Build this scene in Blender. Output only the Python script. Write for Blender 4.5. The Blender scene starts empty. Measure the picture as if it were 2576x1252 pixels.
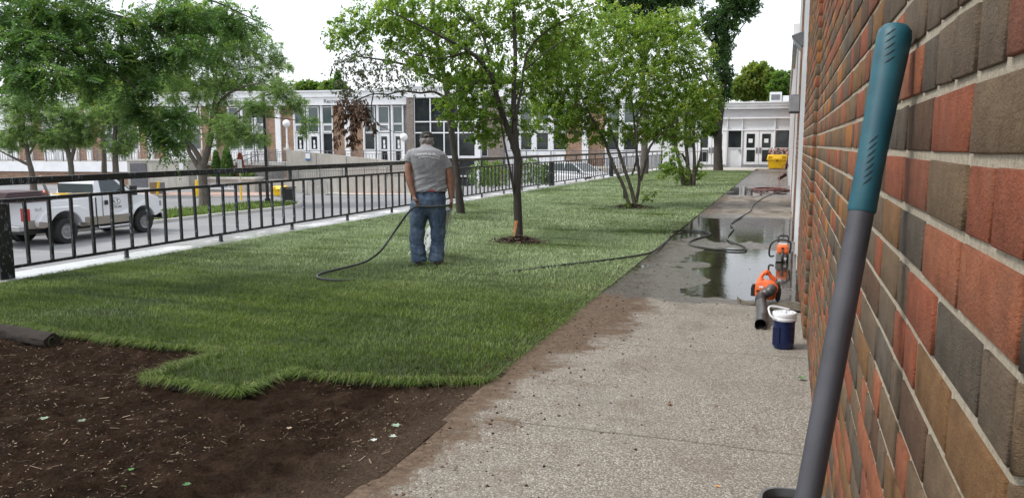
import bpy, bmesh, math, random
import numpy as np
from mathutils import Vector, Matrix, Euler
scene = bpy.context.scene
COL = scene.collection
# ------------------------------------------------------------ camera
CAM_H = 1.5
YAW, PIT = math.radians(19.2), math.radians(7.6)
cd = bpy.data.cameras.new('camera'); cam = bpy.data.objects.new('camera', cd); COL.objects.link(cam)
cd.sensor_width = 36.0; cd.lens = 36.0*1965/2576; cd.clip_start = 0.02; cd.clip_end = 2000
cam.location = (0, 0, CAM_H); cam.rotation_euler = (math.pi/2-PIT, 0, YAW)
scene.camera = cam
# ------------------------------------------------------------ sky, sun, exposure
SUN_EL, SUN_AZ = math.radians(52), math.radians(-118)      # azimuth measured from +Y towards +X
w = bpy.data.worlds.new('World'); scene.world = w; w.use_nodes = True
nt = w.node_tree; nt.nodes.clear()
N = nt.nodes.new
wo = N('ShaderNodeOutputWorld'); bg = N('ShaderNodeBackground'); sky = N('ShaderNodeTexSky')
sky.sky_type = 'NISHITA'; sky.sun_disc = False; sky.sun_elevation = SUN_EL; sky.sun_rotation = SUN_AZ
sky.air_density = 1.0; sky.dust_density = 2.0
mixc = N('ShaderNodeMix'); mixc.data_type = 'RGBA'
tc = N('ShaderNodeTexCoord'); mp = N('ShaderNodeMapping'); mp.inputs['Scale'].default_value = (1, 1, 2.6)
cn = N('ShaderNodeTexNoise'); cn.inputs['Scale'].default_value = 2.2; cn.inputs['Detail'].default_value = 6
cr = N('ShaderNodeMapRange'); cr.inputs['From Min'].default_value = .3; cr.inputs['From Max'].default_value = .62
cr.inputs['To Min'].default_value = .52; cr.inputs['To Max'].default_value = .95
nt.links.new(tc.outputs['Generated'], mp.inputs['Vector']); nt.links.new(mp.outputs[0], cn.inputs['Vector'])
nt.links.new(cn.outputs['Fac'], cr.inputs['Value']); nt.links.new(cr.outputs[0], mixc.inputs['Factor'])
nt.links.new(sky.outputs[0], mixc.inputs['A']); mixc.inputs['B'].default_value = (8.6, 8.9, 9.3, 1)
nt.links.new(mixc.outputs['Result'], bg.inputs['Color']); bg.inputs['Strength'].default_value = 0.12
nt.links.new(bg.outputs[0], wo.inputs[0])
sd = bpy.data.lights.new('sun', 'SUN'); sd.energy = 1.9; sd.angle = math.radians(12); sd.color = (1, .96, .9)
so = bpy.data.objects.new('sun', sd); COL.objects.link(so)
so.rotation_euler = Vector((math.cos(SUN_EL)*math.sin(SUN_AZ), math.cos(SUN_EL)*math.cos(SUN_AZ), math.sin(SUN_EL))).to_track_quat('Z', 'Y').to_euler()
scene.view_settings.view_transform = 'Standard'; scene.view_settings.look = 'None'
scene.view_settings.gamma = 1; scene.view_settings.exposure = 0.6
scene.render.engine = 'CYCLES'
scene.cycles.max_bounces = 6; scene.cycles.transparent_max_bounces = 8; scene.cycles.diffuse_bounces = 3
scene.cycles.glossy_bounces = 3; scene.cycles.transmission_bounces = 4
# ------------------------------------------------------------ helpers
rnd = random.Random(7)
RNG = np.random.default_rng(11)
FW = np.array([-math.sin(YAW)*math.cos(PIT), math.cos(YAW)*math.cos(PIT), -math.sin(PIT)])
RT = np.array([math.cos(YAW), math.sin(YAW), 0.0]); UPV = np.cross(RT, FW)
def at(u, v, Z):                     # place in the world seen at (u, v) of a 2576-wide survey sheet, Z metres away
    return np.array([0, 0, CAM_H]) + Z*(FW + RT*(u-1288)/1965 + UPV*(626-v)/1965)
def tag(o, label=None, cat=None, group=None, kind=None):
    if label: o['label'] = label
    if cat: o['category'] = cat
    if group: o['group'] = group
    if kind: o['kind'] = kind
    return o
def thing(name, label, cat, loc=(0, 0, 0), rz=0, group=None):
    o = bpy.data.objects.new(name, None); COL.objects.link(o)
    o.location = loc; o.rotation_euler = (0, 0, rz); o.empty_display_size = .1
    return tag(o, label, cat, group)
def kids(o): return [c for c in bpy.data.objects if c.parent == o]
def copy_tree(o, parent=None):
    ch = kids(o); c = o.copy(); COL.objects.link(c); c.parent = parent
    for k in ch: copy_tree(k, c)
    return c
def relabel(o, label): o['label'] = label; return o
def link_mesh(name, me, mats=None, parent=None, smooth=False):
    if mats is not None:
        for m in (mats if isinstance(mats, (list, tuple)) else [mats]): me.materials.append(m)
    if smooth: me.polygons.foreach_set('use_smooth', [True]*len(me.polygons))
    o = bpy.data.objects.new(name, me); COL.objects.link(o)
    if parent: o.parent = parent
    return o
def np_mesh(name, V, F, mats=None, parent=None, smooth=False, attr=None, matidx=None):
    """V (n,3), F (m,k) index array."""
    V = np.asarray(V, np.float32); F = np.asarray(F, np.int32); m, k = F.shape
    me = bpy.data.meshes.new(name); me.vertices.add(len(V)); me.vertices.foreach_set('co', V.ravel())
    me.loops.add(m*k); me.loops.foreach_set('vertex_index', F.ravel())
    me.polygons.add(m); me.polygons.foreach_set('loop_start', np.arange(0, m*k, k, dtype=np.int32))
    me.update(calc_edges=True)
    if matidx is not None: me.polygons.foreach_set('material_index', np.asarray(matidx, np.int32))
    if attr is not None:
        for an, av in attr.items():
            a = me.attributes.new(an, 'FLOAT', 'POINT'); a.data.foreach_set('value', np.asarray(av, np.float32))
    return link_mesh(name, me, mats, parent, smooth)
class MB:
    def __init__(s): s.v = []; s.f = []; s.m = []; s.mi = 0; s.off = np.zeros(3)
    def add(s, vs, fs):
        b = len(s.v); s.v.extend([tuple(map(float, p)) for p in vs])
        s.f.extend([tuple(b+i for i in f) for f in fs]); s.m.extend([s.mi]*len(fs)); return s
    def box(s, x0, x1, y0, y1, z0, z1):
        return s.add([(x0,y0,z0),(x1,y0,z0),(x1,y1,z0),(x0,y1,z0),(x0,y0,z1),(x1,y0,z1),(x1,y1,z1),(x0,y1,z1)],
                     [(0,3,2,1),(4,5,6,7),(0,1,5,4),(1,2,6,5),(2,3,7,6),(3,0,4,7)])
    def hexa(s, p):   # 8 points bottom ring, top ring
        return s.add(p, [(0,3,2,1),(4,5,6,7),(0,1,5,4),(1,2,6,5),(2,3,7,6),(3,0,4,7)])
    def bar(s, a, b, wd, ht, up=(0, 0, 1)):     # rectangular bar from a to b
        a = np.array(a, float); b = np.array(b, float); d = b-a; d = d/np.linalg.norm(d)
        sd = np.cross(d, up); n = np.linalg.norm(sd)
        if n < 1e-4: sd = np.cross(d, (1, 0, 0)); n = np.linalg.norm(sd)
        sd = sd/n*wd/2; uu = np.cross(sd, d); uu = uu/np.linalg.norm(uu)*ht/2
        return s.hexa([a-sd-uu, a+sd-uu, b+sd-uu, b-sd-uu, a-sd+uu, a+sd+uu, b+sd+uu, b-sd+uu])
    def prism(s, poly, z0, z1):   # poly xy
        n = len(poly); vs = [(x, y, z0) for x, y in poly]+[(x, y, z1) for x, y in poly]
        return s.add(vs, [tuple(range(n))[::-1], tuple(range(n, 2*n))]+[(i, (i+1) % n, n+(i+1) % n, n+i) for i in range(n)])
    def extr(s, poly, axis, a0, a1):   # poly in the plane across axis ('x': (y,z), 'y': (x,z))
        n = len(poly)
        g = (lambda p, a: (a, p[0], p[1])) if axis == 'x' else (lambda p, a: (p[0], a, p[1]))
        vs = [g(p, a0) for p in poly]+[g(p, a1) for p in poly]
        return s.add(vs, [tuple(range(n)), tuple(range(n, 2*n))[::-1]]+[(i, n+i, n+(i+1) % n, (i+1) % n) for i in range(n)])
    def rings(s, R, cap=True):        # list of equal-length rings
        n = len(R[0]); vs = [p for r in R for p in r]; fs = []
        for k in range(len(R)-1):
            for i in range(n): fs.append((k*n+i, k*n+(i+1) % n, (k+1)*n+(i+1) % n, (k+1)*n+i))
        if cap: fs.append(tuple(range(n))[::-1]); fs.append(tuple((len(R)-1)*n+i for i in range(n)))
        return s.add(vs, fs)
    def tube(s, pts, rad, n=8, cap=True):
        pts = [np.array(p, float) for p in pts]
        if not hasattr(rad, '__len__'): rad = [rad]*len(pts)
        R = []; ref = None
        for i, p in enumerate(pts):
            d = pts[min(i+1, len(pts)-1)]-pts[max(i-1, 0)]; d = d/(np.linalg.norm(d)+1e-9)
            if ref is None:
                ref = np.cross(d, (0, 0, 1.0))
                if np.linalg.norm(ref) < .05: ref = np.cross(d, (0, 1.0, 0))
            a = ref-d*(ref@d); a /= (np.linalg.norm(a)+1e-9); ref = a; b = np.cross(d, a)
            R.append([p+rad[i]*(a*math.cos(t)+b*math.sin(t)) for t in [2*math.pi*j/n for j in range(n)]])
        return s.rings(R, cap)
    def lathe(s, prof, c=(0, 0, 0), n=20, cap=True):   # prof (r, z)
        return s.rings([[(c[0]+r*math.cos(2*math.pi*j/n), c[1]+r*math.sin(2*math.pi*j/n), c[2]+z) for j in range(n)] for r, z in prof], cap)
    def cyl(s, a, b, r, n=12): return s.tube([a, b], r, n)
    def ell(s, c, rx, ry, rz, n=14, m=9):
        R = []
        for k in range(m+1):
            t = math.pi*k/m; q = max(math.sin(t), 1e-3)
            R.append([(c[0]+rx*q*math.cos(2*math.pi*j/n), c[1]+ry*q*math.sin(2*math.pi*j/n), c[2]-rz*math.cos(t)) for j in range(n)])
        return s.rings(R)
    def build(s, name, mats, parent=None, world=False, smooth=False, bevel=0, seg=2, auto=None):
        V = np.array(s.v)
        if world and parent:
            M = Matrix.Translation(parent.location) @ parent.rotation_euler.to_matrix().to_4x4(); Mi = np.array(M.inverted())
            V = V @ Mi[:3, :3].T + Mi[:3, 3]
        me = bpy.data.meshes.new(name); me.from_pydata([tuple(p) for p in V], [], s.f); 
        me.polygons.foreach_set('material_index', s.m)
        bm = bmesh.new(); bm.from_mesh(me); bmesh.ops.recalc_face_normals(bm, faces=bm.faces)
        if bevel:
            ed = [e for e in bm.edges if len(e.link_faces) == 2 and e.calc_face_angle(0) > .6]
            bmesh.ops.bevel(bm, geom=ed, offset=bevel, segments=seg, affect='EDGES', profile=.6, clamp_overlap=True)
        bm.to_mesh(me); bm.free()
        o = link_mesh(name, me, mats, parent, False)
        if smooth:
            me.polygons.foreach_set('use_smooth', [True]*len(me.polygons))
            me.set_sharp_from_angle(angle=math.radians(auto or 40))
        return o
# ---- noise for geometry
def _h(ix, iy, seed):
    n = (ix.astype(np.int64)*374761393+iy.astype(np.int64)*668265263+seed*1442695041) & 0x7fffffff
    n = ((n ^ (n >> 13))*1274126177) & 0x7fffffff
    return ((n ^ (n >> 16)) & 0xffff)/65535.0
def vnoise(x, y, seed=0):
    x = np.asarray(x, float); y = np.asarray(y, float)
    ix = np.floor(x); iy = np.floor(y); fx = x-ix; fy = y-iy; fx = fx*fx*(3-2*fx); fy = fy*fy*(3-2*fy)
    a = _h(ix, iy, seed); b = _h(ix+1, iy, seed); c = _h(ix, iy+1, seed); d = _h(ix+1, iy+1, seed)
    return (a*(1-fx)+b*fx)*(1-fy)+(c*(1-fx)+d*fx)*fy
def fbm(x, y, seed=0, o=4):
    r = 0; a = 1; t = 0
    for i in range(o): r = r+a*vnoise(x*2**i, y*2**i, seed+i*17); t += a; a *= .5
    return r/t
def sgrid(xs, ys, zf, name, mat, parent=None):
    X, Y = np.meshgrid(xs, ys); Z = zf(X, Y); V = np.stack([X, Y, Z], -1).reshape(-1, 3)
    nx, ny = len(xs), len(ys); i = np.arange((nx-1)*(ny-1)); r = i//(nx-1); c = i % (nx-1); b = r*nx+c
    return np_mesh(name, V, np.stack([b, b+1, b+nx+1, b+nx], -1), mat, parent, True)
# ------------------------------------------------------------ materials
class NT:
    def __init__(s, name):
        s.m = bpy.data.materials.new(name); s.m.use_nodes = True; s.t = s.m.node_tree
        s.b = s.t.nodes['Principled BSDF']; s.out = s.t.nodes['Material Output']; s.tc = None
    def n(s, typ, **k):
        x = s.t.nodes.new(typ)
        for a, v in k.items(): setattr(x, a, v)
        return x
    def L(s, a, b): s.t.links.new(a, b)
    def co(s, kind='Object'):
        if not s.tc: s.tc = s.n('ShaderNodeTexCoord')
        return s.tc.outputs[kind]
    def pos(s): return s.n('ShaderNodeNewGeometry').outputs['Position']
    def map(s, vec, sc):
        m = s.n('ShaderNodeMapping'); m.inputs['Scale'].default_value = sc if hasattr(sc, '__len__') else (sc,)*3
        s.L(vec, m.inputs['Vector']); return m.outputs[0]
    def noise(s, vec, scale, detail=4, rough=.55, out='Fac', dist=0):
        x = s.n('ShaderNodeTexNoise'); x.inputs['Scale'].default_value = scale; x.inputs['Detail'].default_value = detail
        x.inputs['Roughness'].default_value = rough; x.inputs['Distortion'].default_value = dist; s.L(vec, x.inputs['Vector']); return x.outputs[out]
    def vor(s, vec, scale, feature='F1', out='Distance'):
        x = s.n('ShaderNodeTexVoronoi', feature=feature); x.inputs['Scale'].default_value = scale; s.L(vec, x.inputs['Vector']); return x.outputs[out]
    def ramp(s, fac, stops, interp='LINEAR'):
        r = s.n('ShaderNodeValToRGB'); e = r.color_ramp.elements; r.color_ramp.interpolation = interp
        while len(e) < len(stops): e.new(.5)
        for el, (p, c) in zip(e, stops):
            el.position = p; el.color = (c, c, c, 1) if not hasattr(c, '__len__') else (*c[:3], 1)
        s.L(fac, r.inputs[0]); return r.outputs[0]
    def mix(s, f, a, b, mode='MIX'):
        x = s.n('ShaderNodeMix', data_type='RGBA', blend_type=mode)
        for sock, v in (('Factor', f), ('A', a), ('B', b)):
            k = x.inputs[sock] if sock == 'Factor' else [i for i in x.inputs if i.name == sock and i.type == 'RGBA'][0]
            if sock == 'Factor': k = x.inputs[0]
            if isinstance(v, bpy.types.NodeSocket): s.L(v, k)
            elif hasattr(v, '__len__'): k.default_value = (*v[:3], 1)
            else: k.default_value = v
        return [o for o in x.outputs if o.type == 'RGBA'][0]
    def math(s, op, a, b=0, clamp=False):
        x = s.n('ShaderNodeMath', operation=op); x.use_clamp = clamp
        for i, v in enumerate((a, b)):
            if isinstance(v, bpy.types.NodeSocket): s.L(v, x.inputs[i])
            else: x.inputs[i].default_value = v
        return x.outputs[0]
    def mr(s, v, a, b, c=0, d=1, smooth=False):
        x = s.n('ShaderNodeMapRange'); x.interpolation_type = 'SMOOTHSTEP' if smooth else 'LINEAR'
        for i, q in zip(('From Min', 'From Max', 'To Min', 'To Max'), (a, b, c, d)): x.inputs[i].default_value = q
        s.L(v, x.inputs['Value']); return x.outputs[0]
    def sep(s, v): x = s.n('ShaderNodeSeparateXYZ'); s.L(v, x.inputs[0]); return x.outputs
    def comb(s, a, b, c):
        x = s.n('ShaderNodeCombineXYZ')
        for i, v in enumerate((a, b, c)):
            if isinstance(v, bpy.types.NodeSocket): s.L(v, x.inputs[i])
            else: x.inputs[i].default_value = v
        return x.outputs[0]
    def attr(s, name): x = s.n('ShaderNodeAttribute'); x.attribute_name = name; return x.outputs['Fac']
    def set(s, col=None, rough=None, **k):
        def put(sock, v):
            if v is None: return
            if isinstance(v, bpy.types.NodeSocket): s.L(v, sock)
            elif hasattr(v, '__len__'): sock.default_value = (*v[:3], 1)
            else: sock.default_value = v
        put(s.b.inputs['Base Color'], col); put(s.b.inputs['Roughness'], rough)
        for a, v in k.items(): put(s.b.inputs[a.replace('_', ' ')], v)
        return s
    def bump(s, h, strength=.3, dist=.01):
        x = s.n('ShaderNodeBump'); x.inputs['Strength'].default_value = strength; x.inputs['Distance'].default_value = dist
        s.L(h, x.inputs['Height']); s.L(x.outputs[0], s.b.inputs['Normal']); return s
def simple(name, col, rough=.6, var=.25, scale=6, metal=0, bump=0, bscale=60, bdist=.003, dark=None, **k):
    t = NT(name); v = t.co()
    n = t.noise(v, scale, 5, .6); d = dark or tuple(c*(1-var) for c in col); l = tuple(min(1, c*(1+var*.6)) for c in col)
    t.set(t.ramp(n, [(.3, d), (.7, l)]), t.mr(t.noise(v, scale*2.3, 3), .3, .7, max(0.02, rough-.08), min(1, rough+.08)), Metallic=metal, **k)
    if bump: t.bump(t.noise(v, bscale, 4, .6), bump, bdist)
    return t.m
def s2l(r, g, b):
    f = lambda c: (c/255/12.92) if c <= 10 else ((c/255+.055)/1.055)**2.4
    return (f(r), f(g), f(b))
M = {}
M['white'] = simple('white_paint', (.80, .81, .83), .5, .10, 1.5)
M['whitemetal'] = simple('white_metal', (.7, .71, .73), .4, .08, 2)
M['concrete'] = simple('concrete', (.37, .355, .325), .85, .25, 1.2, bump=.3, bscale=40)
M['stone'] = simple('pale_concrete', (.46, .45, .42), .85, .2, 1.5, bump=.2, bscale=40)
M['black'] = simple('black_paint', (.012, .012, .013), .45, .3, 20, bump=.15, bscale=90)
M['rubber'] = simple('rubber', (.016, .016, .017), .75, .3, 30)
M['plastic_black'] = simple('black_plastic', (.015, .015, .016), .45, .25, 30)
M['grey'] = simple('grey_paint', (.16, .16, .17), .5, .15, 5)
M['steel'] = simple('galvanised_steel', (.42, .43, .44), .4, .2, 10, metal=.8)
M['chrome'] = simple('chrome', (.50, .50, .51), .22, .05, 10, metal=1)
M['yellow'] = simple('yellow_plastic', (.85, .52, .008), .45, .1, 5)
M['orange'] = simple('orange_plastic', (.80, .15, .035), .42, .18, 18, bump=.05)
M['glassdark'] = simple('dark_glass', (.024, .029, .033), .04, .5, 1.0, Specular_IOR_Level=.5)
M['glassgreen'] = simple('blind_glass', (.085, .115, .118), .06, .25, .8, Specular_IOR_Level=.7)
M['glassblind'] = simple('white_blind_glass', (.22, .24, .25), .08, .2, .8)
M['navy'] = simple('navy_plastic', (.008, .018, .075), .28, .1, 8)
M['red'] = simple('red_plastic', (.45, .02, .02), .2, .2, 5)
M['teal'] = None
# ============================================================ GROUND
def structure(o): o['kind'] = 'structure'; return o
# --- asphalt lot -------------------------------------------------
def sm(x): x = np.clip(x, 0, 1); return x*x*(3-2*x)
def lot_z(x, y): return -1.66+1.6*sm((np.asarray(y)-30)/26)*sm((np.asarray(x)+24)/12)
t = NT('asphalt'); v = t.pos()
c = t.ramp(t.noise(v, 90, 3, .7), [(.3, (.13, .13, .135)), (.7, (.24, .24, .245))])
c = t.mix(t.mr(t.noise(v, .25, 5), .35, .7), c, (.27, .27, .275))
c = t.mix(t.mr(t.noise(v, 1.1, 6, .7), .6, .75, 0, .35), c, (.10, .10, .10))
t.set(c, .85).bump(t.noise(v, 120, 3, .7), .3, .006); M['asphalt'] = t.m
xs = np.concatenate([np.arange(-70, -30, 4), np.arange(-30, -8.2, .6), [-8.3]]); ys = np.concatenate([np.arange(-20, 28, 3), np.arange(28, 62, 1.0)])
structure(sgrid(xs, ys, lot_z, 'parking_lot', M['asphalt']))
t = NT('far_ground'); v = t.pos(); t.set(t.ramp(t.noise(v, .05, 5), [(.35, (.05, .075, .025)), (.65, (.10, .11, .06))]), .9)
b = MB(); b.add([(-900, -900, -1.9), (900, -900, -1.9), (900, 900, -1.9), (-900, 900, -1.9)], [(0, 1, 2, 3)])
structure(b.build('ground', t.m))
# worn parking stripes
t = NT('worn_paint'); v = t.pos(); t.set(t.ramp(t.noise(v, 14, 5, .8), [(.42, (.24, .24, .24)), (.58, (.50, .50, .49))]), .8); M['stripe'] = t.m
b = MB()
for k in range(8):
    y0 = 14.2+2.75*k; x0 = -22.6
    b.add([(x0, y0, -1.654), (-17.2, y0+.55, -1.654), (-17.2, y0+.65, -1.654), (x0, y0+.10, -1.654)], [(0, 1, 2, 3)])
structure(b.build('parking_stripes', M['stripe']))
# --- exposed aggregate path ---------------------------------------
def lerp(y, pts): return np.interp(y, [p[0] for p in pts], [p[1] for p in pts])
prof = [(-2, .012), (6.6, .014), (7.15, .011), (7.9, -.001), (8.6, -.0048), (11.2, -.0048), (12.0, -.0015), (12.7, -.003), (13.4, -.007), (16.4, -.007), (17.2, .006), (23.8, .007), (24.6, -.003), (28.2, -.004), (29.4, .003), (31, .006), (60, .008)]
def path_z(x, y):
    h = lerp(y, prof)+(fbm(x*2.1, y*1.5, 3, 5)-.5)*.023
    h = h+np.where((y > 6.5) & (y < 12.4), sm((-.55-x)/.9)*.0075, 0)
    k = np.floor((y-3.88)/1.83); h = h+(_h(k, k*0, 5)-.5)*.0025*np.where(y < 7, 0, 1)
    return h
t = NT('exposed_aggregate'); v = t.pos(); sx, sy, sz = t.sep(v)
vn = t.n('ShaderNodeTexVoronoi', feature='F1'); vn.inputs['Scale'].default_value = 100; vn.inputs['Randomness'].default_value = 1
wv = t.n('ShaderNodeVectorMath', operation='ADD'); t.L(v, wv.inputs[0])
ns = t.n('ShaderNodeTexNoise'); ns.inputs['Scale'].default_value = 30; t.L(v, ns.inputs['Vector'])
sc_ = t.n('ShaderNodeVectorMath', operation='SCALE'); sc_.inputs['Scale'].default_value = .012; t.L(ns.outputs['Color'], sc_.inputs[0]); t.L(sc_.outputs[0], wv.inputs[1])
t.L(wv.outputs[0], vn.inputs['Vector'])
pc = t.sep(vn.outputs['Color'])
peb = t.ramp(pc[0], [(0, (.15, .13, .105)), (.25, (.29, .265, .225)), (.5, (.37, .345, .30)), (.75, (.24, .215, .18)), (.9, (.50, .48, .43)), (1, (.31, .285, .245))])
cem = t.mix(t.mr(vn.outputs['Distance'], .42, .70, 0, .85), peb, (.145, .125, .10))
cem = t.mix(t.mr(t.noise(v, 1.3, 5, .6), .35, .75, 0, .5), cem, (.20, .18, .155))
far = t.ramp(t.noise(t.map(v, (1, .55, 1)), 2.6, 7, .75), [(.3, (.15, .125, .10)), (.5, (.27, .235, .195)), (.7, (.40, .365, .31))])
cem = t.mix(t.mr(sy, 9, 17), cem, far)
# joints
jm = t.math('ABSOLUTE', t.math('SUBTRACT', t.math('MODULO', t.math('ADD', t.math('ADD', sy, -3.88+18.3+.915), t.math('MULTIPLY', sx, -.03)), 1.83), .915))
jw = t.math('ADD', jm, t.math('MULTIPLY', t.math('SUBTRACT', t.noise(v, 25, 3), .5), .012))
joint = t.mr(jw, .003, .010, 1, 0)
cem = t.mix(t.math('MULTIPLY', joint, .6), cem, (.09, .075, .055))
# soil smeared on the lawn side
dn = t.noise(v, 3.2, 6, .68); dn2 = t.noise(v, 26, 4, .7)
edge = t.mr(sx, -1.75, -1.0, .62, -.24)
blot = t.math('MULTIPLY', t.mr(t.math('ABSOLUTE', t.math('SUBTRACT', sy, 6.9)), .2, 2.0, .50, 0), t.mr(sx, -1.3, -.2, 1, 0))
dirt = t.math('ADD', t.math('ADD', edge, blot), t.math('ADD', t.math('MULTIPLY', t.math('SUBTRACT', dn, .5), 1.5), t.math('MULTIPLY', t.math('SUBTRACT', dn2, .5), .7)))
dirtm = t.mr(dirt, .16, .42, 0, 1)
spots = t.math('MAXIMUM', t.mr(t.noise(v, 7.5, 5, .75), .63, .72, 0, .8), t.math('MULTIPLY', t.mr(t.noise(v, 1.9, 6, .72), .52, .68, 0, .6), t.mr(sx, -1.2, .1, 1, .35)))
dirtm = t.math('MAXIMUM', dirtm, spots)
cem = t.mix(dirtm, cem, t.ramp(dn2, [(.3, (.060, .040, .026)), (.7, (.165, .118, .082))]))
# damp area
wz = t.math('ADD', t.mr(sy, 6.9, 8.1), t.math('MULTIPLY', t.math('SUBTRACT', t.noise(v, 1.6, 5, .65), .5), 1.6))
wet = t.mr(wz, .45, .62, 0, 1)
dry = t.mr(t.math('ADD', t.mr(t.math('ABSOLUTE', t.math('SUBTRACT', sy, 20.5)), 1.8, 4.5, 1, 0), t.math('MULTIPLY', t.math('SUBTRACT', t.noise(v, .9, 5, .65), .5), 1.8)), .4, .6, 1, .25)
dry2 = t.mr(sy, 46, 47.5, 1, 0)
wet = t.math('MULTIPLY', t.math('MULTIPLY', wet, dry), dry2)
cem = t.mix(wet, cem, t.mix(1, cem, (.42, .40, .38), 'MULTIPLY'))
cem = t.mix(t.math('MULTIPLY', t.mr(sy, 12, 17), t.mr(t.noise(t.map(v, (1, .5, 1)), 1.7, 6, .7), .5, .62, 0, .8)), cem, (.085, .062, .045))
t.set(cem, Specular_IOR_Level=t.mr(wet, 0, 1, .2, .5), rough=t.mr(t.math('MULTIPLY', wet, t.mr(t.noise(v, 5, 5, .7), .35, .65, .5, 1)), 0, 1, .88, .16))
bh = t.math('ADD', t.math('MULTIPLY', t.mr(vn.outputs['Distance'], 0, .6, 1, 0), t.mr(dirtm, 0, 1, 1, .25)), t.math('ADD', t.math('MULTIPLY', joint, -2.5), t.math('MULTIPLY', dn2, dirtm)))
t.bump(bh, .55, .006); M['path'] = t.m
structure(sgrid(np.linspace(-1.71, .30, 68), np.arange(-1.5, 51.1, .04), path_z, 'path', t.m))
t = NT('puddle_water'); v = t.pos()
fr = t.n('ShaderNodeFresnel'); fr.inputs['IOR'].default_value = 1.55; g = t.n('ShaderNodeBsdfGlossy'); g.inputs['Roughness'].default_value = .06
tr = t.n('ShaderNodeBsdfTransparent'); tr.inputs[0].default_value = (.80, .78, .72, 1); ms = t.n('ShaderNodeMixShader')
bm_ = t.n('ShaderNodeBump'); bm_.inputs['Strength'].default_value = .08; bm_.inputs['Distance'].default_value = .008; t.L(t.noise(v, 9, 3), bm_.inputs['Height']); t.L(bm_.outputs[0], g.inputs['Normal'])
t.L(fr.outputs[0], ms.inputs[0]); t.L(tr.outputs[0], ms.inputs[1]); t.L(g.outputs[0], ms.inputs[2]); t.L(ms.outputs[0], t.out.inputs[0]); M['water'] = t.m
for (y0, y1) in ((7.0, 12.7), (12.7, 18.2), (23.6, 30.2)):
    b = MB(); b.add([(-1.69, y0, 0), (.205, y0, 0), (.205, y1, 0), (-1.69, y1, 0)], [(0, 1, 2, 3)]); structure(b.build('puddle', M['water']))
# apron in front of the far doors
b = MB(); b.prism([(-8.6, 47.4), (-1.70, 46.9), (-1.70, 50.9), (.35, 50.9), (.35, 53.4), (-12.5, 53.4), (-12.5, 49.2), (-8.6, 48.9)], -.3, .02); 
t = NT('apron_concrete'); v = t.pos(); t.set(t.ramp(t.noise(v, 1.2, 6, .7), [(.3, (.36, .34, .30)), (.7, (.50, .48, .44))]), .85); M['apron'] = t.m
structure(b.build('apron', t.m))
# --- bare soil -----------------------------------------------------
t = NT('bare_soil'); v = t.pos(); sx, sy, sz = t.sep(v)
n1 = t.noise(v, 5, 6, .65); n2 = t.noise(v, 60, 4, .7); n3 = t.noise(v, 170, 3, .7)
c = t.ramp(n1, [(.3, (.020, .012, .0075)), (.5, (.043, .026, .0165)), (.72, (.090, .057, .036))])
c = t.mix(t.mr(n2, .45, .75, 0, .6), c, (.105, .062, .037)); c = t.mix(t.mr(n3, .62, .72, 0, .6), c, (.17, .11, .07)); c = t.mix(t.mr(t.noise(v, 16, 5, .75), .52, .62, 0, .6), c, (.018, .010, .006))
ed = t.mr(t.math('ADD', sx, t.math('MULTIPLY', t.math('SUBTRACT', t.noise(v, 2.5, 5, .65), .5), .8)), -2.25, -1.78, 0, 1)
c = t.mix(ed, c, t.ramp(n2, [(.3, (.075, .05, .035)), (.7, (.19, .135, .095))]))
t.set(c, .95, Specular_IOR_Level=.06).bump(t.math('ADD', t.math('MULTIPLY', n2, 1), t.math('MULTIPLY', n3, .6)), 1, .07); M['soil'] = t.m
def soil_z(x, y):
    z = (fbm(x*1.1, y*1.1, 21, 3)-.5)*.05+(fbm(x*7, y*7, 22, 4)-.5)*.05+(fbm(x*18, y*18, 24, 3)-.5)*.055
    z = z-.008; k = sm((x+1.95)/.25); return z*(1-k)+(.012+(fbm(x*9, y*9, 23, 3)-.5)*.014)*k
structure(sgrid(np.arange(-7.95, -1.66, .02), np.arange(.8, 5.3, .02), soil_z, 'soil', M['soil']))
b = MB(); b.add([(-7.95, -4, -.05), (-1.70, -4, -.05), (-1.70, .8, -.03), (-7.95, .8, -.03)], [(0, 1, 2, 3)])
b.add([(-7.95, 5.28, -.03), (-1.70, 5.28, -.03), (-1.70, 47.4, -.03), (-7.95, 47.4, -.03)], [(0, 1, 2, 3)]); structure(b.build('soil', M['soil']))
# litter of straw, bark chips and twigs on the soil: nobody could count it
n = 11000; X = RNG.uniform(-7.4, -1.35, n); Y = RNG.uniform(1.2, 4.5, n)
keep = (fbm(X*1.3, Y*1.3, 40, 3) > .40) & ~((X > -1.75) & (RNG.random(n) > .25)); X = X[keep]; Y = Y[keep]; n = len(X)
Zs = np.where(X > -1.68, .016, soil_z(X, Y)+.006); a = RNG.uniform(0, math.tau, n); ln = RNG.uniform(.003, .013, n)*RNG.choice([.5, .8, 1.2, 2.6], n, p=[.3, .33, .29, .08]); wd = RNG.uniform(.0008, .0032, n)
d = np.stack([np.cos(a), np.sin(a), RNG.uniform(-.25, .25, n)], -1); s = np.stack([-np.sin(a), np.cos(a), RNG.uniform(-.4, .4, n)], -1); P = np.stack([X, Y, Zs], -1)
V = np.stack([P-d*ln[:, None]-s*wd[:, None], P-d*ln[:, None]*.8+s*wd[:, None], P+d*ln[:, None]+s*wd[:, None]*.6, P+d*ln[:, None]*.9-s*wd[:, None]], 1).reshape(-1, 3)
F = np.arange(n*4).reshape(n, 4); tn = np.repeat(RNG.random(n), 4)
t = NT('bark_litter'); c = t.ramp(t.attr('tint'), [(0, (.07, .042, .025)), (.5, (.12, .075, .045)), (.8, (.22, .155, .10)), (.94, (.36, .29, .20)), (1, (.12, .2, .05))]); t.set(c, .9); M['litter'] = t.m
tag(np_mesh('wood_litter', V, F, t.m, attr={'tint': tn}), kind='stuff')
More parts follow.
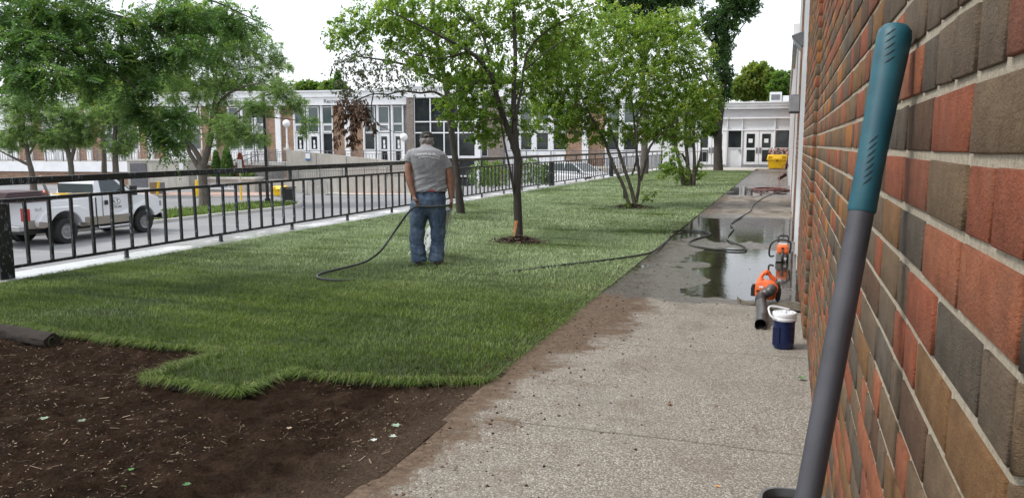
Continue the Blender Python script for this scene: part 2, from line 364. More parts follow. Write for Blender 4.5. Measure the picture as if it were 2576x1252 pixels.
# --- new turf ------------------------------------------------------
def wig(P):
    o = []
    for (x0, y0), (x1, y1) in zip(P[:-1], P[1:]):
        n = max(1, int(math.hypot(x1-x0, y1-y0)/.07))
        for i in range(n): f = i/n; x = x0+(x1-x0)*f; y = y0+(y1-y0)*f; o.append((x+(float(fbm(x*5, y*5, 61, 3))-.5)*.07*(i > 0), y+(float(fbm(x*5+9, y*5, 62, 3))-.5)*.09*(i > 0)))
    return o
SOD = wig([(-1.70, 4.46), (-2.2, 4.26), (-2.92, 4.20), (-3.0, 4.26), (-3.02, 3.73), (-3.80, 3.78), (-3.80, 4.50), (-4.5, 4.47), (-5.25, 4.50), (-6.2, 4.62), (-7.92, 4.75)])+[(-7.92, 4.75), (-7.95, 9), (-7.87, 18), (-7.77, 26), (-7.05, 46.2), (-6.4, 47.2), (-1.95, 47.0), (-1.70, 46.4), (-1.70, 30), (-1.71, 12)]
def inpoly(X, Y, P):
    r = np.zeros(len(X), bool); n = len(P)
    for i in range(n):
        x0, y0 = P[i]; x1, y1 = P[(i+1) % n]
        if y0 == y1: continue
        c = ((y0 > Y) != (y1 > Y)) & (X < (x1-x0)*(Y-y0)/(y1-y0)+x0); r ^= c
    return r
def edge_d(X, Y, P):
    best = np.full(len(X), 9.0); ox = np.zeros(len(X)); oy = np.zeros(len(X))
    for i in range(len(P)):
        x0, y0 = P[i]; x1, y1 = P[(i+1) % len(P)]; dx, dy = x1-x0, y1-y0
        t_ = np.clip(((X-x0)*dx+(Y-y0)*dy)/(dx*dx+dy*dy), 0, 1); qx = x0+t_*dx-X; qy = y0+t_*dy-Y; d_ = np.hypot(qx, qy)
        m = d_ < best; best = np.where(m, d_, best); ox = np.where(m, qx/(d_+1e-6), ox); oy = np.where(m, qy/(d_+1e-6), oy)
    return best, ox, oy
t = NT('turf_base'); v = t.pos(); t.set(t.ramp(t.noise(v, 30, 5, .7), [(.3, (.020, .026, .008)), (.7, (.055, .08, .022))]), .9).bump(t.noise(v, 60, 3), .6, .02); M['turfbase'] = t.m
t = NT('turf_side'); v = t.pos(); t.set(t.ramp(t.noise(v, 50, 4, .7), [(.3, (.010, .006, .004)), (.7, (.032, .020, .013))]), .95).bump(t.noise(v, 60, 4, .7), .8, .015); M['turfside'] = t.m
b = MB(); b.prism(SOD, -.03, .012); b.m = [0 if i == 1 else 1 for i in range(len(b.f))]
structure(b.build('turf', [M['turfbase'], M['turfside']]))
def blades(n, y0, y1, hh, wd, seed, x0=-8, x1=-1.68):
    R = np.random.default_rng(seed); X = R.uniform(x0, x1, n); Y = y0+(y1-y0)*R.random(n)
    k = inpoly(X, Y, SOD); X = X[k]; Y = Y[k]; n = len(X); ed, ox, oy = edge_d(X, Y, SOD)
    pat = fbm(X*1.6, Y*.9, 31, 4); tuft = fbm(X*7, Y*7, 33, 3)
    h = hh*(.33+.42*tuft)*R.uniform(.65, 1.25, n); e = np.clip(1-ed/.09, 0, 1)*(Y < 12)
    h = h*(1+.45*e); az = R.uniform(0, math.tau, n); wind = fbm(X*1.1+9, Y*1.1, 35, 2)*7
    lean = R.uniform(.15, .75, n)+.2*tuft
    lx = np.cos(az)*lean+.25*np.cos(wind)+ox*e*1.25; ly = np.sin(az)*lean+.25*np.sin(wind)+oy*e*1.25; drop = 1-.85*e
    w_ = wd*R.uniform(.6, 1.3, n); sx_ = -np.sin(az+R.uniform(-.6, .6, n)); sy_ = np.cos(az)
    P = np.stack([X, Y, np.full(n, .018)], -1); S = np.stack([sx_*w_, sy_*w_, 0*w_], -1)
    m1 = P+np.stack([lx*h*.35, ly*h*.35, h*.55], -1); tip = P+np.stack([lx*h*.95, ly*h*.95, h*.9*drop], -1)
    V = np.stack([P-S, P+S, m1+S*.8, m1-S*.8, tip+S*.12, tip-S*.12], 1).reshape(-1, 3)
    b_ = np.arange(n)[:, None]*6; F = np.concatenate([b_+np.array([[0, 1, 2, 3]]), b_+np.array([[3, 2, 4, 5]])])
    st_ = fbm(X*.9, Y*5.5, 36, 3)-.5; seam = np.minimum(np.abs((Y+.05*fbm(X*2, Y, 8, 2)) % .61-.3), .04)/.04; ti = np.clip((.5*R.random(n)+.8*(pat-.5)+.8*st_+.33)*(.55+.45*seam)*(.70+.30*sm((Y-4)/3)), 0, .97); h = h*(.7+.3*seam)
    wet_sheen = sm((Y-6.0)/4.5)*(1-.45*sm((Y-26)/12))*np.clip(.72+2.4*(fbm(X*.8+5, Y*.9, 37, 4)-.42)+1.2*st_, 0, 1)*(.5+.5*R.random(n))  # mask of the watered mid-lawn where the pale sheen is painted on
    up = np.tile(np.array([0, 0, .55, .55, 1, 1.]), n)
    return V, F, np.repeat(ti, 6), np.repeat(wet_sheen, 6), up
def edge_blades(n, seed):
    R = np.random.default_rng(seed); E_ = np.array(SOD[:SOD.index((-7.92, 4.75))+1]); A_ = E_[:-1]; B_ = E_[1:]; L_ = np.hypot(*(B_-A_).T); k = R.choice(len(A_), n, p=L_/L_.sum()); f = R.random(n)[:, None]
    P = A_[k]*(1-f)+B_[k]*f; T_ = (B_-A_)[k]/L_[k][:, None]; O = np.stack([-T_[:, 1], T_[:, 0]], -1); O = np.where(inpoly(*(P+O*.02).T, SOD)[:, None], -O, O); P = P-O*R.uniform(0, .07, n)[:, None]
    clump = fbm(P[:, 0]*9, P[:, 1]*9, 71, 3); h = (.035+.05*clump)*R.uniform(.6, 1.3, n); D = O*R.uniform(.3, 1.5, n)[:, None]+R.normal(0, .5, (n, 2)); w_ = .0019*R.uniform(.6, 1.3, n); a = R.uniform(0, math.tau, n); z0 = R.uniform(.004, .02, n)
    P3 = np.stack([P[:, 0], P[:, 1], z0], -1); S = np.stack([np.cos(a)*w_, np.sin(a)*w_, 0*a], -1); m1 = P3+np.stack([D[:, 0]*h*.4, D[:, 1]*h*.4, h*.55], -1); tip = P3+np.stack([D[:, 0]*h, D[:, 1]*h, h*R.uniform(-.2, .75, n)], -1); tip[:, 2] = np.maximum(tip[:, 2], .004)
    V = np.stack([P3-S, P3+S, m1+S*.8, m1-S*.8, tip+S*.12, tip-S*.12], 1).reshape(-1, 3); b_ = np.arange(n)[:, None]*6; F = np.concatenate([b_+np.array([[0, 1, 2, 3]]), b_+np.array([[3, 2, 4, 5]])]); ti = np.where(R.random(n) < .16, 1.0, np.clip(.25+.6*R.random(n), 0, .95))
    return V, F, np.repeat(ti, 6), np.zeros(n*6), np.tile(np.array([0, 0, .5, .5, 1, 1.]), n)
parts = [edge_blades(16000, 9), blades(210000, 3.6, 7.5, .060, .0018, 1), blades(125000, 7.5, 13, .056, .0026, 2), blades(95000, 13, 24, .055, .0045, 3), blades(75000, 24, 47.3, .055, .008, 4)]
V = np.concatenate([p[0] for p in parts]); o_ = 0; FF = []
for p in parts: FF.append(p[1]+o_); o_ += len(p[0])
t = NT('grass_blades')
c = t.ramp(t.attr('tint'), [(0, (.030, .060, .007)), (.4, (.082, .148, .012)), (.75, (.155, .245, .022)), (.95, (.20, .28, .045)), (1, (.26, .26, .10))])
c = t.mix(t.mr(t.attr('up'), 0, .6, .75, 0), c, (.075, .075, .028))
c = t.mix(t.math('MULTIPLY', t.attr('wet_sheen'), .85), c, (.52, .64, .36))  # sheen of the wet turf painted into the blade colour as a paler green
t.set(c, t.mr(t.attr('wet_sheen'), 0, 1, .5, .3)); 
tl = t.n('ShaderNodeBsdfTranslucent'); t.L(c, tl.inputs[0]); ms = t.n('ShaderNodeMixShader'); ms.inputs[0].default_value = .25
t.L(t.b.outputs[0], ms.inputs[1]); t.L(tl.outputs[0], ms.inputs[2]); t.L(ms.outputs[0], t.out.inputs[0]); M['grass'] = t.m
tag(np_mesh('grass', V, np.concatenate(FF), t.m, attr={'tint': np.concatenate([p[2] for p in parts]), 'wet_sheen': np.concatenate([p[3] for p in parts]), 'up': np.concatenate([p[4] for p in parts])}), kind='stuff')
# --- retaining wall with a wet coping -------------------------------
CURB = [(-4, -7.93), (9, -7.95), (18, -7.87), (26, -7.77), (48.7, -6.97)]
FEN = [(-4, -8.14), (9, -8.12), (26, -8.0), (48.5, -7.18)]
t = NT('wet_coping'); v = t.pos(); wn = t.mr(t.noise(v, 1.2, 5, .65), .36, .5)
t.set(t.mix(wn, t.ramp(t.noise(v, 5, 5), [(.3, (.52, .51, .50)), (.7, (.66, .65, .64))]), (.5, .5, .5)), t.mr(wn, 0, 1, .7, .12)).bump(t.noise(v, 40, 3), .15, .004); M['coping'] = t.m
cw = thing('retaining_wall', 'low concrete retaining wall with wet pale coping along the lawn edge under the black fence', 'wall', (-8.1, 6, -1.6))
b = MB(); b2 = MB(); yy = [-4, 2]+list(np.arange(5, 48.6, 1.8))+[48.7]
for y0, y1 in zip(yy[:-1], yy[1:]):
    y1g = y1-.006; xi0, xi1 = lerp(y0, CURB), lerp(y1, CURB)
    b.hexa([(xi0-.50, y0, -.16), (xi0, y0, -.16), (xi1, y1g, -.16), (xi1-.50, y1g, -.16), (xi0-.50, y0, .03), (xi0, y0, .03), (xi1, y1g, .03), (xi1-.50, y1g, .03)])
    b2.hexa([(xi0-.44, y0, -1.9), (xi0-.05, y0, -1.9), (xi1-.05, y1, -1.9), (xi1-.44, y1, -1.9), (xi0-.44, y0, -.16), (xi0-.05, y0, -.16), (xi1-.05, y1, -.16), (xi1-.44, y1, -.16)])
b.build('coping', M['coping'], cw, world=True, bevel=.012); b2.build('wall', M['concrete'], cw, world=True)
# --- kerbed island in the lot ---------------------------------------
isl = [(-24.6, 20.0), (-24.0, 23.5), (-23.85, 26.0), (-23.7, 28.5), (-23.45, 30.5), (-23.2, 33.0), (-23.6, 34.6), (-24.4, 35.4), (-25.3, 35.6), (-26.2, 35.2), (-26.6, 34.0), (-26.9, 31), (-27.2, 27), (-27.6, 20)]
isl = [(x*1.0, y) for x, y in isl]
def inset(P, d):
    P = np.array(P); n = len(P); A = np.roll(P, 1, 0); B = np.roll(P, -1, 0); tn = B-A; tn /= np.linalg.norm(tn, axis=1)[:, None]; nr = np.stack([-tn[:, 1], tn[:, 0]], -1)
    return [tuple(q) for q in P+nr*d]
ins = inset(isl, .16)
ks = thing('kerbed_island', 'long grassy traffic island with a pale worn concrete kerb behind the white truck', 'traffic island', (-24.8, 28, -1.66))
b = MB(); n = len(isl); b.add([(x, y, -1.7) for x, y in isl]+[(x, y, -1.53) for x, y in isl]+[(x, y, -1.52) for x, y in ins]+[(x, y, -1.60) for x, y in ins],
      [(i, (i+1) % n, n+(i+1) % n, n+i) for i in range(n)]+[(n+i, n+(i+1) % n, 2*n+(i+1) % n, 2*n+i) for i in range(n)]+[(2*n+i, 2*n+(i+1) % n, 3*n+(i+1) % n, 3*n+i) for i in range(n)])
b.build('kerb', M['stone'], ks, world=True)
b = MB(); b.prism(ins, -1.64, -1.56); b.build('turf', M['turfbase'], ks, world=True)
def grass_patch(name, poly, z0, n, hh, wd, seed, mat, wet_sheen=0, parent=None):
    R = np.random.default_rng(seed); P0 = np.array(poly); X = R.uniform(P0[:, 0].min(), P0[:, 0].max(), n); Y = R.uniform(P0[:, 1].min(), P0[:, 1].max(), n)
    k = inpoly(X, Y, poly); X = X[k]; Y = Y[k]; n = len(X); h = hh*(.4+1.4*fbm(X*1.2, Y*1.2, seed, 3))*R.uniform(.5, 1.3, n); az = R.uniform(0, math.tau, n)
    P = np.stack([X, Y, np.full(n, z0)], -1); S = np.stack([-np.sin(az)*wd, np.cos(az)*wd, 0*az], -1); T = P+np.stack([np.cos(az)*h*.6, np.sin(az)*h*.6, h], -1)
    V = np.stack([P-S, P+S, T+S*.3, T-S*.3], 1).reshape(-1, 3); ti = np.repeat(np.clip(R.random(n)*.6+.3, 0, 1), 4)
    return tag(np_mesh(name, V, np.arange(n*4).reshape(n, 4), mat, attr={'tint': ti, 'wet_sheen': ti*0+wet_sheen, 'up': np.tile([0, 0, 1., 1.], n)}), kind='stuff')
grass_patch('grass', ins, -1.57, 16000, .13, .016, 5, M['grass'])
# ============================================================ NEAR BRICK BUILDING
def nearx(y): return .181+.0042*y
BR = MB; CZ, CO = .028, .0857
t = NT('face_brick'); v = t.pos(); a = t.n('ShaderNodeAttribute'); a.attribute_name = 'tint'; tn = a.outputs['Fac']
c = t.ramp(tn, [(0, (.33, .105, .056)), (.14, (.37, .135, .070)), (.24, (.26, .10, .060)), (.31, (.245, .135, .060)), (.47, (.205, .142, .086)), (.64, (.170, .128, .088)), (.79, (.125, .104, .080)), (.90, (.135, .080, .052)), (.95, (.42, .18, .06)), (1, (.42, .18, .06))], 'CONSTANT')
nn = t.noise(v, 26, 6, .7); c = t.mix(t.mr(nn, .3, .7, 0, .8), c, t.mix(1, c, (.50, .47, .46), 'MULTIPLY')); c = t.mix(t.mr(t.noise(v, 11, 5, .65), .5, .7, 0, .38), c, (.16, .10, .07)); c = t.mix(t.mr(t.noise(t.map(v, (1, 1, .6)), 7, 6, .8), .69, .74, 0, .5), c, (.42, .40, .37))
c = t.mix(t.mr(t.noise(t.map(v, (1, 1, .35)), 60, 4, .75), .58, .70, 0, .55), c, t.mix(1, c, (.45, .38, .34), 'MULTIPLY'))
c = t.mix(t.mr(t.noise(v, 3, 3), .62, .8, 0, .25), c, (.34, .31, .28))
t.set(c, .85, Specular_IOR_Level=.2); h = t.math('ADD', t.math('MULTIPLY', t.noise(t.map(v, (1, 1, 1.8)), 110, 5, .72), 1.3), t.math('MULTIPLY', t.noise(v, 420, 3, .6), .35)); t.bump(h, 1, .006); M['brick'] = t.m
t = NT('mortar'); v = t.pos(); t.set(t.ramp(t.noise(v, 90, 5, .75), [(.3, (.29, .25, .19)), (.7, (.54, .48, .38))]), .95, Specular_IOR_Level=.15).bump(t.noise(v, 300, 4, .75), 1, .004); M['mortar'] = t.m
def brick_wall(xf, y0, y1, z1, parent, seed, near=True):
    R = random.Random(seed); V = []; F = []; T = []; k = 0; z = CZ
    while z < z1:
        y = y0; first = True; st = (k % 2)*.10
        while y < y1-.02:
            L = R.choice([.25, .25, .122, .25, .122, .122]) if not first else (.25 if k % 2 else .122); first = False
            e = min(y+L, y1); g = .0088; gz_ = .0066; ya, yb, za, zb = y+g, e-g, z+gz_, z+CO-gz_; 
            if yb-ya < .02: y = e+.0; continue
            pr = R.uniform(-.0016, .0016); tilt = R.uniform(-.0012, .0012); q = [R.uniform(-.0018, .0018) for _ in range(8)]
            B = len(V); xa, xb = xf(ya), xf(yb)
            for dx, ins in ((.013, 0), (.0018, 0), (0, .0019)):
                j = .35 if dx == .013 else 1
                V += [(xa+dx+pr*j, ya+ins+q[0]*j, za+ins+q[1]*j), (xb+dx+(pr+tilt)*j, yb-ins+q[2]*j, za+ins+q[3]*j), (xb+dx+(pr+tilt)*j, yb-ins+q[4]*j, zb-ins+q[5]*j), (xa+dx+pr*j, ya+ins+q[6]*j, zb-ins+q[7]*j)]
            for r in (0, 4):
                for i in range(4): F.append((B+r+i, B+r+4+i, B+r+4+(i+1) % 4, B+r+(i+1) % 4))
            F.append((B+8, B+11, B+10, B+9)); T += [R.random()]*12
            y = e
        z += CO; k += 1
    return V, F, T
bb = thing('brick_building', 'long red and brown brick school wall close on the right with white window fins', 'building', (.2, 5, 0))
V, F, T = [], [], []
for (xf, y0, y1, z1, sd) in ((nearx, .715, 6.26, 5.6, 31), (lambda y: .181+0*y, 6.3, 9.80, 5.6, 2), (lambda y: .187, 12.75, 17.0, 5.6, 3), (lambda y: .187, 19.9, 24.2, 4.2, 4)):
    v_, f_, t_ = brick_wall(xf, y0, y1, z1, None, sd); b0 = len(V); V += v_; F += [tuple(b0+i for i in q) for q in f_]; T += t_
# faces turned towards the street: the return at the near corner and the small step
def ret(x0, x1, y, z1, seed, out):
    R = random.Random(seed); z = CZ; k = 0
    while z < z1:
        x = x0
        while x < x1-.01:
            e = min(x+(.115 if (k+int(x*5)) % 2 else .235), x1); g = .0048; B = len(V)
            for dy, ins in ((.012, 0), (.003, 0), (0, .003)):
                V.extend([(x+g+ins, y+dy, z+g+ins), (e-g-ins, y+dy, z+g+ins), (e-g-ins, y+dy, z+CO-g-ins), (x+g+ins, y+dy, z+CO-g-ins)])
            for r in (0, 4):
                for i in range(4): F.append((B+r+i, B+r+(i+1) % 4, B+r+4+(i+1) % 4, B+r+4+i))
            F.append((B+8, B+9, B+10, B+11)); T.extend([R.random()]*12); x = e
        z += CO; k += 1
ret(nearx(.715)-.003, 2.2, .705, 5.6, 9, 1)
ret(.178, .226, 6.272, 5.6, 10, 1)
P0 = np.array([.2, 5, 0]); o = np_mesh('wall', np.array(V)-P0, F, M['brick'], bb, attr={'tint': T})
b = MB()
b.hexa([(nearx(.713)+.0045, .713, 0), (2.3, .713, 0), (2.3, 6.27, 0), (nearx(6.27)+.0045, 6.27, 0), (nearx(.713)+.0045, .713, 5.7), (2.3, .713, 5.7), (2.3, 6.27, 5.7), (nearx(6.27)+.0045, 6.27, 5.7)]); b.build('mortar', M['mortar'], bb, world=True)
for q in ((.186, 2.3, 6.28, 9.8, 0, 5.7), (.192, 2.3, 12.75, 17, 0, 5.7), (.192, 2.3, 19.9, 24.2, 0, 4.4)): b = MB(); b.box(*q); b.build('mortar', M['mortar'], bb, world=True)
# window bays with projecting fins
def bay(y0, y1, zt, nf=3):
    b = MB(); b.box(.30, .50, y0, y1, .9, zt); b.build('glazing', M['glassdark'], bb, world=True)
    b = MB(); b.box(.245, .50, y0, y1, .30, .9); b.build('spandrel_panel', M['whitemetal'], bb, world=True); b = MB(); b.box(.245, .50, y0, y1, 2.6, 2.75); b.build('spandrel_panel', M['whitemetal'], bb, world=True)
    b = MB(); b.box(.235, .5, y0, y1, -.05, .30); b.build('base', M['concrete'], bb, world=True)
    for i in range(nf):
        y = y0+.04+i*(y1-y0-.12)/(nf-1); b = MB(); b.box(.183, .29, y, y+.045, .02, zt); b.box(.172, .195, y-.02, y+.065, .02, zt); b.build('window_fin', M['whitemetal'], bb, world=True)
bay(9.8, 12.75, 5.6, 3); bay(17.0, 19.9, 5.6, 3); bay(24.2, 29.2, 4.4, 4)
b = MB(); b.box(.19, 2.3, 29.2, 54, 0, 4.3); 
def brick_mat(name, cols, mort, sc=1.0, axis='x'):
    t = NT(name); g = t.co('Object'); s = t.sep(g); vec = t.comb(t.math('ADD', s[0], s[1]), s[2], 0)
    br = t.n('ShaderNodeTexBrick'); br.offset = .5; br.inputs['Scale'].default_value = 1.0; br.inputs['Brick Width'].default_value = .21*sc; br.inputs['Row Height'].default_value = .075*sc
    br.inputs['Mortar Size'].default_value = .008*sc; br.inputs['Mortar Smooth'].default_value = .2; br.inputs['Color1'].default_value = (0, 0, 0, 1); br.inputs['Color2'].default_value = (1, 1, 1, 1); br.inputs['Mortar'].default_value = (.5, .5, .5, 1); br.inputs['Bias'].default_value = 0
    t.L(vec, br.inputs['Vector']); c = t.ramp(br.outputs['Color'], [(i/(len(cols)-1), q) for i, q in enumerate(cols)])
    c = t.mix(br.outputs['Fac'], c, mort); c = t.mix(t.mr(t.noise(g, 1.2, 5, .7), .45, .8, 0, .3), c, t.mix(1, c, (.6, .6, .6), 'MULTIPLY'))
    t.set(c, .85).bump(t.math('SUBTRACT', 1, br.outputs['Fac']), .4, .008); return t.m
M['brickfar'] = brick_mat('red_orange_brick', [(.12, .075, .05), (.25, .12, .065), (.30, .145, .075), (.36, .18, .09)], (.42, .38, .32))
M['brickgrey'] = brick_mat('grey_brown_brick', [(.10, .075, .06), (.17, .12, .10), (.22, .16, .13)], (.42, .40, .37))
b.build('far_wall', M['brickfar'], bb, world=True)
for i, y in enumerate((30.5, 33.5, 36.5, 40, 43, 46)):
    b = MB(); b.box(.12, .20, y, y+.12, 0, 4.2); b.build('pilaster', M['whitemetal'], bb, world=True)
b = MB(); b.box(.05, 2.3, 24.2, 54, 4.42, 4.9); b.box(.10, 2.3, 6.3, 24.1, 5.72, 6.3); b.build('fascia', M['white'], bb, world=True)
# fittings on it
wl = thing('wall_light', 'small dark wedge shaped wall light on a white fin high on the brick building', 'wall light', (.17, 12.3, 2.95))
b = MB(); b.extr([(0, .16), (-.17, .10), (-.03, -.05), (0, -.05)], 'y', -.10, .10); b.build('hood', M['grey'], wl, bevel=.006)
b = MB(); b.extr([(-.168, .095), (-.03, -.052), (-.036, -.11), (-.12, -.02)], 'y', -.085, .085); b.build('lens', M['glassblind'], wl)
eb = thing('meter_box', 'rounded grey metal box sticking out from the brick wall below the wedge light', 'box', (.17, 14.5, 2.03))
b = MB(); b.box(-.16, .02, -.12, .12, 0, .32); b.build('case', M['grey'], eb, bevel=.03, seg=4, smooth=True)
b = MB(); b.box(-.15, .01, -.135, -.121, .03, .29); b.build('cover', simple('galv', (.30, .31, .33), .5, .2, 9), eb, bevel=.02)
# ============================================================ FENCE
t = NT('chipped_black_paint'); v = t.pos(); n1 = t.noise(t.map(v, (1, 1, .35)), 38, 5, .75); n0 = t.noise(v, 1.2, 3)
m_ = t.mr(t.math('ADD', n1, t.math('MULTIPLY', n0, .25)), .70, .76, 0, 1)
t.set(t.mix(m_, (.010, .011, .014), t.ramp(t.noise(v, 55, 3), [(.35, (.09, .11, .15)), (.6, (.32, .36, .42))])), t.mr(m_, 0, 1, .32, .7)).bump(m_, .3, .003); M['fence'] = t.m
pk = None
SUBP = [7.93, 9.75, 11.57, 13.39, 15.21, 17.03, 18.85, 20.5, 22.3, 24.0, 25.7, 28.8, 30.3, 31.7, 33.1, 34.6, 37.3, 38.9, 40.5, 42.2, 45.6, 47.0]
for si, (y0, y1, lab) in enumerate(((6.2, 27.2, 'longest nearest run of chipped black metal railing in front of the white truck'), (27.2, 36.0, 'black metal railing section behind the forked tree, in front of the teal windowed car'), (36.0, 44.1, 'black metal railing section glimpsed between the stems of the spreading multi stem tree'), (44.1, 48.5, 'farthest short section of black metal railing ending at the grey handrail'))):
    fx = lambda y: float(lerp(y, FEN)); th = thing('metal_fence', lab, 'fence', (fx(y0), y0, .03), group='black railing sections on the retaining wall')
    L = list(np.arange(y0, y1, 3.0))+[y1]
    for nm, wd, z0, z1 in (('top_rail', .055, 1.055, 1.135), ('middle_rail', .036, .865, .905), ('bottom_rail', .036, .125, .160)):
        b = MB()
        for a_, c_ in zip(L[:-1], L[1:]):
            if c_-a_ > .01: b.hexa([(fx(a_)-wd/2, a_, z0), (fx(a_)+wd/2, a_, z0), (fx(c_)+wd/2, c_, z0), (fx(c_)-wd/2, c_, z0), (fx(a_)-wd/2, a_, z1), (fx(a_)+wd/2, a_, z1), (fx(c_)+wd/2, c_, z1), (fx(c_)-wd/2, c_, z1)])
        b.build(nm, M['fence'], th, world=True)
    b = MB(); x = fx(y0); pw = .085; b.box(x-pw, x+pw, y0-pw, y0+pw, .03, .862); b.build('post', M['fence'], th, world=True, bevel=.006)
    if si == 3: b = MB(); x = fx(y1); b.box(x-.04, x+.04, y1-.04, y1+.04, .03, 1.13); b.build('post', M['fence'], th, world=True)
    for sp in SUBP:
        if y0+.4 < sp < y1-.3: b = MB(); x = fx(sp); b.box(x-.02, x+.02, sp-.02, sp+.02, .03, .124); b.box(x-.028, x+.028, sp-.03, sp+.03, .028, .036); b.build('foot', M['fence'], th, world=True); b = MB(); b.box(x-.02, x+.02, sp-.02, sp+.02, .906, 1.054); b.build('rail_support', M['fence'], th, world=True)
    y = 6.53 if si == 0 else y0+.25
    while y < y1-.12:
        if pk is None:
            b = MB(); b.box(-.0165, .0165, -.0165, .0165, .161, .864); pk = b.build('picket', M['fence'], th, bevel=.002); o = pk
        else: o = pk.copy(); COL.objects.link(o); o.parent = th
        o.location = (fx(y)-fx(y0), y-y0, -.03); o.rotation_euler = (rnd.uniform(-.012, .012), rnd.uniform(-.01, .01), rnd.uniform(-.08, .08)); y += .301
hr = thing('handrail', 'light grey tubular handrail with thin bars beyond the end of the black fence', 'railing', (-6.8, 48.9, 0))
b = MB(); b.tube([(0, 0, 1.0), (.5, 0, 1.08), (2.3, 0, 1.08)], .03); b.build('top_rail', M['steel'], hr); b = MB(); b.tube([(0, 0, .12), (2.3, 0, .12)], .02); b.build('bottom_rail', M['steel'], hr)
for i in range(9): b = MB(); b.cyl((.05+i*.28, 0, .02 if i % 4 == 0 else .12), (.05+i*.28, 0, 1.05), .022 if i % 4 == 0 else .012, 6); b.build('post' if i % 4 == 0 else 'bar', M['steel'], hr)
# ============================================================ MAIN BUILDING (own frame, turned 10 degrees)
PH = math.radians(10); A0 = at(1000, 405, 60.0); dF = np.array([math.cos(PH), math.sin(PH), 0]); nF = np.array([-math.sin(PH), math.cos(PH), 0])
def onF(u, v, off=0):
    C0 = np.array([0, 0, CAM_H]); d = at(u, v, 1)-C0; p0 = A0-nF*off; k = ((p0-C0)@nF)/(d@nF); p = C0+d*k; q = p-A0; return float(q@dF), float(p[2])
def onY(u, v, y):
    C0 = np.array([0, 0, CAM_H]); d = at(u, v, 1)-C0; p = C0+d*(y/d[1]); return float(p[0]), float(p[2])
def text(name, s, size, mat, parent=None, loc=(0, 0, 0), rot=(math.pi/2, 0, 0), ext=.002, align='LEFT', bold=0):
    cu = bpy.data.curves.new('t', 'FONT'); cu.body = s; cu.size = size; cu.extrude = ext; cu.align_x = align; cu.resolution_u = 3; cu.offset = bold
    ob = bpy.data.objects.new('t', cu); COL.objects.link(ob); dg = bpy.context.evaluated_depsgraph_get(); me = bpy.data.meshes.new_from_object(ob.evaluated_get(dg)); bpy.data.objects.remove(ob)
    me.materials.clear(); o = link_mesh(name, me, mat, parent); o.location = loc; o.rotation_euler = rot; return o
mb = thing('recreation_centre', 'long two storey orange brick recreation centre with white window fins across the car park', 'building', (A0[0], A0[1], 0), PH)
W1 = M['white']; T_ = .20; ZT = 5.62
def part(name, mat, *boxes, bevel=0, parent=None):
    b = MB(); [b.box(*q) for q in boxes]; return b.build(name, mat, parent or mb, bevel=bevel)
def winpane(x0, x1, z0, z1, mat, fr=.05, y=.0, win=None):
    win = win or part('window', W1, (x0, x0+fr, y-.04, y+.10, z0, z1), (x1-fr, x1, y-.04, y+.10, z0, z1), (x0+fr, x1-fr, y-.035, y+.10, z0, z0+fr), (x0+fr, x1-fr, y-.035, y+.10, z1-fr, z1))
    b = MB(); b.box(x0+fr-.01, x1-fr+.01, y+.03, y+.06, z0+fr-.01, z1-fr+.01); b.build('pane', mat, win); return win
pil = [-3.93, -9.60, -15.10, -20.60, -26.1, -31.6, -37.1]
part('back_wall', M['white'], (-44, 21.6, .45, 12, -1.7, 5.5))
for k, p in enumerate(pil):
    part('pilaster', W1, (p-.21, p+.21, -.18, .3, T_-.02, 4.5)); part('wall', M['brickfar'], (p-1.25, p-.212, -.02, .4, T_-.02, 4.5)); part('wall', M['brickfar'], (p+.212, p+1.25, -.02, .4, T_-.02, 4.5))
    ws = [p+1.33, p+2.47, p+3.62]
    for j, x in enumerate(ws):
        x1 = x+.86 if not (k == 0 and j == 2) else x+.78
        part('mullion', W1, (x-.13 if j else x-.08, x, -.08, .3, T_, 4.5))
        if j == 2: part('mullion', W1, (x1, min(x1+.08, p+5.67-1.252 if k else 99), -.08, .3, T_, 4.5))
        hop = (j == 1) if k in (0,) else (j in (0, 2))
        if k >= 3 and k != 4: part('panel', W1, (x, x1, -.01, .2, 2.72, 4.4))
        else:
            winpane(x, x1, 3.08, 4.40, M['glassgreen']); winpane(x, x1, 2.44, 3.06, M['glassblind'] if hop else M['glassgreen'], .10 if hop else .05)
        door = (k == 1 and j < 2) or (k == 0 and j > 0)
        if door:
            d = part('door', W1, (x, x1, .0, .08, T_, 2.38)); b = MB(); b.box(x+.2, x1-.2, -.012, .02, 1.15, 2.12)
            if k == 0: b.box(x+.2, x1-.2, -.012, .02, T_+.1, 1.0)
            b.build('glass', M['glassdark'], d); b = MB(); b.box(x+.36, x+.52, -.02, -.013, 1.2, 1.5); b.box(x+.36, x+.50, -.02, -.013, 1.55, 1.85); b.build('notice', M['white'], d)
        else:
            winpane(x, x1, 1.10 if not (k == 1) else .3, 2.40, M['glassdark'] if k < 2 else M['glassgreen']); 
            if k != 1: part('panel', W1, (x, x1, -.01, .2, T_, 1.09))
part('fascia', W1, (-42, .92, -.20, .4, 4.505, 5.10)); part('cornice', W1, (-42, .9, -.30, .4, 5.11, ZT-.14), bevel=.01); part('coping', M['whitemetal'], (-42.1, .95, -.36, .45, ZT-.13, ZT))
M['signgrey'] = simple('sign_grey', (.12, .12, .13), .6)
s_, z_ = onF(757, 204+0, .25); 
text('lettering', 'McNabb', .62, M['signgrey'], mb, (-9.2, -.215, 4.63), bold=.004); text('lettering', 'Recreation Centre', .42, M['signgrey'], mb, (-5.75, -.215, 4.66), bold=.003)
text('lettering', 'Centre communautaire', .42, M['signgrey'], mb, (-14.2, -.215, 4.66), bold=.003)
